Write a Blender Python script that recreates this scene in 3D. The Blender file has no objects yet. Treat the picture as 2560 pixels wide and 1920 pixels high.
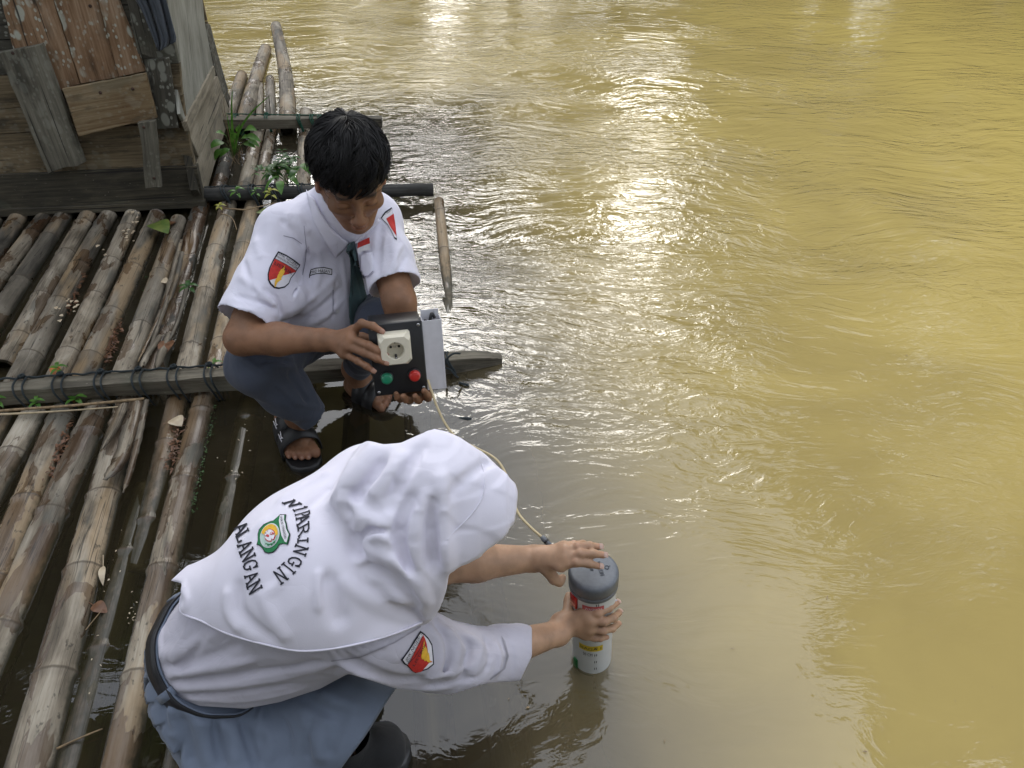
import bpy, bmesh, math, random
import numpy as np
from mathutils import Vector, Matrix, Quaternion
from mathutils.bvhtree import BVHTree

random.seed(7)
SC = bpy.context.scene
COL = SC.collection

# ---------------------------------------------------------------- camera
CAM_H, PITCH, F = 1.52, math.radians(39.0), 1920.0
SP, CP = math.sin(PITCH), math.cos(PITCH)
cam_data = bpy.data.cameras.new('camera')
cam_data.sensor_width = 36.0
cam_data.lens = 36.0 * F / 2560.0
cam_data.clip_start, cam_data.clip_end = 0.05, 400.0
cam = bpy.data.objects.new('camera', cam_data)
cam.location = (0, 0, CAM_H)
cam.rotation_euler = (math.radians(90) - PITCH, 0, 0)
COL.objects.link(cam)
SC.camera = cam

# ---------------------------------------------------------------- sky, sun, exposure
SUN_EL, SUN_AZ = math.radians(24), math.radians(-2)     # azimuth from +Y towards +X
world = bpy.data.worlds.new('World')
SC.world = world
world.use_nodes = True
wn, wl = world.node_tree.nodes, world.node_tree.links
wn.clear()
w_out = wn.new('ShaderNodeOutputWorld')
w_bg = wn.new('ShaderNodeBackground')
w_bg.inputs['Strength'].default_value = 0.11
w_sky = wn.new('ShaderNodeTexSky')
w_sky.sky_type = 'NISHITA'
w_sky.sun_disc = False
w_sky.sun_elevation = SUN_EL
w_sky.sun_rotation = SUN_AZ
w_tc = wn.new('ShaderNodeTexCoord')
w_map = wn.new('ShaderNodeMapping')
w_map.inputs['Location'].default_value = (0.35, 0.9, 0.2)
w_map.inputs['Scale'].default_value = (1.0, 1.0, 1.7)
w_n = wn.new('ShaderNodeTexNoise')
w_n.inputs['Scale'].default_value = 2.1
w_n.inputs['Detail'].default_value = 6
w_n.inputs['Roughness'].default_value = 0.55
w_n.inputs['Distortion'].default_value = 0.4
w_r = wn.new('ShaderNodeValToRGB')
w_r.color_ramp.elements[0].position, w_r.color_ramp.elements[0].color = 0.30, (5.2, 5.9, 7.2, 1)
w_r.color_ramp.elements[1].position, w_r.color_ramp.elements[1].color = 0.66, (12.0, 12.0, 12.3, 1)
w_mix = wn.new('ShaderNodeMixRGB')
w_mix.inputs['Fac'].default_value = 0.80
wl.new(w_tc.outputs['Generated'], w_map.inputs['Vector'])
wl.new(w_map.outputs['Vector'], w_n.inputs['Vector'])
wl.new(w_n.outputs['Fac'], w_r.inputs['Fac'])
wl.new(w_sky.outputs['Color'], w_mix.inputs[1])
wl.new(w_r.outputs['Color'], w_mix.inputs[2])
# thin cloud glows round the hidden sun
w_dot = wn.new('ShaderNodeVectorMath'); w_dot.operation = 'DOT_PRODUCT'
w_nrm = wn.new('ShaderNodeVectorMath'); w_nrm.operation = 'NORMALIZE'
wl.new(w_tc.outputs['Generated'], w_nrm.inputs[0]); wl.new(w_nrm.outputs['Vector'], w_dot.inputs[0])
w_dot.inputs[1].default_value = (math.sin(SUN_AZ) * math.cos(SUN_EL), math.cos(SUN_AZ) * math.cos(SUN_EL), math.sin(SUN_EL))
def wmath(op, a, b):
    x = wn.new('ShaderNodeMath'); x.operation = op
    for i, q in enumerate((a, b)):
        if isinstance(q, (int, float)): x.inputs[i].default_value = q
        else: wl.new(q, x.inputs[i])
    return x.outputs[0]
w_p = wmath('POWER', wmath('MAXIMUM', w_dot.outputs['Value'], 0.0), 30.0)
w_p2 = wmath('MULTIPLY', wmath('POWER', wmath('MAXIMUM', w_dot.outputs['Value'], 0.0), 3.0), 1.5)
w_gl = wmath('ADD', wmath('MULTIPLY', w_p, wmath('MULTIPLY', wmath('POWER', w_n.outputs['Fac'], 1.5), 30.0)), w_p2)
w_add = wn.new('ShaderNodeMixRGB'); w_add.blend_type = 'ADD'; w_add.inputs[0].default_value = 1.0
w_glc = wn.new('ShaderNodeCombineXYZ')
for i, k in enumerate((1.0, .975, .92)): wl.new(wmath('MULTIPLY', w_gl, k), w_glc.inputs[i])
wl.new(w_mix.outputs['Color'], w_add.inputs[1]); wl.new(w_glc.outputs[0], w_add.inputs[2])
wl.new(w_add.outputs['Color'], w_bg.inputs['Color'])
wl.new(w_bg.outputs['Background'], w_out.inputs['Surface'])

sun_data = bpy.data.lights.new('sun', 'SUN')
sun_data.energy = 0.9
sun_data.angle = math.radians(29)
sun_data.color = (1.0, 0.95, 0.86)
sun = bpy.data.objects.new('sun', sun_data)
sun_dir = Vector((math.sin(SUN_AZ) * math.cos(SUN_EL), math.cos(SUN_AZ) * math.cos(SUN_EL), math.sin(SUN_EL)))
sun.rotation_euler = sun_dir.to_track_quat('Z', 'Y').to_euler()
sun.location = sun_dir * 30
COL.objects.link(sun)

SC.view_settings.view_transform = 'Standard'
SC.view_settings.look = 'None'
SC.view_settings.gamma = 1.0
SC.view_settings.exposure = 0.98
SC.view_settings.use_curve_mapping = False
SC.cycles.use_denoising = True
SC.cycles.max_bounces = 8
SC.cycles.transparent_max_bounces = 16
SC.cycles.caustics_reflective = False
SC.cycles.caustics_refractive = False
SC.cycles.sample_clamp_indirect = 6.0

# ---------------------------------------------------------------- where a picture point lies in the place
def ray(u, v):
    x, y = (u - 1280.0) / F, (960.0 - v) / F
    return Vector((x, CP + y * SP, -SP + y * CP))
EYE = Vector((0, 0, CAM_H))
def P(u, v, z=0.0):
    r = ray(u, v)
    return EYE + r * ((z - CAM_H) / r.z)
def PD(u, v, d):
    return EYE + ray(u, v) * d
def PY(u, v, y):
    r = ray(u, v)
    return EYE + r * (y / r.y)

# ---------------------------------------------------------------- objects
def tag(o, label=None, cat=None, group=None, kind=None):
    if label: o['label'] = label
    if cat: o['category'] = cat
    if group: o['group'] = group
    if kind: o['kind'] = kind
    return o
def thing(name, label, cat, loc=(0, 0, 0), group=None):
    o = bpy.data.objects.new(name, None)
    o.empty_display_size = 0.1
    COL.objects.link(o)
    o.location = loc
    return tag(o, label, cat, group)
def link(name, me, parent=None, m=None):
    o = bpy.data.objects.new(name, me)
    COL.objects.link(o)
    if m is not None and not me.materials:
        me.materials.append(m)
    if parent is not None:
        o.parent = parent
        if parent.type == 'EMPTY':
            o.matrix_parent_inverse = Matrix.Translation(-parent.location)
    return o
def smooth(me, on=True):
    me.polygons.foreach_set('use_smooth', np.full(len(me.polygons), on))
def mesh(name, verts, faces, m=None, parent=None, sm=True, uv=None, attrs=None):
    me = bpy.data.meshes.new(name)
    me.from_pydata([tuple(v) for v in verts], [], [tuple(f) for f in faces])
    if sm: smooth(me)
    if uv is not None:
        l = me.uv_layers.new(name='UVMap')
        idx = np.empty(len(me.loops), dtype=np.int32)
        me.loops.foreach_get('vertex_index', idx)
        l.data.foreach_set('uv', np.asarray(uv, dtype=np.float32)[idx].ravel())
    for k, a in (attrs or {}).items():
        at = me.attributes.new(k, 'FLOAT', 'POINT')
        at.data.foreach_set('value', np.asarray(a, dtype=np.float32))
    me.update()
    return link(name, me, parent, m)
class MB:
    """collects shapes and links them as one mesh object"""
    def __init__(s): s.v, s.f, s.uv, s.mi = [], [], [], []
    def add(s, vs, fs, uvs=None, mi=0):
        n = len(s.v)
        s.v += [tuple(x) for x in vs]
        s.f += [tuple(i + n for i in f) for f in fs]
        s.uv += list(uvs) if uvs is not None else [(x[0], x[1]) for x in vs]
        s.mi += [mi] * len(fs)
    def build(s, name, m=None, parent=None, sm=True):
        ms = m if isinstance(m, (list, tuple)) else [m]
        o = mesh(name, s.v, s.f, None, parent, sm, s.uv)
        for x in ms: o.data.materials.append(x)
        if len(ms) > 1: o.data.polygons.foreach_set('material_index', np.array(s.mi, dtype=np.int32))
        return o
def frame_along(path):
    path = [Vector(p) for p in path]
    out, up = [], None
    for i, p in enumerate(path):
        t = (path[min(i + 1, len(path) - 1)] - path[max(i - 1, 0)]).normalized()
        if up is None:
            up = Vector((0, 0, 1)) if abs(t.z) < .9 else Vector((1, 0, 0))
        up = (up - t * up.dot(t)).normalized()
        out.append((p, t, up, t.cross(up)))
    return out
def tube(mb, path, r, n=8, cap=True, mi=0, flat=1.0):
    fr = frame_along(path)
    rs = r if isinstance(r, (list, tuple)) else [r] * len(fr)
    vs, fs, uv, L = [], [], [], 0
    for i, ((p, t, a, b), rr) in enumerate(zip(fr, rs)):
        if i: L += (p - fr[i - 1][0]).length
        for k in range(n):
            an = 2 * math.pi * k / n
            vs.append(p + a * (math.cos(an) * rr * flat) + b * (math.sin(an) * rr)); uv.append((k / n * .3, L))
    for i in range(len(fr) - 1):
        for k in range(n):
            fs.append((i * n + k, (i + 1) * n + k, (i + 1) * n + (k + 1) % n, i * n + (k + 1) % n))
    if cap:
        fs.append(tuple(range(n))); fs.append(tuple(reversed(range((len(fr) - 1) * n, len(fr) * n))))
    mb.add(vs, fs, uv, mi)
def bez(pts, n=8):
    """smooth curve (Catmull-Rom) through points"""
    P_ = [Vector(p) for p in pts]
    out = []
    for i in range(len(P_) - 1):
        p0, p1, p2, p3 = P_[max(i - 1, 0)], P_[i], P_[i + 1], P_[min(i + 2, len(P_) - 1)]
        for k in range(n):
            t = k / n
            out.append(.5 * (2 * p1 + (p2 - p0) * t + (2 * p0 - 5 * p1 + 4 * p2 - p3) * t * t + (3 * p1 - p0 - 3 * p2 + p3) * t ** 3))
    out.append(P_[-1])
    return out
def boxy(mb, M, sx, sy, sz, bev=0.0, mi=0):
    """box of full size sx sy sz in the frame M, edges bevelled"""
    bm = bmesh.new()
    bmesh.ops.create_cube(bm, size=1.0)
    bmesh.ops.scale(bm, vec=(sx, sy, sz), verts=bm.verts)
    if bev: bmesh.ops.bevel(bm, geom=list(bm.edges), offset=bev, segments=2, profile=.5, affect='EDGES')
    vs = [M @ v.co for v in bm.verts]
    uv = [(v.co.x, v.co.y + v.co.z) for v in bm.verts]
    fs = [[v.index for v in f.verts] for f in bm.faces]
    bm.free()
    mb.add(vs, fs, uv, mi)

# ---------------------------------------------------------------- materials
class N:
    """small helper to write node trees"""
    def __init__(s, name):
        s.m = bpy.data.materials.new(name); s.m.use_nodes = True
        s.t = s.m.node_tree; s.n = s.t.nodes; s.n.clear()
        s.out = s.n.new('ShaderNodeOutputMaterial')
    def new(s, t, **kw):
        x = s.n.new('ShaderNode' + t)
        for k, v in kw.items():
            if hasattr(x, k): setattr(x, k, v)
        return x
    def set(s, sock, v):
        if hasattr(v, 'is_output') and v.is_output: s.t.links.new(v, sock)
        elif isinstance(v, (tuple, list)) and len(v) == 3 and sock.type == 'RGBA': sock.default_value = (*v, 1)
        else: sock.default_value = v
    def tc(s, w='Object'): return s.new('TexCoord').outputs[w]
    def attr(s, name): return s.new('Attribute', attribute_name=name).outputs['Fac']
    def mapv(s, v, scale=(1, 1, 1), loc=(0, 0, 0), rot=(0, 0, 0)):
        x = s.new('Mapping'); s.set(x.inputs['Vector'], v)
        x.inputs['Scale'].default_value = scale; x.inputs['Location'].default_value = loc; x.inputs['Rotation'].default_value = rot
        return x.outputs['Vector']
    def noise(s, v, scale=5, det=3, rough=.5, dist=0.0, color=False):
        x = s.new('TexNoise'); s.set(x.inputs['Vector'], v)
        x.inputs['Scale'].default_value = scale; x.inputs['Detail'].default_value = det
        x.inputs['Roughness'].default_value = rough; x.inputs['Distortion'].default_value = dist
        return x.outputs['Color' if color else 'Fac']
    def voro(s, v, scale=5, feature='F1', rand=1.0):
        x = s.new('TexVoronoi', feature=feature); s.set(x.inputs['Vector'], v)
        x.inputs['Scale'].default_value = scale; x.inputs['Randomness'].default_value = rand
        return x.outputs['Distance']
    def ramp(s, f, stops):
        x = s.new('ValToRGB'); s.set(x.inputs['Fac'], f)
        e = x.color_ramp.elements
        while len(e) < len(stops): e.new(.5)
        for q, (p, c) in zip(e, stops):
            q.position = p
            q.color = (*c, 1) if isinstance(c, (tuple, list)) else (c, c, c, 1)
        return x.outputs['Color']
    def rng(s, f, a, b, c=0.0, d=1.0):
        x = s.new('MapRange', interpolation_type='SMOOTHSTEP'); s.set(x.inputs['Value'], f)
        for k, v in zip(('From Min', 'From Max', 'To Min', 'To Max'), (a, b, c, d)): s.set(x.inputs[k], v)
        return x.outputs['Result']
    def math(s, op, a, b=0.0, c=None):
        x = s.new('Math', operation=op); s.set(x.inputs[0], a); s.set(x.inputs[1], b)
        if c is not None: s.set(x.inputs[2], c)
        return x.outputs[0]
    def mix(s, f, a, b, mode='MIX'):
        x = s.new('MixRGB', blend_type=mode); s.set(x.inputs[0], f); s.set(x.inputs[1], a); s.set(x.inputs[2], b)
        return x.outputs[0]
    def xyz(s, v): 
        x = s.new('SeparateXYZ'); s.set(x.inputs[0], v); return x.outputs
    def bump(s, h, strength=.3, dist=.01, normal=None):
        x = s.new('Bump'); s.set(x.inputs['Height'], h); s.set(x.inputs['Strength'], strength); s.set(x.inputs['Distance'], dist)
        if normal is not None: s.set(x.inputs['Normal'], normal)
        return x.outputs['Normal']
    def bsdf(s, color, rough=.6, normal=None, **kw):
        x = s.new('BsdfPrincipled')
        s.set(x.inputs['Base Color'], color); s.set(x.inputs['Roughness'], rough)
        if normal is not None: s.set(x.inputs['Normal'], normal)
        for k, v in kw.items(): s.set(x.inputs[k.replace('_', ' ')], v)
        s.t.links.new(x.outputs[0], s.out.inputs['Surface'])
        return s.m
def plain(name, c, rough=.5, var=.12, scale=30, bump=0.0, **kw):
    n = N(name); o = n.tc()
    f = n.noise(o, scale, 4)
    col = n.mix(n.rng(f, .3, .7), tuple(x * (1 - var) for x in c), tuple(min(1, x * (1 + var)) for x in c))
    nm = n.bump(n.noise(o, scale * 3, 3), .4, bump) if bump else None
    return n.bsdf(col, rough, nm, **kw)

# bamboo: u = round the culm (m), v = along it (m); attributes node (1 on a joint), tone, wet
def bamboo_mat():
    n = N('weathered_bamboo')
    uv = n.tc('UV'); rnd = n.new('ObjectInfo').outputs['Random']
    off = n.new('CombineXYZ'); n.set(off.inputs[2], n.math('MULTIPLY', rnd, 37.0))
    add = n.new('VectorMath', operation='ADD'); n.set(add.inputs[0], uv); n.set(add.inputs[1], off.outputs[0])
    q = add.outputs[0]
    fibre = n.noise(n.mapv(q, (90, 3.2, 1)), 2.0, 5, .65)
    patch = n.noise(n.mapv(q, (14, 3.4, 1)), 1.0, 5, .6, .6)
    speck = n.noise(n.mapv(q, (60, 30, 1)), 1.0, 3, .6)
    tone = n.attr('tone'); wet = n.attr('wet'); node = n.attr('node')
    base = n.ramp(n.math('ADD', n.math('MULTIPLY', patch, .75), n.math('MULTIPLY', fibre, .3)),
                  [(.34, (.032, .027, .020)), (.45, (.150, .122, .086)), (.55, (.30, .255, .19)), (.68, (.46, .415, .335))])
    dark = n.ramp(patch, [(.35, (.018, .017, .014)), (.55, (.075, .068, .055)), (.72, (.20, .17, .13))])
    c = n.mix(tone, base, dark)
    # warm rind left in places, grey mould in others
    c = n.mix(n.rng(n.noise(n.mapv(q, (9, 1.6, 1), (3, 1, 0)), 1.0, 3), .52, .62, 0, .5), c, (.36, .245, .125))
    c = n.mix(n.rng(n.noise(n.mapv(q, (16, 4, 1), (7, 2, 0)), 1.0, 4), .56, .68, 0, .65), c, (.085, .087, .074))
    c = n.mix(n.rng(speck, .62, .70, 0, .7), c, (.035, .03, .022))
    # wet brown marks with sharp rims (water lapping over the culm)
    w = n.rng(n.math('ADD', n.noise(n.mapv(q, (13, 5, 1), (1, 9, 0)), 1.0, 4, .55, .3), n.math('MULTIPLY', wet, .30)), .635, .652)
    c = n.mix(n.math('MULTIPLY', w, .85), c, n.mix(.65, c, (.060, .024, .007), 'MIX'))
    # green-black growth where the culm dips to the water
    z = n.xyz(n.new('NewGeometry').outputs['Position'])[2]
    zz = n.math('ADD', z, n.math('MULTIPLY', n.math('SUBTRACT', speck, .5), .03))
    c = n.mix(n.rng(zz, .0, .02, .88, 0), c, (.030, .030, .017))
    c = n.mix(n.rng(node, .35, .9, 0, .75), c, (.07, .052, .035))
    h = n.math('ADD', n.math('MULTIPLY', fibre, .7), n.math('MULTIPLY', patch, .6))
    crack = n.rng(n.noise(n.mapv(q, (42, .9, 1), (4, 4, 0)), 1.0, 2), .49, .50)
    crack = n.math('MULTIPLY', crack, n.rng(n.noise(n.mapv(q, (42, .9, 1), (4, 4, 0)), 1.0, 2), .51, .50))
    c = n.mix(n.math('MULTIPLY', crack, .8), c, (.02, .016, .01))
    rough = n.math('SUBTRACT', .72, n.math('MULTIPLY', w, .45))
    return n.bsdf(c, rough, n.bump(h, .5, .004))
def plank_mat(name, c1, c2, c3, lichen=0.0, dark=0.0, seed=0):
    """u = along the grain, v = across it (m)"""
    n = N(name); uv = n.tc('UV'); rnd = n.new('ObjectInfo').outputs['Random']
    off = n.new('CombineXYZ'); n.set(off.inputs[2], n.math('ADD', n.math('MULTIPLY', rnd, 31.0), seed))
    add = n.new('VectorMath', operation='ADD'); n.set(add.inputs[0], uv); n.set(add.inputs[1], off.outputs[0])
    q = add.outputs[0]
    grain = n.noise(n.mapv(q, (4, 110, 1)), 1.0, 6, .62, .25)
    broad = n.noise(n.mapv(q, (3.0, 9, 1)), 1.0, 5, .6, .5)
    c = n.ramp(n.math('ADD', n.math('MULTIPLY', grain, .45), n.math('MULTIPLY', broad, .55)), [(.36, c1), (.5, c2), (.64, c3)])
    st = n.noise(n.mapv(q, (5, 15, 1), (5, 2, 0)), 1.0, 5, .6)
    c = n.mix(n.rng(st, .54, .66, 0, .35 + dark), c, (.022, .020, .014))
    c = n.mix(n.rng(n.noise(n.mapv(q, (6, 8, 1), (1, 7, 0)), 1.0, 4), .58, .7, 0, .35), c, (.10, .105, .075))
    if lichen:
        d = n.voro(n.mapv(q, (16, 24, 1)), 1.0)
        d2 = n.voro(n.mapv(q, (42, 60, 1)), 1.0)
        reg = n.noise(n.mapv(q, (3.4, 4.5, 1), (2, 2, 0)), 1.0, 3)
        sp = n.math('MULTIPLY', n.rng(d, .42, .28), n.rng(reg, .45, .56))
        sp2 = n.math('MULTIPLY', n.rng(d2, .36, .22), n.rng(reg, .40, .52))
        c = n.mix(n.math('MULTIPLY', n.math('MAXIMUM', sp, sp2), lichen), c, (.42, .43, .36))
    fleck = n.rng(n.noise(n.mapv(q, (60, 240, 1)), 1.0, 2), .72, .76)
    c = n.mix(n.math('MULTIPLY', fleck, .5), c, (.40, .36, .29))
    crack = n.rng(n.noise(n.mapv(q, (1.6, 60, 1), (8, 3, 0)), 1.0, 2), .66, .70)
    c = n.mix(n.math('MULTIPLY', crack, .85), c, (.012, .010, .008))
    return n.bsdf(c, .85, n.bump(n.math('SUBTRACT', grain, crack), .7, .004))
def fabric_mat(name, c, var=.05, weave=900, rough=.85, sheen=.15, bump=.0006, wr=.004, wsc=14):
    n = N(name); o = n.tc()
    col = n.mix(n.rng(n.noise(o, 9, 4), .3, .7), tuple(x * (1 - var) for x in c), tuple(min(1, x * (1 + var)) for x in c))
    wv = n.noise(n.mapv(o, (1, 1, 1)), weave, 2, .5)
    wr_n = n.math('POWER', n.math('ABSOLUTE', n.math('SUBTRACT', n.noise(n.mapv(o, (1, 1.5, .8)), wsc * .8, 2, .45, .9), .5)), .55)
    nm = n.bump(wv, .35, bump, n.bump(wr_n, .5, wr))
    return n.bsdf(col, rough, nm, Sheen_Weight=sheen, Sheen_Roughness=.5)
def skin_mat(name, c, red):
    n = N(name); o = n.tc()
    k = n.rng(n.noise(o, 26, 4), .35, .65)
    col = n.mix(k, tuple(x * .84 for x in c), tuple(x * 1.12 for x in c))
    col = n.mix(n.math('MULTIPLY', n.attr('flush'), .75), col, red)
    col = n.mix(n.attr('shade'), col, (.010, .008, .007))
    nm = n.bump(n.noise(o, 420, 3), .25, .0006, n.bump(n.noise(o, 70, 2), .25, .0012))
    return n.bsdf(col, n.rng(n.noise(o, 150, 3), .3, .7, .44, .66), nm, Subsurface_Weight=.12, Subsurface_Radius=(.012, .005, .003), Subsurface_Scale=.6, Specular_IOR_Level=.4)
def rope_mat(name, c):
    n = N(name); uv = n.tc('UV')
    w = n.new('TexWave', wave_type='BANDS', bands_direction='DIAGONAL'); n.set(w.inputs['Vector'], n.mapv(uv, (20, 40, 1)))
    w.inputs['Scale'].default_value = 4.0
    col = n.mix(w.outputs['Fac'], tuple(x * .55 for x in c), tuple(min(1, x * 1.3) for x in c))
    return n.bsdf(col, .6, n.bump(w.outputs['Fac'], .8, .002))
def leaf_mat(name, c, c2, trans=.35):
    n = N(name); o = n.tc()
    col = n.mix(n.rng(n.noise(o, 40, 2), .35, .65), c, c2)
    d = n.new('BsdfPrincipled'); n.set(d.inputs['Base Color'], col); d.inputs['Roughness'].default_value = .45
    t = n.new('BsdfTranslucent'); n.set(t.inputs['Color'], col)
    mx = n.new('MixShader'); mx.inputs[0].default_value = trans
    n.t.links.new(d.outputs[0], mx.inputs[1]); n.t.links.new(t.outputs[0], mx.inputs[2]); n.t.links.new(mx.outputs[0], n.out.inputs['Surface'])
    return n.m

# ---------------------------------------------------------------- river
RAFT_A, RAFT_B = P(1122, 757), P(1220, 1430)      # the raft's outer pole at the water
def water_mat():
    n = N('muddy_river_water')
    pos = n.new('NewGeometry').outputs['Position']
    x, y, z = n.xyz(pos)[0:3]
    # metres out from the raft's edge (it points a little left of straight ahead)
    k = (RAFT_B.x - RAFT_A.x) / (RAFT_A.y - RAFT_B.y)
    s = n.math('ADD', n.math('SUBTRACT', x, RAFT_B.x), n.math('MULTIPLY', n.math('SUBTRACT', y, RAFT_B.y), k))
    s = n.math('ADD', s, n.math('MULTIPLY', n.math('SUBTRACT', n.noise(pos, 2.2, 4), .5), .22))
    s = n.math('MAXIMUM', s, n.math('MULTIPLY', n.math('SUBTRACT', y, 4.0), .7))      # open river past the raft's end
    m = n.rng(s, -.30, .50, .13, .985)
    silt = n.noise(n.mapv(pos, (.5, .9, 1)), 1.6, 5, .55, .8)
    mud = n.mix(n.rng(silt, .32, .70), (.335, .258, .098), (.42, .326, .124))
    mud = n.mix(n.rng(s, -.1, .9), (.130, .107, .066), mud)  # weaker light by the raft put into the mud as a darker colour
    mud = n.mix(n.math('MULTIPLY', n.rng(n.math('ADD', x, n.math('MULTIPLY', silt, 1.5)), 1.0, 3.8), .85), mud, (.56, .428, .130))  # lighter, yellower mud to the right: sunlit foliage's reflection put into the colour
    # ripples: curved swell fronts, wind ripples, fine chop; some patches lie calm
    wv = n.noise(pos, 1.1, 2, .5, 0, True)
    ws = n.new('VectorMath', operation='SCALE'); n.set(ws.inputs[0], wv); ws.inputs['Scale'].default_value = .55
    wa = n.new('VectorMath', operation='ADD'); n.set(wa.inputs[0], pos); n.set(wa.inputs[1], ws.outputs[0])
    q = wa.outputs[0]
    w0 = n.noise(n.mapv(q, (1.8, 5.5, 1), rot=(0, 0, .35)), 1.0, 2, .5, .6)
    w1 = n.noise(n.mapv(q, (5, 15, 1), rot=(0, 0, -.15)), 1.0, 3, .5, .7)
    w2 = n.noise(n.mapv(q, (15, 38, 1), rot=(0, 0, .2)), 1.0, 3, .5, .9)
    w3 = n.noise(n.mapv(q, (48, 95, 1), rot=(0, 0, -.1)), 1.0, 2, .5, .5)
    pat = n.noise(n.mapv(pos, (.8, 1.1, 1), (3.1, 1.7, 0)), 1.0, 3)
    calm = n.rng(n.math('ADD', n.math('MULTIPLY', y, .30), n.math('MULTIPLY', pat, 1.5)), .80, 1.55, .12, 1.0)
    calm = n.math('MULTIPLY', calm, n.rng(s, -.45, .45, .22, 1.0))
    calm = n.math('MULTIPLY', calm, n.rng(y, 3.3, 6.5, 1.0, .62))
    chop = n.rng(n.noise(n.mapv(pos, (1.3, 1.8, 1), (7, 3, 0)), 1.0, 3), .38, .62, .25, 1.25)
    h = n.math('ADD', n.math('ADD', n.math('MULTIPLY', w0, 1.0), w1), n.math('MULTIPLY', chop, n.math('ADD', n.math('MULTIPLY', w2, .58), n.math('MULTIPLY', w3, .05))))
    nm = n.bump(h, 1.0, n.math('MULTIPLY', calm, .0108))
    nm2 = n.bump(h, 1.0, n.math('MULTIPLY', calm, .004))
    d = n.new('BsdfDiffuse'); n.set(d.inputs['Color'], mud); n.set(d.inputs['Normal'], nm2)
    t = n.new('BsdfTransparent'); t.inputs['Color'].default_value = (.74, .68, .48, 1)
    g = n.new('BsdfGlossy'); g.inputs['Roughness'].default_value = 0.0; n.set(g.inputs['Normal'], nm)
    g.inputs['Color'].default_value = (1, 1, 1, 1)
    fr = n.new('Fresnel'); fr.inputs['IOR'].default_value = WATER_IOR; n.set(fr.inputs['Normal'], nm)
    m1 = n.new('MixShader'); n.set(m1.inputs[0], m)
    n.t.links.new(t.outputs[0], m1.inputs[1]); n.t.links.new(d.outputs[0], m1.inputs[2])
    m2 = n.new('MixShader'); n.set(m2.inputs[0], fr.outputs[0])
    n.t.links.new(m1.outputs[0], m2.inputs[1]); n.t.links.new(g.outputs[0], m2.inputs[2])
    n.t.links.new(m2.outputs[0], n.out.inputs['Surface'])
    return n.m
WATER_IOR = 1.60
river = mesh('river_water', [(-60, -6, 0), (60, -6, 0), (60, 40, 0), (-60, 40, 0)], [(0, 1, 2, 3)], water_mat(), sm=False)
tag(river, 'brown silty river water with ripples and pale cloud reflections', kind='structure')
bed = mesh('riverbed', [(-60, -6, -.42), (60, -6, -.42), (60, 40, -.42), (-60, 40, -.42)], [(0, 1, 2, 3)],
           plain('dark_silt', (.050, .047, .030), .9, .5, 3), sm=False)
tag(bed, 'dark silt river bed under the raft', kind='structure')
# ---------------------------------------------------------------- the bamboo raft
M_BAMBOO = bamboo_mat()
M_HOLLOW = plain('bamboo_inside', (.05, .04, .028), .9, .4, 60)
M_BEAM = plank_mat('grey_beam_timber', (.058, .050, .037), (.13, .115, .086), (.205, .185, .14), dark=.2)
M_LOG = plank_mat('dark_wet_log', (.012, .012, .011), (.028, .028, .026), (.060, .058, .052), dark=.3)
M_ROPE_DARK = rope_mat('dark_blue_rope', (.045, .062, .070))
M_ROPE_GREEN = rope_mat('green_rope', (.012, .11, .065))
raft = thing('bamboo_raft', 'long weathered bamboo raft lashed to cross beams, awash at its right edge', 'raft', P(600, 900))

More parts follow.
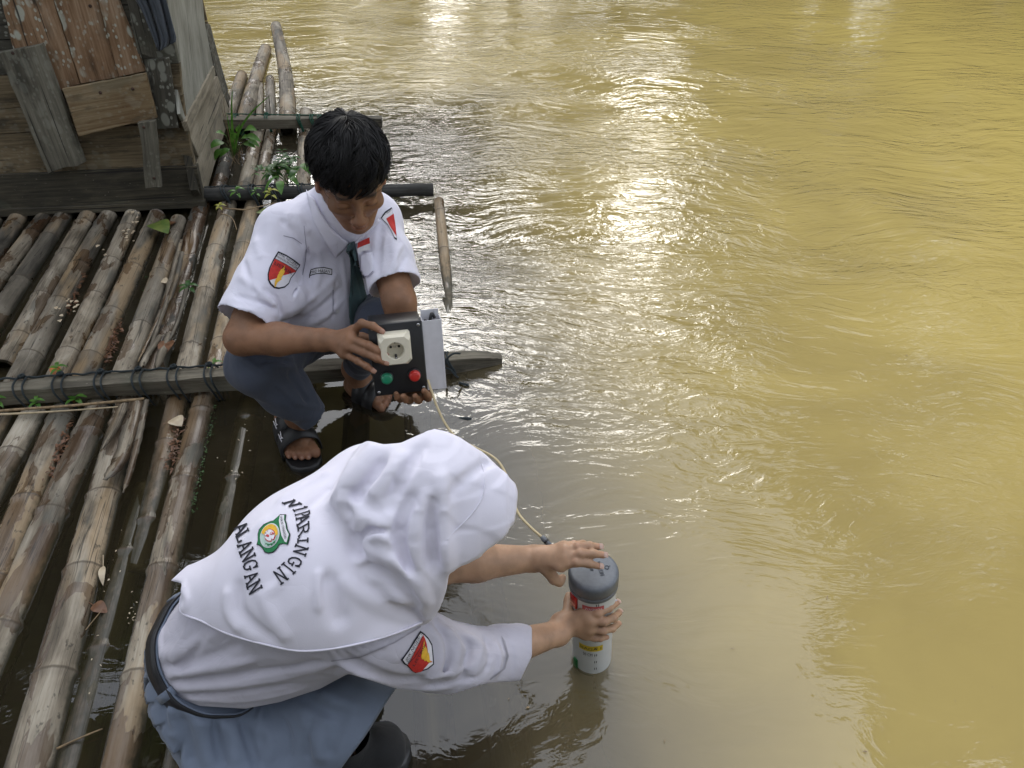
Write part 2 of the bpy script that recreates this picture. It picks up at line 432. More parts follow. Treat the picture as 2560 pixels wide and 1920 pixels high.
def bamboo(t1, t2, r1, r2, tone=.2, wet=.3, e1=0.0, e2=0.0, seed=0, split=None, bend=.012, sides=14, name='bamboo_pole', parent=None):
    """a culm whose top line runs from t1 to t2; joints swell, the open ends are hollow"""
    rg = random.Random(seed)
    tone = min(1, tone + .10)
    d = (t2 - t1).normalized()
    L0 = (t2 - t1).length
    a, L = t1 - d * e1, L0 + e1 + e2
    side = d.cross(Vector((0, 0, 1))).normalized(); up = side.cross(d)
    st = {0.0, L}
    x = 0.0
    while x < L: st.add(x); x += .045
    nodes, x = [], rg.uniform(.04, .26)
    while x < L - .02:
        nodes.append(x); x += rg.uniform(.24, .36)
    for q in nodes:
        for dd in (-.02, -.009, -.003, 0, .003, .009, .02):
            if 0 < q + dd < L: st.add(q + dd)
    st = sorted(st)
    ph, ph2 = rg.uniform(0, 6), rg.uniform(0, 6)
    vs, uv, nd, wt, tn, fs = [], [], [], [], [], []
    tones = [min(1, max(0, tone + rg.uniform(-.25, .25))) for _ in range(len(nodes) + 2)]
    for x in st:
        f = (x - e1) / max(L0, .01)
        r = r1 + (r2 - r1) * min(1.3, max(-.3, f))
        dn = min([abs(x - q) for q in nodes] + [1])
        rr = r * (1 + .075 * math.exp(-(dn / .010) ** 2) - .03 * math.exp(-((dn - .02) / .01) ** 2))
        k = sum(1 for q in nodes if q < x)
        c = a + d * x - up * r + side * (bend * math.sin(x * 1.7 + ph)) + up * (bend * .3 * math.sin(x * 2.3 + ph2))
        for i in range(sides):
            an = 2 * math.pi * i / sides
            q = rr * (1 + .035 * math.sin(2 * an + ph) + .02 * math.sin(3 * an + x * 3))
            if split and split[0] < x < split[1]:
                e = abs(((an - math.pi / 2 - split[2] + math.pi) % (2 * math.pi)) - math.pi)
                if e < .55 + .25 * math.sin(x * 40 + ph): q *= .45
            vs.append(c + side * (q * math.cos(an)) + up * (q * math.sin(an)))
            uv.append((an * r + seed * .37, x + seed * 1.31))
            nd.append(math.exp(-(dn / .0045) ** 2)); tn.append(tones[k]); wt.append(wet)
    n, m = sides, len(st)
    for j in range(m - 1):
        for i in range(n):
            fs.append((j * n + i, j * n + (i + 1) % n, (j + 1) * n + (i + 1) % n, (j + 1) * n + i))
    mi = [0] * len(fs)
    for j, sg in ((0, -1), (m - 1, 1)):
        cc = sum((vs[j * n + i] for i in range(n)), Vector()) / n
        b0 = len(vs)
        for i in range(n):
            vs.append(cc + (vs[j * n + i] - cc) * .72); uv.append(uv[j * n + i]); nd.append(.2); tn.append(tone); wt.append(wet)
        for i in range(n):
            vs.append(cc + (vs[j * n + i] - cc) * .66 - d * (sg * .04)); uv.append(uv[j * n + i]); nd.append(.2); tn.append(1); wt.append(wet)
        for i in range(n):
            k = (i + 1) % n
            q1 = (j * n + i, j * n + k, b0 + k, b0 + i); q2 = (b0 + i, b0 + k, b0 + n + k, b0 + n + i)
            fs += [q1, q2] if sg < 0 else [q1[::-1], q2[::-1]]
            mi += [0, 1]
        fs.append(tuple(b0 + n + i for i in range(n))); mi.append(1)
    o = mesh(name, vs, fs, None, parent or raft, True, uv, {'node': nd, 'tone': tn, 'wet': wt})
    o.data.materials.append(M_BAMBOO); o.data.materials.append(M_HOLLOW)
    o.data.polygons.foreach_set('material_index', np.array(mi, dtype=np.int32))
    return o

def Z(u, v, z): return P(u, v, z)
# behind the near beam (picture left, up to the hut): top line, top height, radii, tone, wet
A = [((-190, 560), (-330, 690), .040, .034, .034, .55, .2), ((-110, 556), (-240, 700), .040, .034, .036, .5, .2), ((-40, 556), (-130, 700), .04, .034, .036, .45, .2),
     ((30, 553), (-62, 700), .042, .033, .036, .62, .2), ((84, 549), (-78, 770), .042, .033, .036, .35, .3), ((138, 546), (-58, 850), .042, .034, .038, .62, .2),
     ((208, 543), (7, 872), .042, .035, .038, .30, .3), ((257, 548), (22, 950), .042, .034, .040, .45, .25), ((314, 545), (123, 930), .042, .034, .039, .05, .3),
     ((368, 548), (205, 918), .042, .035, .041, .55, .2), ((428, 565), (288, 924), .042, .033, .039, .30, .2), ((497, 522), (362, 922), .040, .036, .036, .85, .6),
     ((572, 508), (455, 914), .036, .034, .037, .05, .2), ((632, 508), (531, 912), .034, .033, .036, .0, .2), ((690, 508), (605, 908), .030, .033, .036, .05, .3),
     ((752, 508), (690, 900), .010, .033, .036, .5, .9)]
for i, (a, b, z, r1, r2, tone, wet) in enumerate(A):
    bamboo(Z(*a, z), Z(*b, z), r1, r2, tone, wet, .10 if i < 12 else .05, .06, seed=i + 1, split=(.35, .95, .2) if i == 11 else None)
# in front of the near beam
B = [((-120, 1062), (-210, 1200), .034, .042, .044, .4, .3), ((-40, 1052), (-120, 1200), .034, .042, .044, .4, .3), ((50, 1040), (-40, 1195), .032, .041, .043, .35, .35),
     ((143, 1032), (-16, 1375), .034, .041, .043, .40, .35), ((232, 1022), (28, 1500), .030, .042, .044, .35, .55), ((318, 1006), (38, 1919), .036, .043, .048, .25, .45),
     ((430, 992), (322, 1412), .022, .037, .036, .10, .95), ((510, 980), (300, 1910), .024, .037, .041, .05, .62),
     ((622, 978), (455, 1900), 0.003, .040, .042, .05, .9), ((742, 968), (640, 1900), -.010, .042, .044, .15, .9), ((882, 960), (830, 1900), -.026, .042, .044, .15, .9),
     ((1035, 955), (1105, 1900), -.020, .042, .044, .0, .9)]
for i, (a, b, z, r1, r2, tone, wet) in enumerate(B):
    e2 = {6: .0, 4: .95, 5: .75, 7: .8}.get(i, .85)
    p1, p2 = Z(*a, z), Z(*b, z)
    if i == 6: p2.z -= .024
    bamboo(p1, p2, r1, r2, max(-.1, tone - .25), wet, .05, e2, seed=40 + i)
# the deck goes on to the left of the picture
for k in range(5):
    for src_, zz, off_ in ((A[0], .040, 0), (B[0], .034, 100)):
        p1, p2 = Z(*src_[0], zz), Z(*src_[1], zz)
        dx = Vector((-.096 * (k + 1), -.008 * (k + 1), 0))
        bamboo(p1 + dx, p2 + dx, src_[3], src_[4], .35, .3, .10, .06 if off_ == 0 else .9, seed=200 + k + off_)
# sunk, moss-covered culm in the gap at the bottom left
bamboo(Z(292, 1463, .001), Z(177, 1915, .006), .036, .038, .1, .9, .35, .3, seed=70)
# the raft's outer pole: dry near the middle log, sinking towards the near beam, drowned beyond it
bamboo(Z(1099, 497, .046), Z(1124, 775, .002), .021, .021, .12, .25, .02, .0, seed=80, bend=.004, sides=12)
bamboo(Z(1122, 762, .006), Z(1160, 1000, -.010), .023, .030, -.1, .5, .05, .02, seed=81)
bamboo(Z(1160, 1000, -.010), Z(1222, 1432, -.014), .032, .042, -.1, .9, .0, .9, seed=83)
bamboo(Z(1030, 560, -.05), Z(1036, 940, -.05), .036, .04, .5, .9, .0, .0, seed=82)
# between the middle log and the far beam, and on beyond it
C_ = [((553, 400), (531, 476), .046, .034, .034, .75, .3), ((641, 318), (597, 476), .048, .034, .034, .12, .3), ((672, 322), (634, 476), .034, .028, .030, .0, .3),
      ((763, 320), (757, 476), .034, .030, .032, .05, .3), ((701, 405), (690, 476), .030, .032, .032, .0, .3), ((826, 330), (836, 470), .02, .03, .03, .1, .5),
      ((599, 176), (562, 292), .048, .034, .036, .0, .2), ((664, 108), (601, 300), .060, .036, .042, .05, .25), ((652, 206), (646, 300), .030, .018, .020, .2, .2),
      ((673, 186), (671, 300), .040, .026, .028, .3, .1), ((690, 42), (713, 300), .062, .036, .046, .22, .1), ((761, 268), (762, 300), .050, .038, .038, .05, .3)]
for i, (a, b, z, r1, r2, tone, wet) in enumerate(C_):
    p1, p2 = Z(*a, z), Z(*b, z)
    if i == 10: p1.z = .03
    bamboo(p1, p2, r1, r2, tone, wet, .0 if i in (4, 6, 7, 8, 9, 10, 11) else .12, .05, seed=100 + i, bend=.02 if i == 10 else .008)

def beam(name, pts, w, h, m, rough=.004, seed=0, taper=None, n=4):
    """sawn timber along pts (centre line): rounded rectangle, worn edges"""
    rg = random.Random(seed)
    path = bez(pts, 10); fr = frame_along(path)
    vs, fs, uv, L = [], [], [], 0
    prof = [(-.5, -.45), (-.45, -.5), (0, -.5), (.45, -.5), (.5, -.45), (.5, 0), (.5, .45), (.45, .5), (0, .5), (-.45, .5), (-.5, .45), (-.5, 0)] if n == 4 else \
        [(.5 * math.cos(2 * math.pi * k / 14), .5 * math.sin(2 * math.pi * k / 14)) for k in range(14)]
    K = len(prof); acc = [0]
    for k in range(K): acc.append(acc[-1] + math.hypot((prof[(k + 1) % K][0] - prof[k][0]) * w, (prof[(k + 1) % K][1] - prof[k][1]) * h))
    ph = [rg.uniform(0, 6) for _ in range(K)]
    for i, (p, t, a, b) in enumerate(fr):
        if i: L += (p - fr[i - 1][0]).length
        s = taper(i / (len(fr) - 1)) if taper else 1.0
        for k, (x, y) in enumerate(prof):
            j = rough * (math.sin(L * 9 + ph[k]) + .6 * math.sin(L * 23 + ph[k] * 2) + rg.uniform(-.5, .5))
            vs.append(p + b * (x * w * s + j * x) + a * (y * h * s + j * y)); uv.append((L + seed, acc[k]))
    for i in range(len(fr) - 1):
        for k in range(K):
            fs.append((i * K + k, i * K + (k + 1) % K, (i + 1) * K + (k + 1) % K, (i + 1) * K + k))
    fs.append(tuple(reversed(range(K)))); fs.append(tuple(range((len(fr) - 1) * K, len(fr) * K)))
    return mesh(name, vs, fs, m, raft, n == 0, uv)
bl = P(0, 984, .068); br = P(620, 943, .062)
bdir = (br - bl).normalized()
near_beam = beam('cross_beam', [bl - bdir * 1.2, bl, P(300, 963, .066), br, P(900, 922, .052), P(1130, 905, .026), P(1254, 898, .010)],   .052, .054, M_BEAM, seed=3,
     taper=lambda f: 1.0 if f < .86 else 1.0 - .62 * ((f - .86) / .14) ** 1.3)
ml, mr = P(513, 486, .066), P(1083, 473, .050)
mdir = (mr - ml).normalized()
mid_log = beam('cross_log', [ml - mdir * 1.2, ml, P(800, 480, .064), mr], .056, .056, M_LOG, .004, 5, n=0)
fl, fr_ = P(575, 306, .082), P(955, 304, .064)
fdir = (fr_ - fl).normalized()
far_beam = beam('cross_beam', [fl - fdir * .9, fl, P(760, 305, .074), fr_], .052, .050, M_BEAM, .002, 8)

def lash(parent, c, ax, r, m, turns=2, wid=.018, skew=.3, rr=.0032, knot=True):
    """rope turns round a beam at c (axis ax) and down round the pole under it"""
    mb = MB()
    ax = ax.normalized(); fw = Vector((0, 0, 1)).cross(ax).normalized(); up = Vector((0, 0, 1))
    for k in range(turns):
        o = ax * ((k - (turns - 1) / 2) * wid)
        pts = []
        for j in range(13):
            an = math.pi * 2 * j / 12
            p = c + o + (up * math.cos(an) + fw * math.sin(an)) * (r * (1.12 if abs(math.cos(an)) > .9 or abs(math.sin(an)) > .9 else 1.24))
            p += ax * (skew * r * (1 - math.cos(an)) * (1 if k % 2 == 0 else .7))
            if math.cos(an) < -.7: p.z -= .03
            pts.append(p)
        tube(mb, bez(pts, 3), rr, 6)
    if knot:
        for k in range(3):
            a = k * 2.1
            pts = [c + up * (r * 1.2) + fw * (r * .6) + (ax * math.cos(a + t) + fw * math.sin(a + t) * .7 + up * (.5 * math.sin(2 * t))) * .008 for t in (0, 1.2, 2.4, 3.6, 4.8, 6.2)]
            tube(mb, bez(pts, 3), rr, 6)
    return mb.build('rope_lashing', m, parent)
def rope(pts, r, m, name='rope', parent=None, n=8):
    mb = MB(); tube(mb, bez(pts, n), r, 7)
    return mb.build(name, m, parent)
for u in (-70, 62, 158, 258, 352, 440, 528):
    v = 984 - (984 - 943) * u / 620
    c = P(u, v, .066 - .004 * u / 620)
    lash(raft, c, bdir, .036, M_ROPE_DARK, 2, .020 + .01 * ((u * 7) % 3) / 3, .35)
top = []
for u in range(-80, 600, 24):
    v = 984 - (984 - 943) * u / 620
    top.append(P(u, v, .066) + Vector((0, .026, .034 + .003 * math.sin(u * .9))))
rope(top, .0033, M_ROPE_DARK, parent=raft, n=3)
for u in (560, 629, 684, 752):
    lash(raft, P(u, 486 - 13 * (u - 513) / 570, .064), mdir, .031, M_ROPE_DARK, 2, .014, .55, .003, knot=False)
rope([P(u, 486 - 13 * (u - 513) / 570, .064) + Vector((0, .024, .024 + .002 * math.sin(u))) for u in range(500, 800, 25)], .0028, M_ROPE_DARK, parent=raft, n=3)
for u in (590, 668, 748, 780, 800, 828):
    lash(raft, P(u, 305, .074), fdir, .031, M_ROPE_GREEN, 2, .012, .4, .0035, knot=u in (668, 828))
rope([P(u, 305, .074) + Vector((0, .02, .032 + .003 * math.sin(u * 1.7))) for u in range(570, 860, 22)], .0032, M_ROPE_GREEN, parent=raft, n=3)
for k in range(4):
    rope([P(820 + 6 * k, 296, .10), P(832 + 5 * k, 284 + 3 * k, .14), P(846 + 3 * k, 288, .13), P(850, 297, .10)], .003, M_ROPE_GREEN, 'rope', raft)
# blue rope round the beam's pointed end, its tails trailing in the water
ce = P(1114, 906, .030)
lash(raft, ce, bdir, .026, M_ROPE_DARK, 2, .010, .8, .0032, knot=False)
rope([P(1112, 912, .05), P(1118, 896, .075), P(1134, 884, .085), P(1150, 884, .07)], .0032, M_ROPE_DARK, 'rope', raft)
rope([P(1112, 920, .03), P(1126, 924, .03), P(1138, 938, .012), P(1146, 944, .004)], .0034, M_ROPE_DARK, 'rope', raft)
rope([P(1148, 957, .004), P(1160, 960, .006), P(1172, 963, .004)], .0036, M_ROPE_DARK, 'rope', raft)
rope([P(984, 990, .03), P(996, 996, .012), P(999, 1006, .004)], .0036, M_ROPE_DARK, 'rope', raft)
rope([P(1190, 1060, -.03), P(1170, 1047, .0), P(1120, 1052, -.02)], .006, M_ROPE_DARK, 'rope', raft)
# split strips of culm: torn pole behind the beam, flattened top of the pole in front of it
def strip(pts, w, name='bamboo_splinter', tone=.3, seed=0, th=.004, wet=.2):
    path = bez(pts, 6); fr = frame_along(path); rg = random.Random(seed)
    vs, fs, uv = [], [], []
    L = 0
    for i, (p, t, a, b) in enumerate(fr):
        if i: L += (p - fr[i - 1][0]).length
        f = i / (len(fr) - 1)
        ww = w * (.55 + .45 * math.sin(math.pi * min(1, .15 + f * .85))) * (1 + rg.uniform(-.12, .12)) * (1 if f < .9 else .5)
        for x, y in ((-.5, 0), (0, 1), (.5, 0), (0, -.4)):
            vs.append(p + b * (x * ww) + a * (y * th)); uv.append((x * ww + seed, L))
    for i in range(len(fr) - 1):
        for k in range(4): fs.append((i * 4 + k, i * 4 + (k + 1) % 4, i * 4 + 4 + (k + 1) % 4, i * 4 + 4 + k))
    fs += [(3, 2, 1, 0), tuple(range(len(vs) - 4, len(vs)))]
    z = [0.0] * len(vs)
    return mesh(name, vs, fs, M_BAMBOO, raft, True, uv, {'node': z, 'tone': [tone] * len(vs), 'wet': [wet] * len(vs)})
S = [([(452, 600), (430, 690), (398, 790), (345, 905)], .022, .25), ([(440, 690), (415, 760), (380, 860), (362, 915)], .016, .5), ([(470, 700), (452, 780), (425, 850)], .014, .7),
     ([(425, 830), (405, 880), (392, 922)], .03, .3), ([(400, 838), (372, 880), (350, 922)], .026, .2), ([(455, 630), (440, 700), (420, 760)], .02, .6)]
for i, (p, w, tone) in enumerate(S): strip([P(u, v, .040 + .006 * (i % 3)) for u, v in p], w, tone=tone, seed=i + 3)
for i, (p, w, tone) in enumerate([([(312, 1004), (290, 1060), (256, 1122)], .03, .1), ([(345, 998), (330, 1060), (300, 1150), (262, 1200)], .05, .15), ([(366, 1000), (352, 1070), (330, 1160), (308, 1232)], .02, .5)]):
    strip([P(u, v, .052 + .004 * i) for u, v in p], w, tone=tone, seed=i + 20, wet=.5)

# ---------------------------------------------------------------- the plank hut on the raft
hut = thing('wooden_hut', 'weathered plank hut with patched boards standing on the raft', 'hut', P(509, 503, .04))
class Wall:
    def __init__(s, a, b):
        s.o = a; s.x = (b - a); s.x.z = 0; s.x.normalize(); s.n = Vector((s.x.y, -s.x.x, 0))
    def pt(s, u, v, off=0.0):
        r = ray(u, v); o = s.o + s.n * off
        return EYE + r * ((o - EYE).dot(s.n) / r.dot(s.n))
    def xy(s, p): return (p - s.o).dot(s.x), p.z
WF = Wall(P(0, 524, .04), P(509, 503, .04))
WR = Wall(P(509, 503, .04), P(573, 282, .05))
def board(wall, poly, off, th, m, along, name='plank', jag=.0018, k=3.16, seed=0):
    """a board standing off the wall; poly are its corners, traced and put where they lie on that wall"""
    rg = random.Random(seed + len(poly) * 13 + int(poly[0][0]))
    pts = [wall.pt(u / k, v / k, off) for u, v in poly]
    ring = []
    for i, p in enumerate(pts):
        q = pts[(i + 1) % len(pts)]
        n = max(2, int((q - p).length / .035))
        for j in range(n):
            c = p.lerp(q, j / n)
            if j: c = c + (wall.x * rg.uniform(-jag, jag) + Vector((0, 0, rg.uniform(-jag, jag))))
            ring.append(c)
    area = sum(wall.xy(ring[i])[0] * wall.xy(ring[(i + 1) % len(ring)])[1] - wall.xy(ring[(i + 1) % len(ring)])[0] * wall.xy(ring[i])[1] for i in range(len(ring)))
    if area < 0: ring.reverse()
    cx = sum(ring, Vector()) / len(ring)
    n = len(ring)
    vs = [r + (cx - r).normalized() * .0022 for r in ring] + [r - wall.n * .003 for r in ring] + [r - wall.n * th for r in ring]
    fs = [tuple(range(n)), tuple(range(3 * n - 1, 2 * n - 1, -1))]
    for i in range(n):
        j = (i + 1) % n
        fs += [(i, n + i, n + j, j), (n + i, 2 * n + i, 2 * n + j, n + j)]
    al = (wall.pt(along[1][0] / k, along[1][1] / k, off) - wall.pt(along[0][0] / k, along[0][1] / k, off)).normalized()
    ac = wall.n.cross(al)
    so = rg.uniform(0, 20)
    uv = [((p - cx).dot(al) + so, (p - cx).dot(ac) + so * .7 + (p - cx).dot(wall.n)) for p in vs]
    return mesh(name, vs, fs, m, hut, False, uv)
M_DK = plank_mat('dark_damp_plank', (.018, .016, .010), (.050, .043, .028), (.10, .084, .054), dark=.2)
M_MID = plank_mat('brown_plank', (.058, .044, .024), (.145, .108, .060), (.24, .185, .11), dark=.25, lichen=.12)
M_RED = plank_mat('red_brown_lichen_plank', (.10, .050, .022), (.235, .140, .075), (.36, .25, .16), lichen=.92, seed=4)
M_GREY = plank_mat('grey_plank', (.055, .050, .036), (.125, .115, .086), (.215, .20, .155), lichen=.15, dark=.15)
M_PLY = plank_mat('stained_plywood', (.115, .060, .022), (.205, .145, .075), (.28, .215, .13), lichen=.15, dark=.1, seed=9)
M_DKGREY = plank_mat('dark_grey_plank', (.030, .027, .020), (.070, .064, .048), (.12, .11, .085), lichen=.4, dark=.2)
M_PALE = plank_mat('pale_grey_sheet', (.16, .155, .125), (.27, .265, .225), (.37, .365, .32), dark=-.1, seed=2)
M_PALE2 = plank_mat('pale_brown_plank', (.14, .12, .085), (.25, .215, .155), (.36, .315, .24), dark=.0, seed=6)
H = ((0, 100), (1000, 60))
board(WF, [(-500, 1405), (0, 1385), (480, 1366), (1552, 1312), (1612, 1588), (0, 1655), (-500, 1680)], .030, .03, M_DK, H)
board(WF, [(-500, 1684), (0, 1659), (1614, 1592), (1616, 1640), (0, 1712), (-500, 1735)], .045, .05, M_DK, H)
board(WF, [(-500, 1085), (0, 1066), (700, 1020), (1466, 962), (1540, 1302), (480, 1356), (0, 1376), (-500, 1396)], .015, .025, M_MID, H)
board(WF, [(-500, 880), (0, 868), (1442, 760), (1464, 956), (0, 1058), (-500, 1074)], .012, .025, M_MID, H, seed=1)
board(WF, [(-500, 610), (0, 602), (1416, 505), (1440, 752), (0, 862), (-500, 874)], .010, .025, M_MID, H, seed=2)
board(WF, [(-500, 328), (0, 320), (1350, 236), (1414, 498), (0, 594), (-500, 603)], .008, .025, M_DKGREY, H, seed=3)
board(WF, [(-500, 30), (0, 20), (1300, -50), (1346, 228), (0, 312), (-500, 320)], .008, .025, M_DKGREY, H, seed=4)
for k_ in range(7):
    y0 = -60 - 290 * k_
    board(WF, [(-500, y0 + 80 - 250), (1200, y0 - 240), (1250, y0 - 6), (-500, y0 + 76)], .008, .025, M_MID, H, seed=5 + k_)
board(WF, [(-130, -600), (228, -600), (632, 665), (490, 712), (180, 720)], .034, .018, M_RED, ((228, -600), (632, 665)))
board(WF, [(236, -600), (598, -600), (938, 612), (638, 664)], .036, .018, M_RED, ((236, -600), (638, 664)), seed=2)
board(WF, [(606, -600), (706, -600), (1146, 565), (944, 610)], .033, .018, M_RED, ((606, -600), (944, 610)), seed=3)
board(WF, [(-18, 416), (330, 350), (470, 740), (612, 1140), (668, 1284), (610, 1316), (520, 1322), (380, 1370), (330, 1262)], .062, .022, M_GREY, ((160, 380), (520, 1320)))
board(WF, [(488, 705), (1150, 580), (1238, 932), (900, 1012), (620, 1080)], .076, .014, M_PLY, ((488, 705), (1150, 580)), 'patch_board')
board(WF, [(1140, 470), (1330, 456), (1408, 1012), (1240, 1022), (1152, 590)], .050, .018, M_DKGREY, ((1235, 460), (1320, 1015)), seed=1)
board(WF, [(1085, 972), (1225, 956), (1246, 1190), (1274, 1480), (1148, 1490), (1116, 1130)], .096, .020, M_GREY, ((1155, 965), (1210, 1485)), seed=4)
board(WF, [(860, -600), (990, -600), (1130, -10), (1236, 462), (1180, 450), (1090, 428), (1000, 0)], .058, .016, M_DKGREY, ((900, -600), (1160, 440)), seed=6)
# right side wall
V = ((1470, -10), (1560, 900))
board(WR, [(1200, -620), (1440, -620), (1597, -10), (1622, 200), (1690, 545), (1570, 760), (1490, 905), (1452, 952), (1425, 900), (1404, 700), (1340, 372), (1306, -10)], .020, .012, M_PALE, V, 'wall_sheet')
board(WR, [(1692, 520), (1704, 592), (1600, 820), (1500, 1034), (1474, 960), (1492, 908)], .030, .02, M_PALE2, ((1690, 545), (1490, 1000)))
board(WR, [(1640, 660), (1720, 600), (1765, 742), (1700, 930), (1572, 1236), (1486, 1046), (1520, 960)], .012, .02, M_PALE2, ((1730, 640), (1530, 1140)), seed=2)
board(WR, [(1767, 742), (1806, 850), (1818, 905), (1730, 1190), (1664, 1404), (1616, 1588), (1556, 1300), (1576, 1236), (1704, 930)], .008, .02, M_PALE2, ((1790, 800), (1600, 1500)), seed=3)
board(WR, [(1628, 190), (1646, 300), (1700, 548), (1772, 760), (1815, 850), (1800, 700), (1720, 420), (1660, 190)], -.004, .03, M_DKGREY, V, seed=4)
board(WR, [(1460, 980), (1480, 965), (1560, 1300), (1612, 1588), (1560, 1500)], .002, .03, M_DK, V, seed=5)
# posts, back and left walls, roof (seen only from other sides)
def slab(name, c, sx, sy, sz, m, rot=None):
    mb = MB(); boxy(mb, Matrix.Translation(c) @ (rot or Matrix.Rotation(math.atan2(WF.x.y, WF.x.x), 4, 'Z')), sx, sy, sz, .004)
    o = mb.build(name, m, hut, False); return o
back = Vector((-WF.n.x, -WF.n.y, 0))
cr = WF.o + WF.x * (P(509, 503, .04) - WF.o).dot(WF.x)
for q in (cr + back * .05 - WF.x * .06, cr + back * 1.25 - WF.x * .2, cr - WF.x * 2.3 + back * .05, cr - WF.x * 2.3 + back * 1.25):
    slab('post', q + Vector((0, 0, 1.0)), .07, .07, 2.0, M_DK)
for k_ in range(10):
    slab('plank', cr - WF.x * 1.22 + back * 1.28 + Vector((0, 0, .12 + .2 * k_)), 2.15, .02, .195, M_MID)
    slab('plank', cr - WF.x * 2.34 + back * .66 + Vector((0, 0, .12 + .2 * k_)), .02, 1.2, .195, M_MID)
slab('floor_board', cr - WF.x * 1.2 + back * .66 + Vector((0, 0, .05)), 2.2, 1.1, .03, M_DK)
mbr = MB()
for k_ in range(9):
    boxy(mbr, Matrix.Translation(cr - WF.x * (2.5 - .30 * k_) + back * .62 + Vector((0, 0, 2.06 + .02 * (k_ % 2)))) @ Matrix.Rotation(math.atan2(WF.x.y, WF.x.x), 4, 'Z') @ Matrix.Rotation(.06, 4, 'X'), .31, 1.75, .02, .004)
mbr.build('roof', M_DKGREY, hut, False)
# nails / bolts in the boards
M_RUST = plain('rusty_iron', (.05, .025, .016), .7, .4, 80)
for (u, v, off) in ((792, 732, .077), (1048, 702, .077), (1136, 1006, .097), (1218, 1408, .097), (100, 420, .063), (712, 48, .037)):
    p = WF.pt(u / 3.16, v / 3.16, off)
    mb = MB(); tube(mb, [p - WF.n * .004, p + WF.n * .0015, p + WF.n * .0025], [.006, .006, .004], 8)
    mb.build('nail', M_RUST, hut)
# ---------------------------------------------------------------- the far bank and its trees (the river mirrors them)
def bank():
    n = 40; vs, fs = [], []
    rg = random.Random(3)
    pts = []
    for i in range(n + 1):
        a = math.radians(-75 + 150 * i / n)
        az = math.degrees(a)
        d = 17.0 if az < 10 else max(9.2, 17.0 - (az - 10) * .30)
        pts.append((a, d + rg.uniform(-.4, .4)))
    for r, z in ((0, -.3), (.6, .25), (2.5, .9), (8, 1.6), (40, 3.0)):
        for a, d in pts: vs.append((math.sin(a) * (d + r), math.cos(a) * (d + r), z + rg.uniform(-.08, .08)))
    for j in range(4):
        for i in range(n): fs.append((j * (n + 1) + i, j * (n + 1) + i + 1, (j + 1) * (n + 1) + i + 1, (j + 1) * (n + 1) + i))
    o = mesh('river_bank', vs, fs, plain('bank_soil', (.06, .055, .03), .95, .4, 2), sm=True)
    tag(o, 'low earthen far bank of the river', kind='structure')
bank()
M_LEAF = [leaf_mat('dark_leaves', (.030, .060, .014), (.060, .105, .024), .4), leaf_mat('yellow_green_leaves', (.32, .33, .05), (.50, .45, .08), .5), leaf_mat('mid_leaves', (.055, .090, .018), (.11, .15, .03), .45)]
M_BARK = plain('tree_bark', (.09, .075, .055), .9, .3, 14)
def tree(az, dist, top_el, width, kind, label, seed, low=.25, dense=430):
    rg = random.Random(seed)
    a = math.radians(az); base = Vector((math.sin(a) * dist, math.cos(a) * dist, .5))
    H_ = CAM_H * 0 + dist * math.tan(math.radians(top_el))
    t = thing('river_tree', label, 'tree', base, 'trees on the far bank')
    mb = MB()
    trunk = [base + Vector((rg.uniform(-.15, .15) * k, rg.uniform(-.1, .1) * k, H_ * .16 * k)) for k in range(6)]
    tube(mb, bez(trunk, 3), [max(.03, .02 * H_ * (1 - i / 18)) for i in range(16)], 9)
    lobes = []
    for k in range(16):
        f = rg.uniform(low, .97)
        an = rg.uniform(0, 6.28); rr = width * (.25 + .75 * math.sqrt(max(0, 1 - ((f - .45) / .6) ** 2))) * rg.uniform(.25, .85)
        c = base + Vector((math.cos(an) * rr, math.sin(an) * rr, H_ * f))
        lobes.append((c, width * rg.uniform(.20, .42)))
        s = trunk[min(5, int(f * 4.5))]
        mid = s.lerp(c, .5) + Vector((0, 0, .05 * H_))
        tube(mb, bez([s, mid, c], 4), [.010 * H_ * (1 - i / 9.5) + .008 for i in range(9)], 6)
    tw = MB(); vs, fs = [], []
    for c, r in lobes:
        for _ in range(int(dense * (r / width / .3))):
            d = Vector((rg.gauss(0, 1), rg.gauss(0, 1), rg.gauss(0, .7))).normalized() * (r * rg.uniform(.25, 1.25) ** .8)
            p = c + d
            L = rg.uniform(.14, .30); w = L * .45
            x = Vector((rg.gauss(0, 1), rg.gauss(0, 1), rg.gauss(-.3, .6))).normalized()
            y = x.cross(Vector((rg.gauss(0, 1), rg.gauss(0, 1), rg.gauss(0, 1)))).normalized()
            n = len(vs)
            vs += [p - x * L, p - y * w, p + x * L, p + y * w]; fs.append((n, n + 1, n + 2, n + 3))
    mb.build('trunk', M_BARK, t)
    mesh('crown', vs, fs, M_LEAF[kind], t, False)
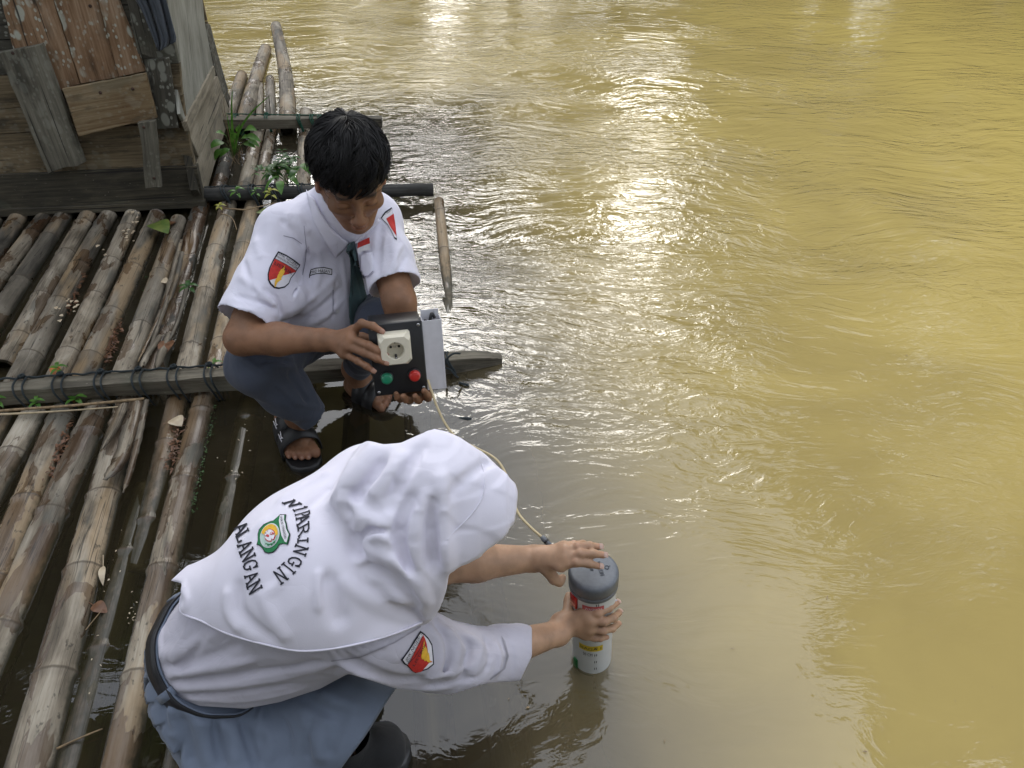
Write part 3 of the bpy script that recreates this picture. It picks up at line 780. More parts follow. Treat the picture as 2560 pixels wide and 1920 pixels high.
TR = [(-40, 19, 19, 3.0, 0, 'dark tree at the far left of the opposite bank'), (-31, 20, 15, 2.6, 2, 'low bushy tree left of the pole tips on the far bank'),
      (-22, 20, 13.5, 2.4, 0, 'short dark tree beyond the tips of the raft poles'), (-14, 20, 15, 2.4, 2, 'round green tree on the far bank beyond the boy'),
      (-7, 19, 22, 2.6, 0, 'dark spreading tree in the middle of the far bank'), (0, 19, 25, 2.5, 2, 'mid green tree straight across the river'),
      (7, 18, 27, 2.4, 0, 'dark tree right of the river middle'), (14, 17, 30, 2.2, 1, 'yellow green tree right of the dark one across the river'),
      (21, 15.5, 36, 2.1, 1, 'tall yellow green tree where the bank bends'), (28, 13.5, 41, 2.2, 1, 'tall pale leaved tree on the right bank'),
      (36, 12, 45, 2.4, 2, 'very tall tree leaning over the right bank'), (45, 11, 49, 2.6, 1, 'broad overhanging tree at the right bank'),
      (58, 11, 55, 2.8, 0, 'dark overhanging tree furthest right on the bank'), (25, 11.8, 17, 1.3, 1, 'low yellow bush at the right water edge'), (17, 14.5, 16, 1.4, 1, 'low yellow bush left of the taller trees'),
      (33, 10.8, 20, 1.4, 1, 'yellow bush at the right edge of the bank')]
for i, a in enumerate(TR): tree(*a, seed=200 + i, low=.05)

# unseen bank and trees added behind and left: they keep light off near sides
def added_bank():
    vs, fs = [], []; n = 24; rg = random.Random(8)
    for r, z in ((0, -.4), (.5, .3), (1.6, 1.0), (5, 1.8), (30, 2.6)):
        for i in range(n + 1):
            f = i / n; x = -7.5 + 21 * f; y = -2.2 - .8 * f + (3.6 * max(0, .3 - f) * 3)
            d = Vector((-.45, -1, 0)).normalized()
            vs.append((x + d.x * r + rg.uniform(-.1, .1), y + d.y * r + rg.uniform(-.1, .1), z + rg.uniform(-.06, .06)))
    for j in range(4):
        for i in range(n): a = j * (n + 1) + i; fs.append((a, a + n + 1, a + n + 2, a + 1))
    tag(mesh('river_bank', vs, fs, bpy.data.materials['bank_soil'], sm=True), 'added unseen earthen bank behind the raft', kind='structure')
added_bank()
def left_bank():
    vs, fs = [], []; n = 16; rg = random.Random(12)
    for r, z in ((0, -.4), (.4, .25), (1.2, .8), (4, 1.5), (24, 2.4)):
        for i in range(n + 1): vs.append((-3.3 - r - .25 * (i / n) + rg.uniform(-.08, .08), -3 + 14 * i / n, z + rg.uniform(-.05, .05)))
    for j in range(4):
        for i in range(n): a = j * (n + 1) + i; fs.append((a, a + n + 1, a + n + 2, a + 1)[::-1])
    tag(mesh('river_bank', vs, fs, bpy.data.materials['bank_soil'], sm=True), 'earthen bank on the hut side of the river', kind='structure')
left_bank()
NB = [(-6.5, -3.6, 8.5, 2.6, 0, 'added unseen tree furthest left behind the raft'), (-3.4, -4.2, 9.5, 2.8, 2, 'added unseen tree behind the raft left of the middle'), (-.6, -4.0, 9, 2.8, 0, 'added unseen dark tree straight behind the raft'),  # all but the last: unseen trees added to hold back light
      (2.4, -4.4, 9.5, 2.8, 2, 'added unseen tree behind the raft right of the middle'), (5.4, -4.6, 9, 2.8, 0, 'added unseen dark tree further right behind the raft'), (8.6, -5.0, 9.5, 2.8, 2, 'added unseen tree furthest right behind the raft'),
      (-7.8, .4, 7.5, 2.3, 0, 'added unseen dark tree on the hut side bank'), (-4.7, 3.5, 6.6, 1.9, 2, 'tree overhanging the raft behind the hut')]
for i, (x, y, hgt, w, k, lab) in enumerate(NB):
    d = math.hypot(x, y); tree(math.degrees(math.atan2(x, y)), d, math.degrees(math.atan2(hgt, d)), w, k, lab, 300 + i, low=.10 if i < 7 else .45, dense=100)
# ---------------------------------------------------------------- soft bodies: blended volumes turned into one skin
class Vol:
    def __init__(s, lo, hi, h):
        s.lo = np.array(lo, dtype=np.float32); s.h = h
        s.n = np.ceil((np.array(hi) - np.array(lo)) / h).astype(int) + 1
        s.d = np.full(s.n, 1.0, dtype=np.float32)
    def box(s, lo, hi):
        a = np.maximum(np.floor((np.array(lo) - s.lo) / s.h).astype(int), 0)
        b = np.minimum(np.ceil((np.array(hi) - s.lo) / s.h).astype(int) + 1, s.n)
        if (b <= a).any(): return None
        sl = tuple(slice(i, j) for i, j in zip(a, b))
        g = [(s.lo[k] + s.h * np.arange(a[k], b[k])).astype(np.float32) for k in range(3)]
        return sl, g[0][:, None, None], g[1][None, :, None], g[2][None, None, :]
    def _put(s, sl, e, k, sub):
        d = s.d[sl]
        if sub:
            if k <= 0: s.d[sl] = np.maximum(d, -e)
            else:
                t = np.clip(.5 - .5 * (e + d) / k, 0, 1)
                s.d[sl] = d * (1 - t) - e * t + k * t * (1 - t)
        else:
            if k <= 0: s.d[sl] = np.minimum(d, e)
            else:
                t = np.clip(.5 + .5 * (e - d) / k, 0, 1)
                s.d[sl] = e + (d - e) * t - k * t * (1 - t)
    def cone(s, a, b, ra, rb, k=.01, sub=False):
        a, b = np.array(a, dtype=np.float32), np.array(b, dtype=np.float32)
        m = max(ra, rb) + k + 4 * s.h
        bx = s.box(np.minimum(a, b) - m, np.maximum(a, b) + m)
        if bx is None: return s
        sl, X, Y, Z_ = bx
        ba = b - a; L = float(ba @ ba) + 1e-12
        t = np.clip(((X - a[0]) * ba[0] + (Y - a[1]) * ba[1] + (Z_ - a[2]) * ba[2]) / L, 0, 1)
        e = np.sqrt((X - a[0] - ba[0] * t) ** 2 + (Y - a[1] - ba[1] * t) ** 2 + (Z_ - a[2] - ba[2] * t) ** 2) - (ra + (rb - ra) * t)
        s._put(sl, e, k, sub); return s
    def chain(s, pts, rs, k=.01, sub=False):
        for i in range(len(pts) - 1): s.cone(pts[i], pts[i + 1], rs[i], rs[i + 1], k, sub)
        return s
    def ell(s, c, r, ax=None, k=.01, sub=False):
        c = np.array(c, dtype=np.float32); r = np.array(r, dtype=np.float32)
        m = float(r.max()) + k + 4 * s.h
        bx = s.box(c - m, c + m)
        if bx is None: return s
        sl, X, Y, Z_ = bx
        X, Y, Z_ = X - c[0], Y - c[1], Z_ - c[2]
        if ax is not None:
            A_ = [np.array(q, dtype=np.float32) for q in ax]
            x, y, z = [q[0] * X + q[1] * Y + q[2] * Z_ for q in A_]
        else: x, y, z = X, Y, Z_
        k0 = np.sqrt((x / r[0]) ** 2 + (y / r[1]) ** 2 + (z / r[2]) ** 2) + 1e-6
        k1 = np.sqrt((x / r[0] ** 2) ** 2 + (y / r[1] ** 2) ** 2 + (z / r[2] ** 2) ** 2) + 1e-6
        e = (k0 * (k0 - 1) / k1).astype(np.float32)
        s._put(sl, e, k, sub); return s
    def plane(s, p, n, k=0.0, keep=True):
        """cut away what lies on the side n points to"""
        n = np.array(n, dtype=np.float32); n /= np.linalg.norm(n)
        X, Y, Z_ = [(s.lo[i] + s.h * np.arange(s.n[i])).astype(np.float32) for i in range(3)]
        e = (X[:, None, None] - p[0]) * n[0] + (Y[None, :, None] - p[1]) * n[1] + (Z_[None, None, :] - p[2]) * n[2]
        s.d = np.maximum(s.d, e); return s
    def fold(s, pts, w, amp):
        """raise (amp > 0) or press in (amp < 0) the surface along a path"""
        pts = [np.array(p, dtype=np.float32) for p in pts]
        m = 2.6 * w
        lo, hi = np.min(pts, axis=0) - m, np.max(pts, axis=0) + m
        bx = s.box(lo, hi)
        if bx is None: return s
        sl, X, Y, Z_ = bx
        best = None
        for i in range(len(pts) - 1):
            a, ba = pts[i], pts[i + 1] - pts[i]; L = float(ba @ ba) + 1e-12
            t = np.clip(((X - a[0]) * ba[0] + (Y - a[1]) * ba[1] + (Z_ - a[2]) * ba[2]) / L, 0, 1)
            q = (X - a[0] - ba[0] * t) ** 2 + (Y - a[1] - ba[1] * t) ** 2 + (Z_ - a[2] - ba[2] * t) ** 2
            f = (i + t) / (len(pts) - 1)
            g = np.exp(-q / (w * w)) * np.minimum(1, np.minimum(f, 1 - f) * 5 + .15)
            best = g if best is None else np.maximum(best, g)
        s.d[sl] -= (amp * best).astype(np.float32); return s
    def hit(s, u, v, t0=.5, t1=3.2):
        r = np.array(ray(u, v)); t = np.arange(t0, t1, s.h * .5)
        p = np.array(EYE) + t[:, None] * r
        i = np.round((p - s.lo) / s.h).astype(int)
        ok = ((i >= 0) & (i < s.n)).all(axis=1)
        i = np.clip(i, 0, s.n - 1)
        dd = np.where(ok, s.d[i[:, 0], i[:, 1], i[:, 2]], 1.0)
        w = np.argmax(dd < 0)
        return p[w] if dd[w] < 0 else None
    def foldpx(s, path, w, amp, gain=2.0):
        amp = amp * gain; w = w * .66
        pts = [s.hit(u, v) for u, v in path]
        pts = [p for p in pts if p is not None]
        if len(pts) > 1: s.fold([np.array(q) for q in bez([Vector(p) for p in pts], 3)], w, amp)
        return s
    def wobble(s, amp, scale, seed=0, stretch=(1, 1, 1)):
        rg = np.random.RandomState(seed)
        g = [((s.lo[i] + s.h * np.arange(s.n[i])) * scale * stretch[i]).astype(np.float32) for i in range(3)]
        bx = np.abs(s.d) < .03
        idx = np.argwhere(bx)
        p = np.stack([g[k][idx[:, k]] for k in range(3)], axis=1)
        f = np.zeros(len(idx), dtype=np.float32)
        for o in range(6):
            q = rg.normal(size=3) * (1 + .5 * o); f += np.sin(p @ q.astype(np.float32) + rg.uniform(0, 6) + 1.5 * np.sin(p @ rg.normal(size=3).astype(np.float32))) / (1 + .5 * o)
        s.d[idx[:, 0], idx[:, 1], idx[:, 2]] -= (amp * f * .5).astype(np.float32); return s
    def cutpx(s, poly, soft=0.0, inside=True, dmax=None):
        """keep only what lies inside an outline cut straight through along the line of sight"""
        idx = np.argwhere(s.d < .03)
        p = s.lo + s.h * idx - np.array(EYE)
        D = p[:, 1] * CP - p[:, 2] * SP
        u = 1280 + F * p[:, 0] / D; v = 960 - F * (p[:, 1] * SP + p[:, 2] * CP) / D
        poly = np.array(poly, dtype=float); n = len(poly)
        best = np.full(len(idx), 1e9); ins = np.zeros(len(idx), dtype=bool)
        for i in range(n):
            a, b = poly[i], poly[(i + 1) % n]; ba = b - a
            t = np.clip(((u - a[0]) * ba[0] + (v - a[1]) * ba[1]) / (ba @ ba), 0, 1)
            best = np.minimum(best, (u - a[0] - ba[0] * t) ** 2 + (v - a[1] - ba[1] * t) ** 2)
            c = ((a[1] > v) != (b[1] > v)) & (u < (b[0] - a[0]) * (v - a[1]) / (b[1] - a[1] + 1e-9) + a[0])
            ins ^= c
        e = np.sqrt(best) * D / F * np.where(ins, -1, 1) * (1 if inside else -1)
        if dmax is not None: e = np.where(D < dmax, e, np.minimum(e, (dmax - D)))
        s.d[idx[:, 0], idx[:, 1], idx[:, 2]] = np.maximum(s.d[idx[:, 0], idx[:, 1], idx[:, 2]], e); return s
    def pleats(s, c, axis, xdir, n, amp, lo, hi, phase=0.0):
        """knife pleats running away from a waist"""
        idx = np.argwhere(np.abs(s.d) < .03)
        a = np.array(axis, dtype=np.float32); x = np.array(xdir, dtype=np.float32); x -= a * (x @ a); x /= np.linalg.norm(x); y = np.cross(a, x)
        p = s.lo + s.h * idx - np.array(c)
        q = -(p @ a); th = np.arctan2(p @ y, p @ x)
        f = np.clip((q - lo) / (hi - lo), 0, 1)
        ph = th * n / 2 + phase + .8 * np.sin(th * 3 + 1) + .5 * np.sin(q * 30 + th * 5)
        w = (ph / np.pi) % 1.0
        prof = .35 * (np.where(w < .80, w / .80, (1 - w) / .20) - .5) - .9 * np.exp(-((w - .93) / .10) ** 2) - .9 * np.exp(-((w + .07) / .10) ** 2)
        s.d[idx[:, 0], idx[:, 1], idx[:, 2]] -= (amp * f * prof).astype(np.float32); return s
    def surface(s):
        d = s.d
        ins = d < 0
        c = np.zeros([q - 1 for q in s.n], dtype=np.int8)
        for i in (0, 1):
            for j in (0, 1):
                for k in (0, 1):
                    c += ins[i:s.n[0] - 1 + i, j:s.n[1] - 1 + j, k:s.n[2] - 1 + k]
        cell = np.argwhere((c > 0) & (c < 8)); N_ = len(cell)
        vid = np.full(c.shape, -1, dtype=np.int32); vid[cell[:, 0], cell[:, 1], cell[:, 2]] = np.arange(N_)
        corner = [(i, j, k) for i in (0, 1) for j in (0, 1) for k in (0, 1)]
        val = {q: d[cell[:, 0] + q[0], cell[:, 1] + q[1], cell[:, 2] + q[2]] for q in corner}
        acc = np.zeros((N_, 3)); cnt = np.zeros(N_)
        for q in corner:
            for ax in range(3):
                if q[ax] == 0:
                    w = list(q); w[ax] = 1; w = tuple(w)
                    a, b = val[q], val[w]; x = (a < 0) != (b < 0)
                    t = np.where(x, a / np.where(x, a - b, 1), 0)
                    pt = np.tile(np.array(q, dtype=float), (N_, 1)); pt[:, ax] += t
                    acc += pt * x[:, None]; cnt += x
        pos = s.lo + s.h * (cell + acc / cnt[:, None])
        faces = []
        for ax in range(3):
            o1, o2 = (ax + 1) % 3, (ax + 2) % 3
            sl0 = [slice(None)] * 3; sl1 = [slice(None)] * 3
            sl0[ax] = slice(0, -1); sl1[ax] = slice(1, None)
            A_, B_ = ins[tuple(sl0)], ins[tuple(sl1)]
            e = np.argwhere(A_ != B_)
            e = e[(e[:, o1] > 0) & (e[:, o2] > 0) & (e[:, o1] < s.n[o1] - 1) & (e[:, o2] < s.n[o2] - 1)]
            sg = A_[e[:, 0], e[:, 1], e[:, 2]]
            def at(p, q):
                w = e.copy(); w[:, o1] += p; w[:, o2] += q
                return vid[w[:, 0], w[:, 1], w[:, 2]]
            f = np.stack([at(-1, -1), at(0, -1), at(0, 0), at(-1, 0)], axis=1)
            f[~sg] = f[~sg][:, ::-1]
            faces.append(f)
        f = np.concatenate(faces); f = f[(f >= 0).all(axis=1)]
        return pos.astype(np.float32), f
    def build(s, name, m, parent, relax=2, attrs=None):
        pos, f = s.surface()
        # a little relaxing takes the stair steps out
        e = np.concatenate([f[:, [0, 1]], f[:, [1, 2]], f[:, [2, 3]], f[:, [3, 0]]])
        for _ in range(relax):
            acc = np.zeros_like(pos); cnt = np.zeros(len(pos), dtype=np.float32)
            for k in range(3): acc[:, k] = np.bincount(e[:, 0], weights=pos[e[:, 1], k], minlength=len(pos))
            cnt = np.bincount(e[:, 0], minlength=len(pos)).astype(np.float32)
            pos = pos * .5 + .5 * acc / np.maximum(cnt, 1)[:, None]
        me = bpy.data.meshes.new(name)
        me.vertices.add(len(pos)); me.vertices.foreach_set('co', pos.ravel())
        me.loops.add(len(f) * 4); me.loops.foreach_set('vertex_index', f.astype(np.int32).ravel())
        me.polygons.add(len(f)); me.polygons.foreach_set('loop_start', np.arange(0, len(f) * 4, 4, dtype=np.int32))
        me.update(calc_edges=True); smooth(me)
        for k, fn in (attrs or {}).items():
            at = me.attributes.new(k, 'FLOAT', 'POINT'); at.data.foreach_set('value', fn(pos).astype(np.float32))
        return link(name, me, parent, m)
def ortho(a, b):
    a = Vector(a).normalized(); b = Vector(b); b = (b - a * a.dot(b)).normalized()
    return a, b, a.cross(b)
def bvh_of(*objs):
    vs, fs = [], []
    for o in objs:
        n = len(vs); vs += [v.co[:] for v in o.data.vertices]; fs += [[i + n for i in p.vertices] for p in o.data.polygons]
    return BVHTree.FromPolygons(vs, fs)
def cast(b, u, v):
    r = ray(u, v).normalized()
    return b.ray_cast(EYE, r)
def lay(b, name, polys, off, m, parent, step=5.0, th=.0006, k=1.0, o=(0, 0)):
    """flat shapes (outlines in picture points) sewn onto the surface under them"""
    vs, fs = [], []
    for poly in polys:
        poly = [(x / k + o[0], y / k + o[1]) for x, y in poly]
        bm = bmesh.new()
        bv = [bm.verts.new((x, y, 0)) for x, y in poly]
        try: bm.faces.new(bv)
        except ValueError: continue
        bmesh.ops.triangulate(bm, faces=bm.faces)
        for _ in range(5):
            es = [e for e in bm.edges if e.calc_length() > step]
            if not es: break
            bmesh.ops.subdivide_edges(bm, edges=es, cuts=1)
            bmesh.ops.triangulate(bm, faces=bm.faces)
        n = len(vs); ok = {}
        for q in bm.verts:
            h = cast(b, q.co.x, q.co.y)
            ok[q.index if False else q] = len(vs)
            if h[0] is None:
                h = (vs[-1] if len(vs) > n else PD(q.co.x, q.co.y, 1.5), Vector((0, 0, 1))); vs.append(Vector(h[0]))
            else:
                nn = h[1] if h[1].dot(ray(q.co.x, q.co.y)) < 0 else -h[1]
                vs.append(h[0] + nn * off)
        for f in bm.faces: fs.append(tuple(ok[q] for q in f.verts))
        bm.free()
    ob = mesh(name, vs, fs, m, parent, True)
    # turn the faces to the outside
    me = ob.data
    bm = bmesh.new(); bm.from_mesh(me)
    for f in bm.faces:
        if f.normal.dot(EYE - f.calc_center_median()) < 0: f.normal_flip()
    bm.to_mesh(me); bm.free(); smooth(me)
    return ob
_txt = {}
def text2d(s):
    """outline lettering as 2-D triangles in the unit square"""
    if s in _txt: return _txt[s]
    cu = bpy.data.curves.new('lettering', 'FONT'); cu.body = s; cu.resolution_u = 3
    ob = bpy.data.objects.new('lettering', cu); COL.objects.link(ob)
    dg = bpy.context.evaluated_depsgraph_get()
    me = ob.evaluated_get(dg).to_mesh()
    v = np.array([q.co[:2] for q in me.vertices]); f = [tuple(p.vertices) for p in me.polygons]
    ob.evaluated_get(dg).to_mesh_clear()
    bpy.data.objects.remove(ob); bpy.data.curves.remove(cu)
    lo, hi = v.min(axis=0), v.max(axis=0)
    _txt[s] = ((v - lo) / (hi - lo), f)
    return _txt[s]
def text_polys(s, quad, bold=0.0):
    """quad: picture points of lower left, lower right, upper right, upper left"""
    v, f = text2d(s); q = np.array(quad, dtype=float)
    pt = lambda x, y: tuple((q[0] * (1 - x) + q[1] * x) * (1 - y) + (q[3] * (1 - x) + q[2] * x) * y)
    return [[pt(*v[i]) for i in g] for g in f]
GLYPH = {  # serif letters as strokes in a unit cell
    'A': [[(0, 0), (.5, 1)], [(1, 0), (.5, 1)], [(.2, .36), (.8, .36)], [(-.14, 0), (.18, 0)], [(.82, 0), (1.14, 0)]],
    'L': [[(.2, 0), (.2, 1)], [(0, 0), (.9, 0)], [(.9, 0), (.95, .26)], [(0, 1), (.42, 1)]],
    'N': [[(.12, 0), (.12, 1)], [(.12, 1), (.88, 0)], [(.88, 0), (.88, 1)], [(-.05, 0), (.30, 0)], [(.70, 1), (1.05, 1)], [(-.05, 1), (.16, 1)]],
    'G': [[(.92, .76), (.8, .93), (.55, 1), (.25, .92), (.06, .7), (.03, .42), (.14, .14), (.4, 0), (.7, .03), (.88, .18), (.88, .44)], [(.6, .44), (1.06, .44)], [(.93, .68), (.93, 1)]],
    'P': [[(.15, 0), (.15, 1)], [(.15, 1), (.65, .98), (.88, .82), (.85, .6), (.6, .46), (.15, .44)], [(-.05, 0), (.38, 0)], [(-.05, 1), (.2, 1)]],
    'R': [[(.15, 0), (.15, 1)], [(.15, 1), (.62, .98), (.85, .84), (.82, .62), (.58, .5), (.15, .48)], [(.5, .48), (.95, 0)], [(-.05, 0), (.38, 0)], [(.85, 0), (1.08, .04)], [(-.05, 1), (.2, 1)]],
    'I': [[(.5, 0), (.5, 1)], [(.22, 0), (.78, 0)], [(.22, 1), (.78, 1)]],
    '1': [[(.5, 0), (.5, 1)], [(.5, 1), (.22, .82)], [(.22, 0), (.78, 0)]]}
def stroke_polys(ch, base, top, wid, sw):
    """one letter standing from base to top (picture points), wid = its width vector"""
    b, t, w = np.array(base, float), np.array(top, float), np.array(wid, float)
    out = []
    for st in GLYPH[ch]:
        p = [b + w * (x - .5) + (t - b) * y for x, y in st]
        for i in range(len(p) - 1):
            d = p[i + 1] - p[i]; d = d / (np.linalg.norm(d) + 1e-9); nn = np.array([-d[1], d[0]]) * sw / 2
            a, c = p[i] - d * sw * .3, p[i + 1] + d * sw * .3
            out.append([tuple(a + nn), tuple(c + nn), tuple(c - nn), tuple(a - nn)])
    return out
class Head:
    """a head in its own frame: x to its left ear, y forward, z to the crown"""
    def __init__(s, c, fwd, up, sc=1.0):
        s.c = Vector(c); s.y = Vector(fwd).normalized(); s.z = (Vector(up) - s.y * s.y.dot(Vector(up))).normalized(); s.x = s.z.cross(s.y)
        s.sc = sc
    def __call__(s, x, y, z): return s.c + (s.x * x + s.y * y + s.z * z) * s.sc
    def ax(s, ry=0.0): return (s.x, s.y, s.z)
    def rel(s, pos):
        p = (pos - np.array(s.c)) / s.sc
        return p @ np.array(s.x), p @ np.array(s.y), p @ np.array(s.z)
    def sculpt(s, V, closed=True):
        k = s.sc; A_ = s.ax()
        E = lambda c, r, kk=.012, sub=False: V.ell(s(*c), [q * k for q in r], A_, kk, sub)
        Cn = lambda a, b, r1, r2, kk=.012, sub=False: V.cone(s(*a), s(*b), r1 * k, r2 * k, kk, sub)
        E((0, -.014, .034), (.075, .095, .086))
        E((0, .026, -.022), (.060, .066, .082), .02)
        for q in (-1, 1):
            Cn((q * .054, -.004, -.042), (q * .020, .062, -.090), .020, .019, .02)
            E((q * .043, .062, -.026), (.022, .022, .018), .018)
        E((0, .074, -.094), (.021, .020, .017), .016)
        Cn((-.036, .080, .012), (.036, .080, .012), .010, .010, .016)
        for q in (-1, 1):
            E((q * .031, .101, -.010), (.019, .016, .013), .012, True)
            E((q * .031, .073, -.008), (.0165, .0185, .0125), .004)
            E((q * .0125, .100, -.046), (.0085, .011, .0085), .006)
        Cn((0, .090, .002), (0, .108, -.038), .0065, .0115, .010)
        E((0, .109, -.042), (.0125, .0115, .0105), .008)
        for q in (-1, 1): E((q * .0065, .104, -.0525), (.0035, .006, .003), .002, True)
        E((0, .089, -.068), (.021, .0125, .0065), .006)
        E((0, .086, -.080), (.018, .0125, .0075), .005)
        Cn((-.021, .092, -.0735), (.021, .092, -.0735), .0016, .0016, .002, True)
        for q in (-1, 1):
            E((q * .077, -.008, -.010), (.0075, .019, .031), .006)
            E((q * .083, -.004, -.006), (.005, .011, .019), .004, True)
            E((q * .078, -.006, -.038), (.006, .009, .009), .005)
def hand(V, wrist, fore, mcp, fingers, thumb, r=.0088, palm=.016, kk=.006):
    """one hand: palm between wrist and knuckles, four bent fingers, a thumb from the palm's side"""
    cen = sum((Vector(m) for m in mcp), Vector()) / 4
    w = Vector(wrist)
    for m in mcp:
        V.cone(w.lerp(m, .08), m, palm * 1.0, palm * .70, .012)
    for i in range(3): V.cone(mcp[i], mcp[i + 1], palm * .66, palm * .64, .010)
    V.cone(fore, w, palm * 1.55, palm * 1.30, .014)
    for m, f, q in zip(mcp, fingers, (1.0, 1.03, 1.0, .88)):
        pts = [Vector(m)] + [Vector(p) for p in f]
        rs = [r * 1.12 * q, r * 1.02 * q, r * .93 * q, r * .80 * q][:len(pts)]
        V.chain(pts, rs, kk * .6)
        for p_, rr in zip(pts[1:-1], rs[1:-1]): V.ell(p_, (rr * 1.08,) * 3, None, .003)
    pts = [Vector(p) for p in thumb]
    V.chain(pts, [palm * .98, r * 1.25, r * 1.12, r * .92][:len(pts)], kk)
M_NAIL = plain('finger_nail', (.50, .34, .28), .3, .05)
def nails(name, tips, parent, m, size=.0052):
    """tips: (joint before the tip, tip, outward direction, radius)"""
    for a, b, out, r in tips:
        a, b, out = Vector(a), Vector(b), Vector(out).normalized()
        d = (b - a).normalized(); out = (out - d * out.dot(d)).normalized(); s_ = d.cross(out)
        mb = MB(); vs, fs = [], []
        for i in range(5):
            for j in range(5):
                x, y = (i - 2) / 2, (j - 2) / 2
                q = 1 - .18 * (y > .6) * abs(x)
                vs.append(b + d * (y * size * 1.1 + size * .35) + s_ * (x * size * q) + out * (r * math.sqrt(max(.02, 1 - (x * .62) ** 2)) * .98 - .0022 * max(0, y + .1) ** 2 + .0007))
        for i in range(4):
            for j in range(4): fs.append((i * 5 + j, i * 5 + j + 1, (i + 1) * 5 + j + 1, (i + 1) * 5 + j))
        mb.add(vs, fs); o = mb.build(name, m, parent)
# ---------------------------------------------------------------- the boy
M_SKIN_B = skin_mat('brown_skin', (.235, .120, .066), (.33, .13, .085))
M_SKIN_G = skin_mat('light_brown_skin', (.40, .245, .155), (.52, .25, .18))
M_SHIRT = fabric_mat('white_shirt_cotton', (.70, .69, .80), .03, wr=.003, wsc=22)
M_TROUS = fabric_mat('blue_grey_trouser_cloth', (.056, .067, .098), .10, wr=.003, wsc=26)
M_HAIR = plain('black_hair', (.006, .0055, .006), .5, .4, 40, Specular_IOR_Level=.30)
M_TIE = fabric_mat('teal_grey_tie_cloth', (.045, .085, .090), .08)
M_BLACK = plain('black_rubber', (.012, .012, .013), .5, .2, 50)
M_INK = plain('dark_thread', (.014, .014, .024), .8, .1, 60)
M_RED = plain('red_thread', (.46, .022, .016), .75, .12, 160)
M_WHITE = plain('white_thread', (.70, .69, .74), .8, .04, 160)
M_YEL = plain('yellow_thread', (.72, .42, .035), .7, .1, 160)
M_GREEN = plain('green_thread', (.012, .17, .055), .75, .12, 160)
M_SEAM = plain('lilac_grey_thread', (.30, .29, .38), .9)
M_NAILB = plain('tanned_nail', (.33, .18, .125), .3, .05)
boy = thing('person', 'squatting boy in white school shirt and grey tie holding a black control box', 'person', (-.52, 1.72, .0))

hz = Vector((.30, -.954, 0)); tl = math.radians(21)
HB = Head(PD(876, 438, 1.735), hz * math.cos(tl) - Vector((0, 0, math.sin(tl))), hz * math.sin(tl) + Vector((0, 0, math.cos(tl))), .97)
neckB = Vector((-.428, 1.765, .655))
shR, shL = PD(712, 580, 1.90), PD(938, 550, 1.93)
elR, wrR = PD(604, 846, 1.83), PD(812, 850, 1.80)
elL, wrL = PD(998, 752, 1.86), PD(1030, 945, 1.93)
hipR, hipL = Vector((-.575, 1.83, .27)), Vector((-.415, 1.90, .27))
knR, knL = PD(640, 912, 1.955), Vector((-.335, 1.67, .37))
anR, anL = P(752, 1042, .10), Vector((-.475, 1.83, .10))
B = Vol((-.84, 1.30, -.06), (-.16, 2.06, .96), .0027)
HB.sculpt(B)
B.cone(HB(0, -.030, -.055), neckB, .047, .050, .02)
B.cone(neckB - Vector((.01, -.03, .05)), Vector((-.49, 1.87, .30)), .055, .10, .03)
for sh, el, wr in ((shR, elR, wrR), (shL, elL, wrL)):
    B.cone(neckB - Vector((0, -.01, .07)), sh - Vector((0, 0, .01)), .050, .046, .03)
    B.cone(sh, el, .048, .040, .02)
B.cone(elR, elR.lerp(wrR, .45), .0395, .0385, .015); B.cone(elR.lerp(wrR, .45), wrR, .0385, .0255, .015)
B.cone(elL, elL.lerp(wrL, .4), .039, .0385, .015); B.cone(elL.lerp(wrL, .4), wrL, .0385, .027, .015)
for hp, kn, an in ((hipR, knR, anR), (hipL, knL, anL)):
    B.cone(Vector((-.49, 1.87, .28)), hp, .09, .085, .03); B.cone(hp, kn, .075, .052, .02); B.cone(kn, an, .050, .034, .02)
# right hand on the front of the box
mcpR = [PD(884, 826, 1.765), PD(879, 848, 1.755), PD(871, 866, 1.757), PD(860, 884, 1.767)]
fgR = [[PD(904, 808, 1.735), PD(932, 815, 1.722), PD(955, 829, 1.722)],
       [PD(922, 864, 1.728), PD(946, 876, 1.722), PD(963, 886, 1.728)],
       [PD(912, 882, 1.733), PD(942, 896, 1.724), PD(965, 907, 1.730)],
       [PD(896, 903, 1.745), PD(917, 916, 1.736), PD(933, 927, 1.738)]]
hand(B, PD(826, 850, 1.790), wrR, mcpR, fgR, [PD(838, 845, 1.80), PD(872, 838, 1.825), PD(905, 842, 1.835), PD(935, 848, 1.835)], r=.0092, palm=.0165)
# left hand under the box, finger ends curling up its lower edge
mcpL = [PD(1066, 985, 1.86), PD(1048, 990, 1.865), PD(1026, 992, 1.87), PD(1004, 990, 1.875)]
fgL = [[PD(1070, 995, 1.82), PD(1068, 988, 1.785), PD(1060, 977, 1.765)], [PD(1046, 1000, 1.82), PD(1043, 998, 1.785), PD(1038, 990, 1.770)],
       [PD(1024, 1001, 1.825), PD(1015, 999, 1.790), PD(1008, 990, 1.775)], [PD(1000, 998, 1.83), PD(994, 994, 1.80), PD(990, 984, 1.79)]]
hand(B, PD(1034, 962, 1.915), wrL, mcpL, fgL, [PD(1050, 958, 1.90), PD(1085, 960, 1.87), PD(1105, 944, 1.85), PD(1112, 922, 1.84)], r=.0088, palm=.016)
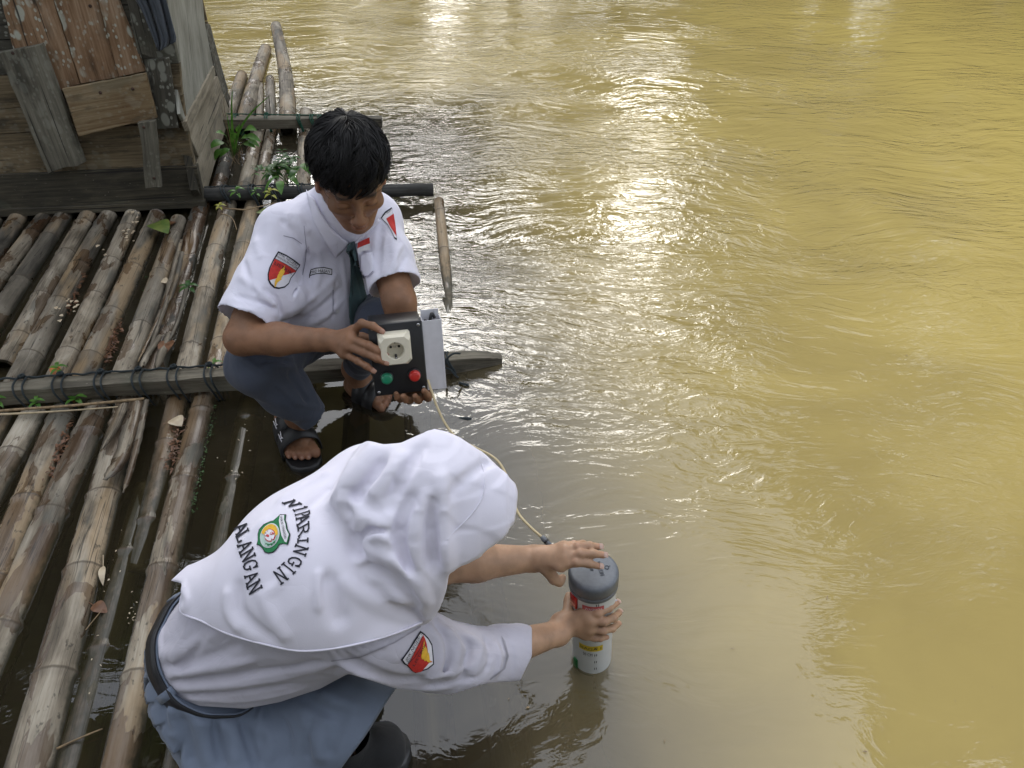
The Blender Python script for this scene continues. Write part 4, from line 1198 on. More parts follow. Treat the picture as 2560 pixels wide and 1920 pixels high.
# feet
def foot(V, an, heel, toe, out, sc=1.0):
    """heel and toe: points under the foot; out: towards the little toe"""
    heel, toe, out = Vector(heel), Vector(toe), Vector(out)
    d = (toe - heel); L = d.length; d.normalize(); up = Vector((0, 0, 1)); o = (out - d * out.dot(d)).normalized()
    V.ell(heel + d * .035 + up * .032, (.040, .032, .032), (d, o, up), .02)
    V.cone(an, heel + d * .07 + up * .045, .034, .036, .025)
    V.cone(heel + d * .05 + up * .035, heel + d * (L * .70) - o * .012 + up * .026, .034, .026, .02)
    V.cone(heel + d * .06 + up * .025, heel + d * (L * .66) + o * .022 + up * .018, .028, .017, .02)
    tips = []
    for i, (x, l, r) in enumerate(((-.030, 1.0, .0125), (-.008, .985, .0088), (.0085, .955, .0084), (.024, .91, .0080), (.0385, .855, .0076))):
        a = heel + d * (L * (.70 - .012 * i * i * .5)) + o * (x * .85) + up * (.022 - .002 * i)
        m = heel + d * (L * (l - .07)) + o * (x * 1.02) + up * .0175
        b = heel + d * (L * l - r) + o * x + up * (r + .001)
        V.chain([a, m, b], [r * 1.12, r * 1.05, r], .004); tips.append((m, b, up, r))
    return tips
heelR, toeR = P(716, 1040, .005), P(768, 1158, .012)
toesR = foot(B, anR, heelR, toeR, (-1, 0, 0))
heelL, toeL = Vector((-.515, 1.865, -.012)), P(978, 1020, -.012)
toesL = foot(B, anL, heelL, toeL, (.2, 1, 0))
def flush_b(p):
    x, y, z = HB.rel(p)
    lip = np.exp(-((x / .024) ** 2 + ((z + .0735) / .011) ** 2)) * (y > .05) * (y < .13)
    ear = (np.abs(x) > .074) * (np.abs(y + .005) < .03) * (np.abs(z + .01) < .045) * .5
    nose = np.exp(-((x / .02) ** 2 + ((z + .044) / .014) ** 2)) * (y > .08) * .3
    out = np.clip(lip * .8 + ear + nose, 0, 1)
    for m, b, up, r in toesR + toesL: out = np.maximum(out, .6 * np.exp(-((p - np.array(b)) ** 2).sum(axis=1) / .0002))
    for f in fgR: out = np.maximum(out, .35 * np.exp(-((p - np.array(f[-1])) ** 2).sum(axis=1) / .0002))
    return out
def shade_b(p):
    x, y, z = HB.rel(p)
    br = 0
    for q in (-1, 1):
        u = (x - q * .034) / .020
        br = np.maximum(br, np.exp(-u ** 4) * np.exp(-((z - .0135 - .004 * (1 - u * u * .8)) / .0048) ** 2) * (y > .06) * (y < .13) * (np.abs(z) < .12) * .92)
        lid = np.exp(-((x - q * .031) / .0145) ** 4) * np.exp(-((z + .0155 - .05 * np.abs(x - q * .031) ** 1.5 * 2) / .0016) ** 2) * (y > .06) * (y < .13)
        br = np.maximum(br, lid * .95)
    mo = np.exp(-(x / .021) ** 4) * np.exp(-((z + .0737) / .0014) ** 2) * (y > .06) * (y < .13) * .7
    mus = np.exp(-(x / .02) ** 4) * np.exp(-((z + .0605) / .004) ** 2) * (y > .06) * (y < .13) * .22
    return np.clip(np.maximum(np.maximum(br, mo), mus), 0, 1)
boy_body = B.build('body', M_SKIN_B, boy, 2, {'flush': flush_b, 'shade': shade_b})
bb = bvh_of(boy_body)
toward = (EYE - PD(950, 860, 1.75)).normalized()
nails('fingernail', [(f[1], f[2], toward + Vector((0, -.2, .4)), .0076) for f in fgR], boy, M_NAILB)
nails('toenail', [(m, b, up + (b - m).normalized() * .35, r * .96) for m, b, up, r in toesR + toesL[:3]], boy, M_NAILB, .0042)

# hair: a close cap, then locks combed out from the crown whorl
def hair(Hd, parent):
    V = Vol(np.array(Hd.c) - .18, np.array(Hd.c) + .18, .003)
    A_ = Hd.ax()
    V.ell(Hd(0, -.016, .044), (.083, .098, .085), A_, 0)
    V.ell(Hd(0, -.055, .005), (.076, .060, .085), A_, .02)
    V.ell(Hd(0, .122, -.018), (.088, .072, .094), A_, .012, True)
    for q in (-1, 1):
        V.ell(Hd(q * .087, .012, -.042), (.030, .058, .066), A_, .008, True)
    V.ell(Hd(0, -.03, -.125), (.1, .1, .055), A_, .01, True)
    V.wobble(.0022, 70, 4)
    V.build('hair', plain('scalp_hair', (.007, .006, .006), .9, .3, 60, Specular_IOR_Level=.04), parent, 1)
    rg = random.Random(11); mb = MB()
    C0 = Vector((0, -.014, .040)); R0 = Vector((.085, .102, .088))
    wz = Vector((.10, -.40, .91)).normalized(); wx = wz.cross(Vector((0, 1, 0))).normalized(); wy = wx.cross(wz) * -1
    def pt(pol, az, lift):
        n = (wz * math.cos(pol) + (wx * math.cos(az) + wy * math.sin(az)) * math.sin(pol))
        return Vector((C0.x + n.x * R0.x * lift, C0.y + n.y * R0.y * lift, C0.z + n.z * R0.z * lift))
    def path(p0, az, ln, sw, l0, bow, wv):
        pts = []
        for k in range(8):
            t = k / 7
            q = pt(p0 + ln * t, az + sw * t * t + .05 * math.sin(t * 5 + wv), l0 + bow * math.sin(t * math.pi * .85))
            front = q.y > .035
            if front and q.z < .016 + .012 * math.sin(az * 5 + 1) + .008 * math.sin(az * 13) and abs(q.x) < .066: break
            if abs(q.x) > .050 and -.040 < q.y <= .060 and q.z < .020: break
            if q.z < -.060: break
            pts.append(q)
        return pts
    for i in range(470):        # tufts: strands that gather towards a shared tip
        az = rg.uniform(-math.pi, math.pi); p0 = 1.95 * rg.random() ** .70
        top = p0 < 1.25
        ln = rg.uniform(.50, 1.05) * (1.0 if top else .50); sw = rg.gauss(.35, .28)
        l0, bow, wv = rg.uniform(1.0, 1.06), (rg.uniform(.03, .11) if top else rg.uniform(.02, .06)), rg.uniform(0, 6.28)
        gd = path(p0, az, ln, sw, l0, bow, wv)
        if len(gd) < 4: continue
        for j in range(13):
            da, dp = rg.gauss(0, .070) / max(.25, math.sin(max(.1, p0))), rg.gauss(0, .06)
            st = path(max(.0, p0 + dp), az + da, ln * rg.uniform(.75, 1.05), sw, l0 + rg.uniform(-.02, .02), bow * rg.uniform(.7, 1.1), wv)
            m = min(len(st), len(gd))
            if m < 4: continue
            pts = [Hd(*st[k].lerp(gd[k], min(1, .98 * (k / 7) ** 1.1))) for k in range(m)]
            w = rg.uniform(.0009, .0017)
            tube(mb, pts, [w * (1 - .8 * (k / (m - 1)) ** 2) for k in range(m)], 3, False)
    for i in range(260):        # stray hairs
        az = rg.uniform(-math.pi, math.pi); p0 = 1.7 * rg.random() ** .6
        st = path(p0, az, rg.uniform(.4, 1.1), rg.gauss(.2, .6), rg.uniform(1.0, 1.07), rg.uniform(.06, .16), rg.uniform(0, 6))
        if len(st) > 3: tube(mb, [Hd(*q) for q in st], [.0006 * (1 - .6 * k / len(st)) for k in range(len(st))], 3, False)
    mb.build('hair_locks', M_HAIR, parent)
hair(HB, boy)

# shirt
S_ = Vol((-.84, 1.34, .10), (-.16, 2.06, .86), .0032)
S_.ell((-.475, 1.800, .530), (.160, .115, .150), None, .03)
S_.ell((-.49, 1.855, .385), (.148, .120, .140), None, .04)
S_.cone(shR, shL, .052, .052, .06)
S_.ell(PD(775, 720, 2.02), (.120, .10, .12), None, .04)
S_.ell(PD(800, 780, 2.06), (.115, .10, .10), None, .04)
S_.cone(neckB + Vector((0, .02, -.02)), neckB + Vector((.015, -.02, .015)), .078, .072, .05)
S_.cone(neckB - Vector((0, 0, .03)), shR, .068, .058, .03); S_.cone(neckB - Vector((0, 0, .03)), shL, .068, .058, .03)
S_.cone(neckB, HB(0, -.060, -.070), .072, .060, .02)
dirR = (elR - shR).normalized()
S_.cone(shR, shR.lerp(elR, .50), .062, .066, .03); S_.cone(shR.lerp(elR, .50), shR.lerp(elR, .80) + Vector((-.006, 0, .0)), .066, .072, .02)
S_.cone(shL, shL.lerp(elL, .45), .060, .062, .03); S_.cone(shL.lerp(elL, .45), shL.lerp(elL, .78), .062, .064, .02)
S_.ell(PD(700, 745, 1.90), (.065, .06, .05), None, .03)
S_.wobble(.0022, 26, 3, (1, 1, .6))
FB = [  # path, width (m), height (m)
    ([(628, 545), (640, 600), (655, 650)], .012, .006), ([(742, 530), (752, 560), (775, 585)], .010, .006), ([(700, 548), (735, 580), (760, 620)], .010, -.005),
    ([(765, 560), (768, 640), (752, 700), (730, 740)], .006, -.008), ([(745, 620), (752, 690), (735, 745)], .009, .006),
    ([(600, 690), (650, 730), (690, 770)], .012, .007), ([(590, 740), (640, 752), (700, 775)], .008, -.007), ([(584, 770), (630, 776), (690, 790)], .008, .006),
    ([(655, 720), (690, 745), (702, 790)], .008, -.007), ([(610, 650), (622, 700), (640, 740)], .010, -.005),
    ([(720, 780), (780, 745), (840, 690)], .010, .006), ([(740, 805), (800, 770), (850, 720)], .008, -.006), ([(770, 815), (815, 790), (860, 745)], .010, .006),
    ([(840, 700), (836, 760), (828, 800)], .004, -.004), ([(790, 620), (800, 660), (790, 720)], .012, .005), ([(855, 640), (862, 690), (866, 740)], .006, .004),
    ([(955, 560), (948, 620), (945, 690)], .010, -.007), ([(975, 560), (985, 620), (990, 680)], .012, .005), ([(1005, 610), (985, 650), (960, 700)], .009, .005),
    ([(1015, 640), (1000, 670), (980, 705)], .007, -.005), ([(920, 640), (935, 670), (925, 720)], .008, .006), ([(690, 500), (720, 530), (722, 570)], .010, .005)]
for p, w, a in FB: S_.foldpx(p, w, a, 1.7)
# open sleeve ends and collar
eR = shR.lerp(elR, .80) + Vector((-.006, 0, 0)); eL = shL.lerp(elL, .78)
def cut_end(V, e, d, r):
    """square off a sleeve and hollow it"""
    d = Vector(d).normalized(); c = e + d * .058
    V.cone(c, c + d * .03, r * 1.0, r * 1.15, .0, True)
    V.cone(e + d * .015, c, r * .58, r * .74, .004, True)
cut_end(S_, eR + Vector((0, 0, .006)), dirR, .082); cut_end(S_, eL, (elL - shL).normalized(), .078)
S_.ell(HB(0, .040, -.075), (.064, .066, .060), HB.ax(), .006, True)
S_.cone(neckB.lerp(HB(0, -.03, -.055), .35), HB(0, -.03, -.02), .054, .056, .004, True)
S_.cutpx([(786, 440), (800, 500), (815, 535), (838, 566), (868, 594), (896, 606), (926, 594), (958, 556), (978, 520), (985, 440)], inside=False, dmax=1.80)
shirt = S_.build('shirt', M_SHIRT, boy, 2)
sb = bvh_of(shirt)
# trousers
T = Vol((-.84, 1.34, -.02), (-.16, 2.08, .54), .0034)
T.ell((-.49, 1.88, .29), (.165, .135, .13), None, .02)
for hp, kn, an, hem in ((hipR, knR, anR, PD(776, 1036, 2.09)), (hipL, knL, anL, anL + Vector((.02, -.02, .03)))):
    T.cone(hp, kn, .100, .071, .03); T.cone(kn, kn.lerp(hem, .55), .069, .063, .03); T.cone(kn.lerp(hem, .55), hem, .063, .046, .02)
T.wobble(.003, 24, 8)
FT = [([(648, 905), (690, 900), (720, 905)], .007, -.009), ([(640, 890), (680, 886), (730, 895)], .009, .007), ([(672, 920), (710, 916), (740, 922)], .008, .006),
      ([(720, 930), (745, 970), (770, 1010)], .010, -.006), ([(775, 920), (778, 970), (800, 1020)], .010, .006), ([(740, 1000), (770, 1015), (800, 1020)], .008, .006), ([(590, 880), (620, 905), (660, 935)], .010, .006), ([(690, 960), (720, 985), (745, 1015)], .008, .005)]
for p, w, a in FT: T.foldpx(p, w, a)
hm = PD(776, 1036, 2.09); dd = (hm - knR).normalized()
T.cone(hm + dd * .052, hm + dd * .08, .06, .07, 0, True); T.cone(hm - dd * .01, hm + dd * .06, .034, .040, .004, True)
trousers = T.build('trousers', M_TROUS, boy, 2)
tb = bvh_of(trousers)
# collar leaves, placket line, pocket, tie, badges
def leaf_flap(b, name, poly, off, th, m, parent, k=1.0, o=(0, 0), lift=None):
    """a flat piece of cloth lying on the surface, with thickness"""
    ob = lay(b, name, [poly], off, m, parent, 9, k=k, o=o)
    if lift:
        for v in ob.data.vertices:
            v.co += (EYE - v.co).normalized() * lift
    md = ob.modifiers.new('thick', 'SOLIDIFY'); md.thickness = th; md.offset = -1
    return ob
Z1 = dict(k=3.318, o=(540, 260))
leaf_flap(sb, 'collar', [(772, 735), (800, 860), (815, 960), (870, 1060), (990, 1256), (1050, 1200), (1105, 1135), (1040, 1095), (960, 1020), (900, 930), (860, 850), (835, 790)], .010, .004, M_SHIRT, boy, **Z1)
leaf_flap(sb, 'collar', [(1176, 1150), (1220, 1112), (1285, 1035), (1345, 955), (1352, 982), (1300, 1050), (1245, 1098), (1198, 1160)], .010, .004, M_SHIRT, boy, **Z1)
leaf_flap(sb, 'necktie', [(1082, 1180), (1100, 1142), (1165, 1135), (1172, 1215), (1195, 1330), (1222, 1540), (1226, 1680), (1222, 1870), (1190, 1960), (1120, 1930), (1095, 1760), (1092, 1620), (1112, 1400), (1118, 1235)], .010, .006, M_TIE, boy, **Z1)
leaf_flap(sb, 'tie_knot', [(1078, 1182), (1098, 1140), (1168, 1130), (1176, 1195), (1150, 1235), (1115, 1238)], .018, .008, M_TIE, boy, **Z1)
lay(sb, 'shirt_seam', [[(732, 1010), (752, 1180), (742, 1300), (716, 1420), (712, 1415), (736, 1300), (746, 1180), (728, 1012)], [(966, 1540), (972, 1540), (974, 1720), (966, 1720)], [(560, 1090), (640, 1110), (715, 1160), (713, 1165), (638, 1116), (559, 1096)]], .0012, M_SEAM, boy, 6, **Z1)
leaf_flap(sb, 'shirt_pocket', [(1200, 1250), (1300, 1232), (1308, 1390), (1275, 1430), (1212, 1440), (1205, 1395)], .003, .002, M_SHIRT, boy, **Z1)
lay(sb, 'pocket_seam_shadow', [[(1200, 1250), (1206, 1250), (1216, 1390), (1222, 1432), (1275, 1422), (1303, 1388), (1309, 1390), (1278, 1430), (1216, 1441), (1210, 1395)]], .0042, M_SEAM, boy, 6, **Z1)  # seam and shadow line at the pocket's edge, drawn in thread colour
lay(sb, 'flag_badge', [[(1210, 1160), (1288, 1125), (1292, 1172), (1208, 1204)]], .0115, M_RED, boy, 6, **Z1)
lay(sb, 'flag_badge', [[(1208, 1204), (1292, 1172), (1292, 1222), (1210, 1240)]], .0115, M_WHITE, boy, 6, **Z1)
lay(sb, 'shirt_button', [[(880 + 16 * math.cos(a), 225 + 16 * math.sin(a)) for a in (0, .8, 1.6, 2.4, 3.1, 3.9, 4.7, 5.5)]], .003, M_WHITE, boy, 8, k=2.91, o=(540, 700))
# arm badge and name tape (picture points of the enlarged detail)
Z3 = dict(k=9.217, o=(640, 620))
SH = [(510, 75), (700, 160), (860, 260), (1015, 380), (1000, 420), (950, 480), (890, 590), (800, 700), (750, 830), (650, 915), (520, 945), (410, 925), (320, 840), (270, 740), (265, 610), (300, 460), (380, 290), (450, 170)]
def inset(poly, f):
    cx = sum(p[0] for p in poly) / len(poly); cy = sum(p[1] for p in poly) / len(poly)
    return [(cx + (x - cx) * f, cy + (y - cy) * f) for x, y in poly]
def badge(b, parent, k, o, sh, red, bolt, words, bars):
    lay(b, 'arm_badge', [sh], .0012, M_INK, parent, 5, k=k, o=o)
    lay(b, 'arm_badge', [inset(sh, .905)], .0019, M_WHITE, parent, 5, k=k, o=o)
    lay(b, 'arm_badge', [red], .0026, M_RED, parent, 5, k=k, o=o)
    lay(b, 'arm_badge', bars, .0030, M_INK, parent, 5, k=k, o=o)
    lay(b, 'arm_badge', [bolt], .0033, M_YEL, parent, 5, k=k, o=o)
    for s, q in words: lay(b, 'badge_lettering', text_polys(s, q), .0040, M_INK, parent, 6, k=k, o=o)
badge(sb, boy, sh=SH, red=[(432, 258), (640, 365), (900, 520), (880, 552), (740, 600), (590, 640), (450, 705), (302, 748), (292, 620), (330, 470)],
      bolt=[(650, 395), (610, 470), (560, 500), (525, 560), (505, 572), (520, 580), (490, 630), (470, 700), (445, 720), (420, 800), (420, 900), (440, 890), (480, 800), (580, 720), (560, 705), (600, 640), (640, 560), (640, 480)],
      words=[('SMK NEGERI 1', [(500, 165), (950, 440), (985, 390), (530, 115)]), ('PARINGIN-BALANGAN', [(462, 225), (905, 480), (930, 440), (480, 175)]), ('LISTRIK', [(405, 390), (790, 620), (830, 560), (440, 320)])],
      bars=[[(436, 245), (640, 352), (905, 512), (902, 522), (636, 364), (432, 257)]], **Z3)
tagp = [(1262, 490), (1390, 452), (1560, 435), (1755, 480), (1752, 625), (1560, 590), (1400, 600), (1250, 640), (1240, 690), (1222, 688), (1232, 600)]
lay(sb, 'name_tape', [tagp], .0012, M_INK, boy, 5, **Z3)
lay(sb, 'name_tape', [[(1278, 508), (1400, 472), (1560, 455), (1738, 496), (1735, 600), (1560, 568), (1400, 580), (1258, 618)]], .0018, M_WHITE, boy, 5, **Z3)
lay(sb, 'name_lettering', text_polys('MAD', [(1270, 592), (1415, 560), (1412, 492), (1275, 525)]) + text_polys('HASAN', [(1438, 558), (1700, 572), (1705, 500), (1440, 482)]), .0026, M_INK, boy, 6, **Z3)
SH2 = [(1365, 945), (1400, 895), (1455, 858), (1462, 900), (1480, 990), (1495, 1080), (1498, 1130), (1480, 1118), (1455, 1060), (1420, 1000)]
lay(sb, 'arm_badge', [SH2], .0012, M_INK, boy, 4, **Z1)
lay(sb, 'arm_badge', [inset(SH2, .90)], .0020, M_WHITE, boy, 4, **Z1)
lay(sb, 'arm_badge', [[(1408, 955), (1468, 912), (1480, 985), (1492, 1100), (1470, 1065), (1435, 1005)]], .0027, M_RED, boy, 4, **Z1)
lay(sb, 'badge_lettering', text_polys('SMK NEGERI 1', [(1382, 936), (1458, 884), (1454, 866), (1376, 922)]), .0034, M_INK, boy, 6, **Z1)
# sandals
def sandal(heel, toe, out, parent, strap=True):
    heel, toe, out = Vector(heel), Vector(toe), Vector(out)
    d = (toe - heel); L = d.length; d.normalize(); up = Vector((0, 0, 1)); o = (out - d * out.dot(d)).normalized()
    half = [(-.012, .0), (-.006, .028), (.03, .038), (.09, .036), (.16, .044), (.205, .050), (.245, .044), (.268, .026), (.276, .0)]
    sc = L / .25
    ring = [heel + d * (x * sc) + o * y for x, y in half] + [heel + d * (x * sc) - o * (y * .96) for x, y in half[-2:0:-1]]
    n = len(ring); vs, fs = [], []
    for z, g in ((-.024, .95), (-.020, 1.0), (-.002, 1.0), (.006, .97), (.003, .90)):
        c = sum(ring, Vector()) / n
        vs += [c + (r - c) * g + up * z for r in ring]
    for j in range(4):
        for i in range(n): fs.append((j * n + i, j * n + (i + 1) % n, (j + 1) * n + (i + 1) % n, (j + 1) * n + i))
    fs += [tuple(reversed(range(n))), tuple(range(4 * n, 5 * n))]
    so = mesh('sandal', vs, fs, M_BLACK, parent, True)
    for f0, f1, hh in ((.34, .575, .090), (.555, .79, .076)):
        vs, fs = [], []
        for i in range(17):
            a = math.pi * i / 16
            for x in (f0, (f0 + f1) / 2, f1):
                wv = .0015 * math.sin(a * 5)
                w = .050 if x < .6 else .052
                vs.append(heel + d * (x * L + .004 * math.sin(a)) + o * (w * math.cos(a) * (1.0)) + up * ((hh - (.012 if x == f1 else 0)) * math.sin(a) ** .62 + wv - .004))
        for i in range(16):
            for j in range(2): fs.append((i * 3 + j, i * 3 + j + 1, (i + 1) * 3 + j + 1, (i + 1) * 3 + j))
        st = mesh('sandal_strap', vs, fs, M_BLACK, so, True)
        md = st.modifiers.new('thick', 'SOLIDIFY'); md.thickness = .005; md.offset = 1
        mb = MB()       # small pale mark printed at the strap's outer end
        for (x0, y0, x1, y1) in ((.0, .0, .0, 1.0), (.35, .25, .8, .95), (.35, .55, .75, .15), (.0, .1, .25, .1), (.0, .4, .22, .4), (0, .7, .2, .7)):
            def q(x, y):
                a = .62 + .22 * x
                xx = f0 + (f1 - f0) * (.85 - .7 * y)
                return heel + d * (xx * L) + o * (.0575 * math.cos(a)) + up * ((hh + .001) * math.sin(a) ** .62 + .003)
            tube(mb, [q(x0, y0), q((x0 + x1) / 2, (y0 + y1) / 2), q(x1, y1)], .0011, 5)
        mb.build('strap_print', M_WHITE, st)
    return so
sandal(heelR - Vector((0, 0, .004)), toeR - Vector((0, 0, .004)), (-1, 0, 0), boy)
sandal(heelL - Vector((0, 0, .004)), toeL - Vector((0, 0, .004)), (.2, 1, 0), boy)
# ---------------------------------------------------------------- the girl
M_HIJAB = fabric_mat('white_headscarf_cloth', (.72, .70, .80), .025, wr=.0015, wsc=10)
M_BLOUSE = fabric_mat('pale_lilac_grey_blouse', (.50, .485, .56), .035, wr=.003, wsc=24)
M_SKIRT = fabric_mat('slate_blue_skirt_cloth', (.140, .172, .235), .07, wr=.002, wsc=18)
M_BELT = plain('black_leather', (.010, .010, .012), .45, .2, 60)
girl = thing('person', 'crouching girl in white headscarf and blue skirt steadying a pipe in the water', 'person', (-.30, .72, 0))
wst, chst = PD(562, 1612, 1.360), PD(800, 1440, 1.255)
gR, gL = PD(948, 1586, 1.240), PD(925, 1225, 1.300)
nkG = PD(1000, 1385, 1.235)
gER, gWR = PD(1150, 1656, 1.350), PD(1395, 1582, 1.515)
gEL, gWL = PD(1085, 1412, 1.385), PD(1338, 1396, 1.470)
HG = Head(PD(1126, 1278, 1.250), Vector((.52, .10, -.85)), Vector((.80, .20, .55)), .86)
pel = PD(520, 1790, 1.46)
gKR, gKL = PD(870, 1790, 1.38), PD(930, 1560, 1.62)
gAR, gAL = PD(850, 1905, 1.48), PD(880, 1700, 1.70)
_c = ray(545, 1612).normalized()
axw = ((chst - wst).normalized() * .76 - _c * .65).normalized()      # the waist's axis: her back leans up towards us
TOR = ortho(chst - wst, gL - gR)
G = Vol((-.72, .46, -.04), (.30, 1.12, .80), .0027)
HG.sculpt(G)
G.cone(HG(0, -.03, -.055), nkG, .046, .050, .02)
G.cone(nkG, chst, .06, .105, .04); G.cone(chst, wst, .095, .080, .03); pelB = PD(575, 1790, 1.46)
G.cone(wst, pelB, .080, .080, .03)
for sh, el, wr, t in ((gR, gER, gWR, 0), (gL, gEL, gWL, 1)):
    G.cone(nkG.lerp(chst, .3), sh, .055, .048, .03)
    G.cone(sh, el, .043, .036, .02)
    G.cone(el, el.lerp(wr, .4), .036, .0345, .015); G.cone(el.lerp(wr, .4), wr, .0345, .0235, .015)
for k, a in ((gKR.lerp(pel, .18), gAR), (gKL.lerp(pel, .12), gAL)):
    G.cone(pelB, k, .075, .046, .03); G.cone(k, a, .042, .034, .02)
Z4 = lambda x, y, d: PD(x / 3.318 + 1160, y / 3.318 + 1280, d)
# her right hand round the pipe
mR = [Z4(1000, 835, 1.512), Z4(1052, 900, 1.505), Z4(1050, 965, 1.512), Z4(1010, 1015, 1.525)]
fR = [[Z4(1110, 838, 1.500), Z4(1200, 800, 1.515), Z4(1272, 752, 1.545)], [Z4(1160, 912, 1.500), Z4(1240, 878, 1.520), Z4(1290, 832, 1.550)],
      [Z4(1150, 985, 1.508), Z4(1230, 965, 1.530), Z4(1284, 925, 1.560)], [Z4(1075, 1042, 1.525), Z4(1130, 1048, 1.530), Z4(1186, 1038, 1.545)]]
hand(G, Z4(800, 925, 1.530), gWR, mR, fR, [Z4(860, 860, 1.535), Z4(868, 790, 1.548), Z4(866, 735, 1.560), Z4(868, 690, 1.568)], r=.0080, palm=.0150)
# her left hand flat on the cap
mL = [Z4(806, 446, 1.430), Z4(842, 380, 1.430), Z4(850, 322, 1.438), Z4(828, 290, 1.450)]
fL = [[Z4(930, 418, 1.418), Z4(1040, 430, 1.424), Z4(1124, 450, 1.434)], [Z4(965, 346, 1.422), Z4(1075, 345, 1.430), Z4(1160, 358, 1.440)],
      [Z4(945, 288, 1.434), Z4(1040, 278, 1.442), Z4(1122, 288, 1.452)], [Z4(910, 270, 1.450), Z4(985, 262, 1.470), Z4(1050, 272, 1.485)]]
hand(G, Z4(620, 380, 1.458), gWL, mL, fL, [Z4(690, 470, 1.455), Z4(745, 555, 1.462), Z4(790, 578, 1.470), Z4(818, 545, 1.474)], r=.0080, palm=.0150)
def flush_g(p):
    x, y, z = HG.rel(p)
    out = np.exp(-((x / .024) ** 2 + ((z + .0735) / .011) ** 2)) * (y > .05) * (y < .13) * .8
    for f in fR + fL:
        out = np.maximum(out, .55 * np.exp(-((p - np.array(f[-1])) ** 2).sum(axis=1) / .00016))
        out = np.maximum(out, .25 * np.exp(-((p - np.array(f[0])) ** 2).sum(axis=1) / .00012))
    return np.clip(out, 0, 1)
def shade_g(p):
    x, y, z = HG.rel(p)
    br = np.zeros(len(p))
    for q in (-1, 1):
        u = (x - q * .034) / .020
        br = np.maximum(br, np.exp(-u ** 4) * np.exp(-((z - .0135 - .004 * (1 - u * u * .8)) / .0035) ** 2) * (y > .06) * (y < .13) * .85)
        br = np.maximum(br, np.exp(-((x - q * .031) / .0145) ** 4) * np.exp(-((z + .0165) / .0016) ** 2) * (y > .06) * (y < .13) * .95)
    return br
girl_body = G.build('body', M_SKIN_G, girl, 2, {'flush': flush_g, 'shade': shade_g})
nails('fingernail', [(f[1], f[2], (EYE - f[2]).normalized() + Vector((0, 0, .5)), .0066) for f in fL[:3] + fR[:2]], girl, M_NAIL, .0052)

# blouse: back, side and the sleeve with its turned-up cuff
L_ = Vol((-.70, .44, .05), (.28, 1.12, .80), .0030)
L_.ell(chst, (.150, .140, .110), TOR, .03)
L_.cone(chst.lerp(wst, .25), wst, .122, .104, .04)
L_.cone(wst, wst - axw * .06, .104, .106, .02)
L_.cone(PD(640, 1690, 1.33), wst - axw * .03, .060, .070, .04)
L_.ell(PD(700, 1610, 1.31), (.13, .085, .09), None, .05)
L_.cone(chst, PD(900, 1560, 1.27), .11, .070, .05)
L_.cone(gR, gL, .058, .062, .05)
cuff = PD(1296, 1636, 1.450)
L_.cone(gR, gER, .066, .060, .03); L_.cone(gER, cuff, .060, .050, .02)
L_.cone(gL, gEL.lerp(gL, .2), .062, .05, .03)
L_.plane(wst - axw * .06, -axw)
FL = [([(405, 1640), (470, 1620), (560, 1570)], .014, .007), ([(412, 1668), (500, 1650), (600, 1610)], .010, -.006), ([(420, 1690), (520, 1672), (640, 1650)], .010, .008),
      ([(430, 1706), (560, 1692), (700, 1672), (800, 1650)], .008, -.008), ([(440, 1722), (580, 1712), (720, 1690), (840, 1655)], .009, .008), ([(452, 1738), (600, 1730), (740, 1708)], .007, -.006),
      ([(470, 1745), (620, 1748), (760, 1720)], .007, .006), ([(600, 1700), (720, 1680), (830, 1660)], .006, .005), ([(480, 1560), (450, 1610), (425, 1680)], .012, .005), ([(520, 1580), (480, 1640), (440, 1700)], .010, -.005),
      ([(408, 1560), (402, 1600), (406, 1650)], .008, .005), ([(860, 1640), (930, 1680), (1010, 1700), (1100, 1705)], .012, -.008), ([(840, 1655), (920, 1695), (1010, 1716), (1120, 1722)], .008, .007)]
for i in range(6):      # gathers at the shoulder seam
    FL.append(([(822 + 20 * i, 1622 - 4 * i), (838 + 22 * i, 1640 - 5 * i), (850 + 23 * i, 1652 - 8 * i)], .005, .005))
FL += [([(1062, 1565), (1092, 1600), (1100, 1650), (1085, 1690)], .011, .009), ([(1085, 1562), (1116, 1600), (1118, 1650), (1096, 1695)], .007, -.010), ([(1105, 1570), (1140, 1600), (1142, 1645), (1120, 1700)], .011, .009),
       ([(1140, 1580), (1170, 1612), (1165, 1660), (1150, 1700)], .008, -.008), ([(1165, 1585), (1200, 1615), (1190, 1660), (1178, 1705)], .011, .006), ([(1210, 1590), (1225, 1630), (1212, 1680)], .009, -.006),
       ([(1040, 1700), (1100, 1690), (1170, 1670), (1230, 1650)], .009, .006), ([(1060, 1716), (1130, 1706), (1200, 1690)], .007, -.007), ([(1170, 1640), (1220, 1632), (1270, 1640)], .008, .005), ([(1230, 1600), (1250, 1640), (1240, 1690)], .009, .006)]
for p, w, a in FL: L_.foldpx(p, w, a)
ax = (cuff - gER).normalized()
L_.cone(cuff - ax * .050, cuff - ax * .004, .0585, .0565, .002)
L_.wobble(.0014, 34, 12)
L_.cone(cuff + ax * .052, cuff + ax * .08, .06, .06, 0, True)
L_.cone(cuff - ax * .02, cuff + ax * .05, .045, .048, .003, True)
L_.cutpx([(380, 1480), (430, 1448), (520, 1380), (631, 1294), (740, 1222), (870, 1152), (1000, 1090), (1200, 1300), (1330, 1560), (1330, 1640), (1300, 1702), (1216, 1708), (1128, 1736), (1060, 1732), (990, 1722), (930, 1702), (871, 1684), (800, 1722), (700, 1755), (613, 1772), (500, 1765), (380, 1720)])
blouse = L_.build('blouse', M_BLOUSE, girl, 2)
lb = bvh_of(blouse)
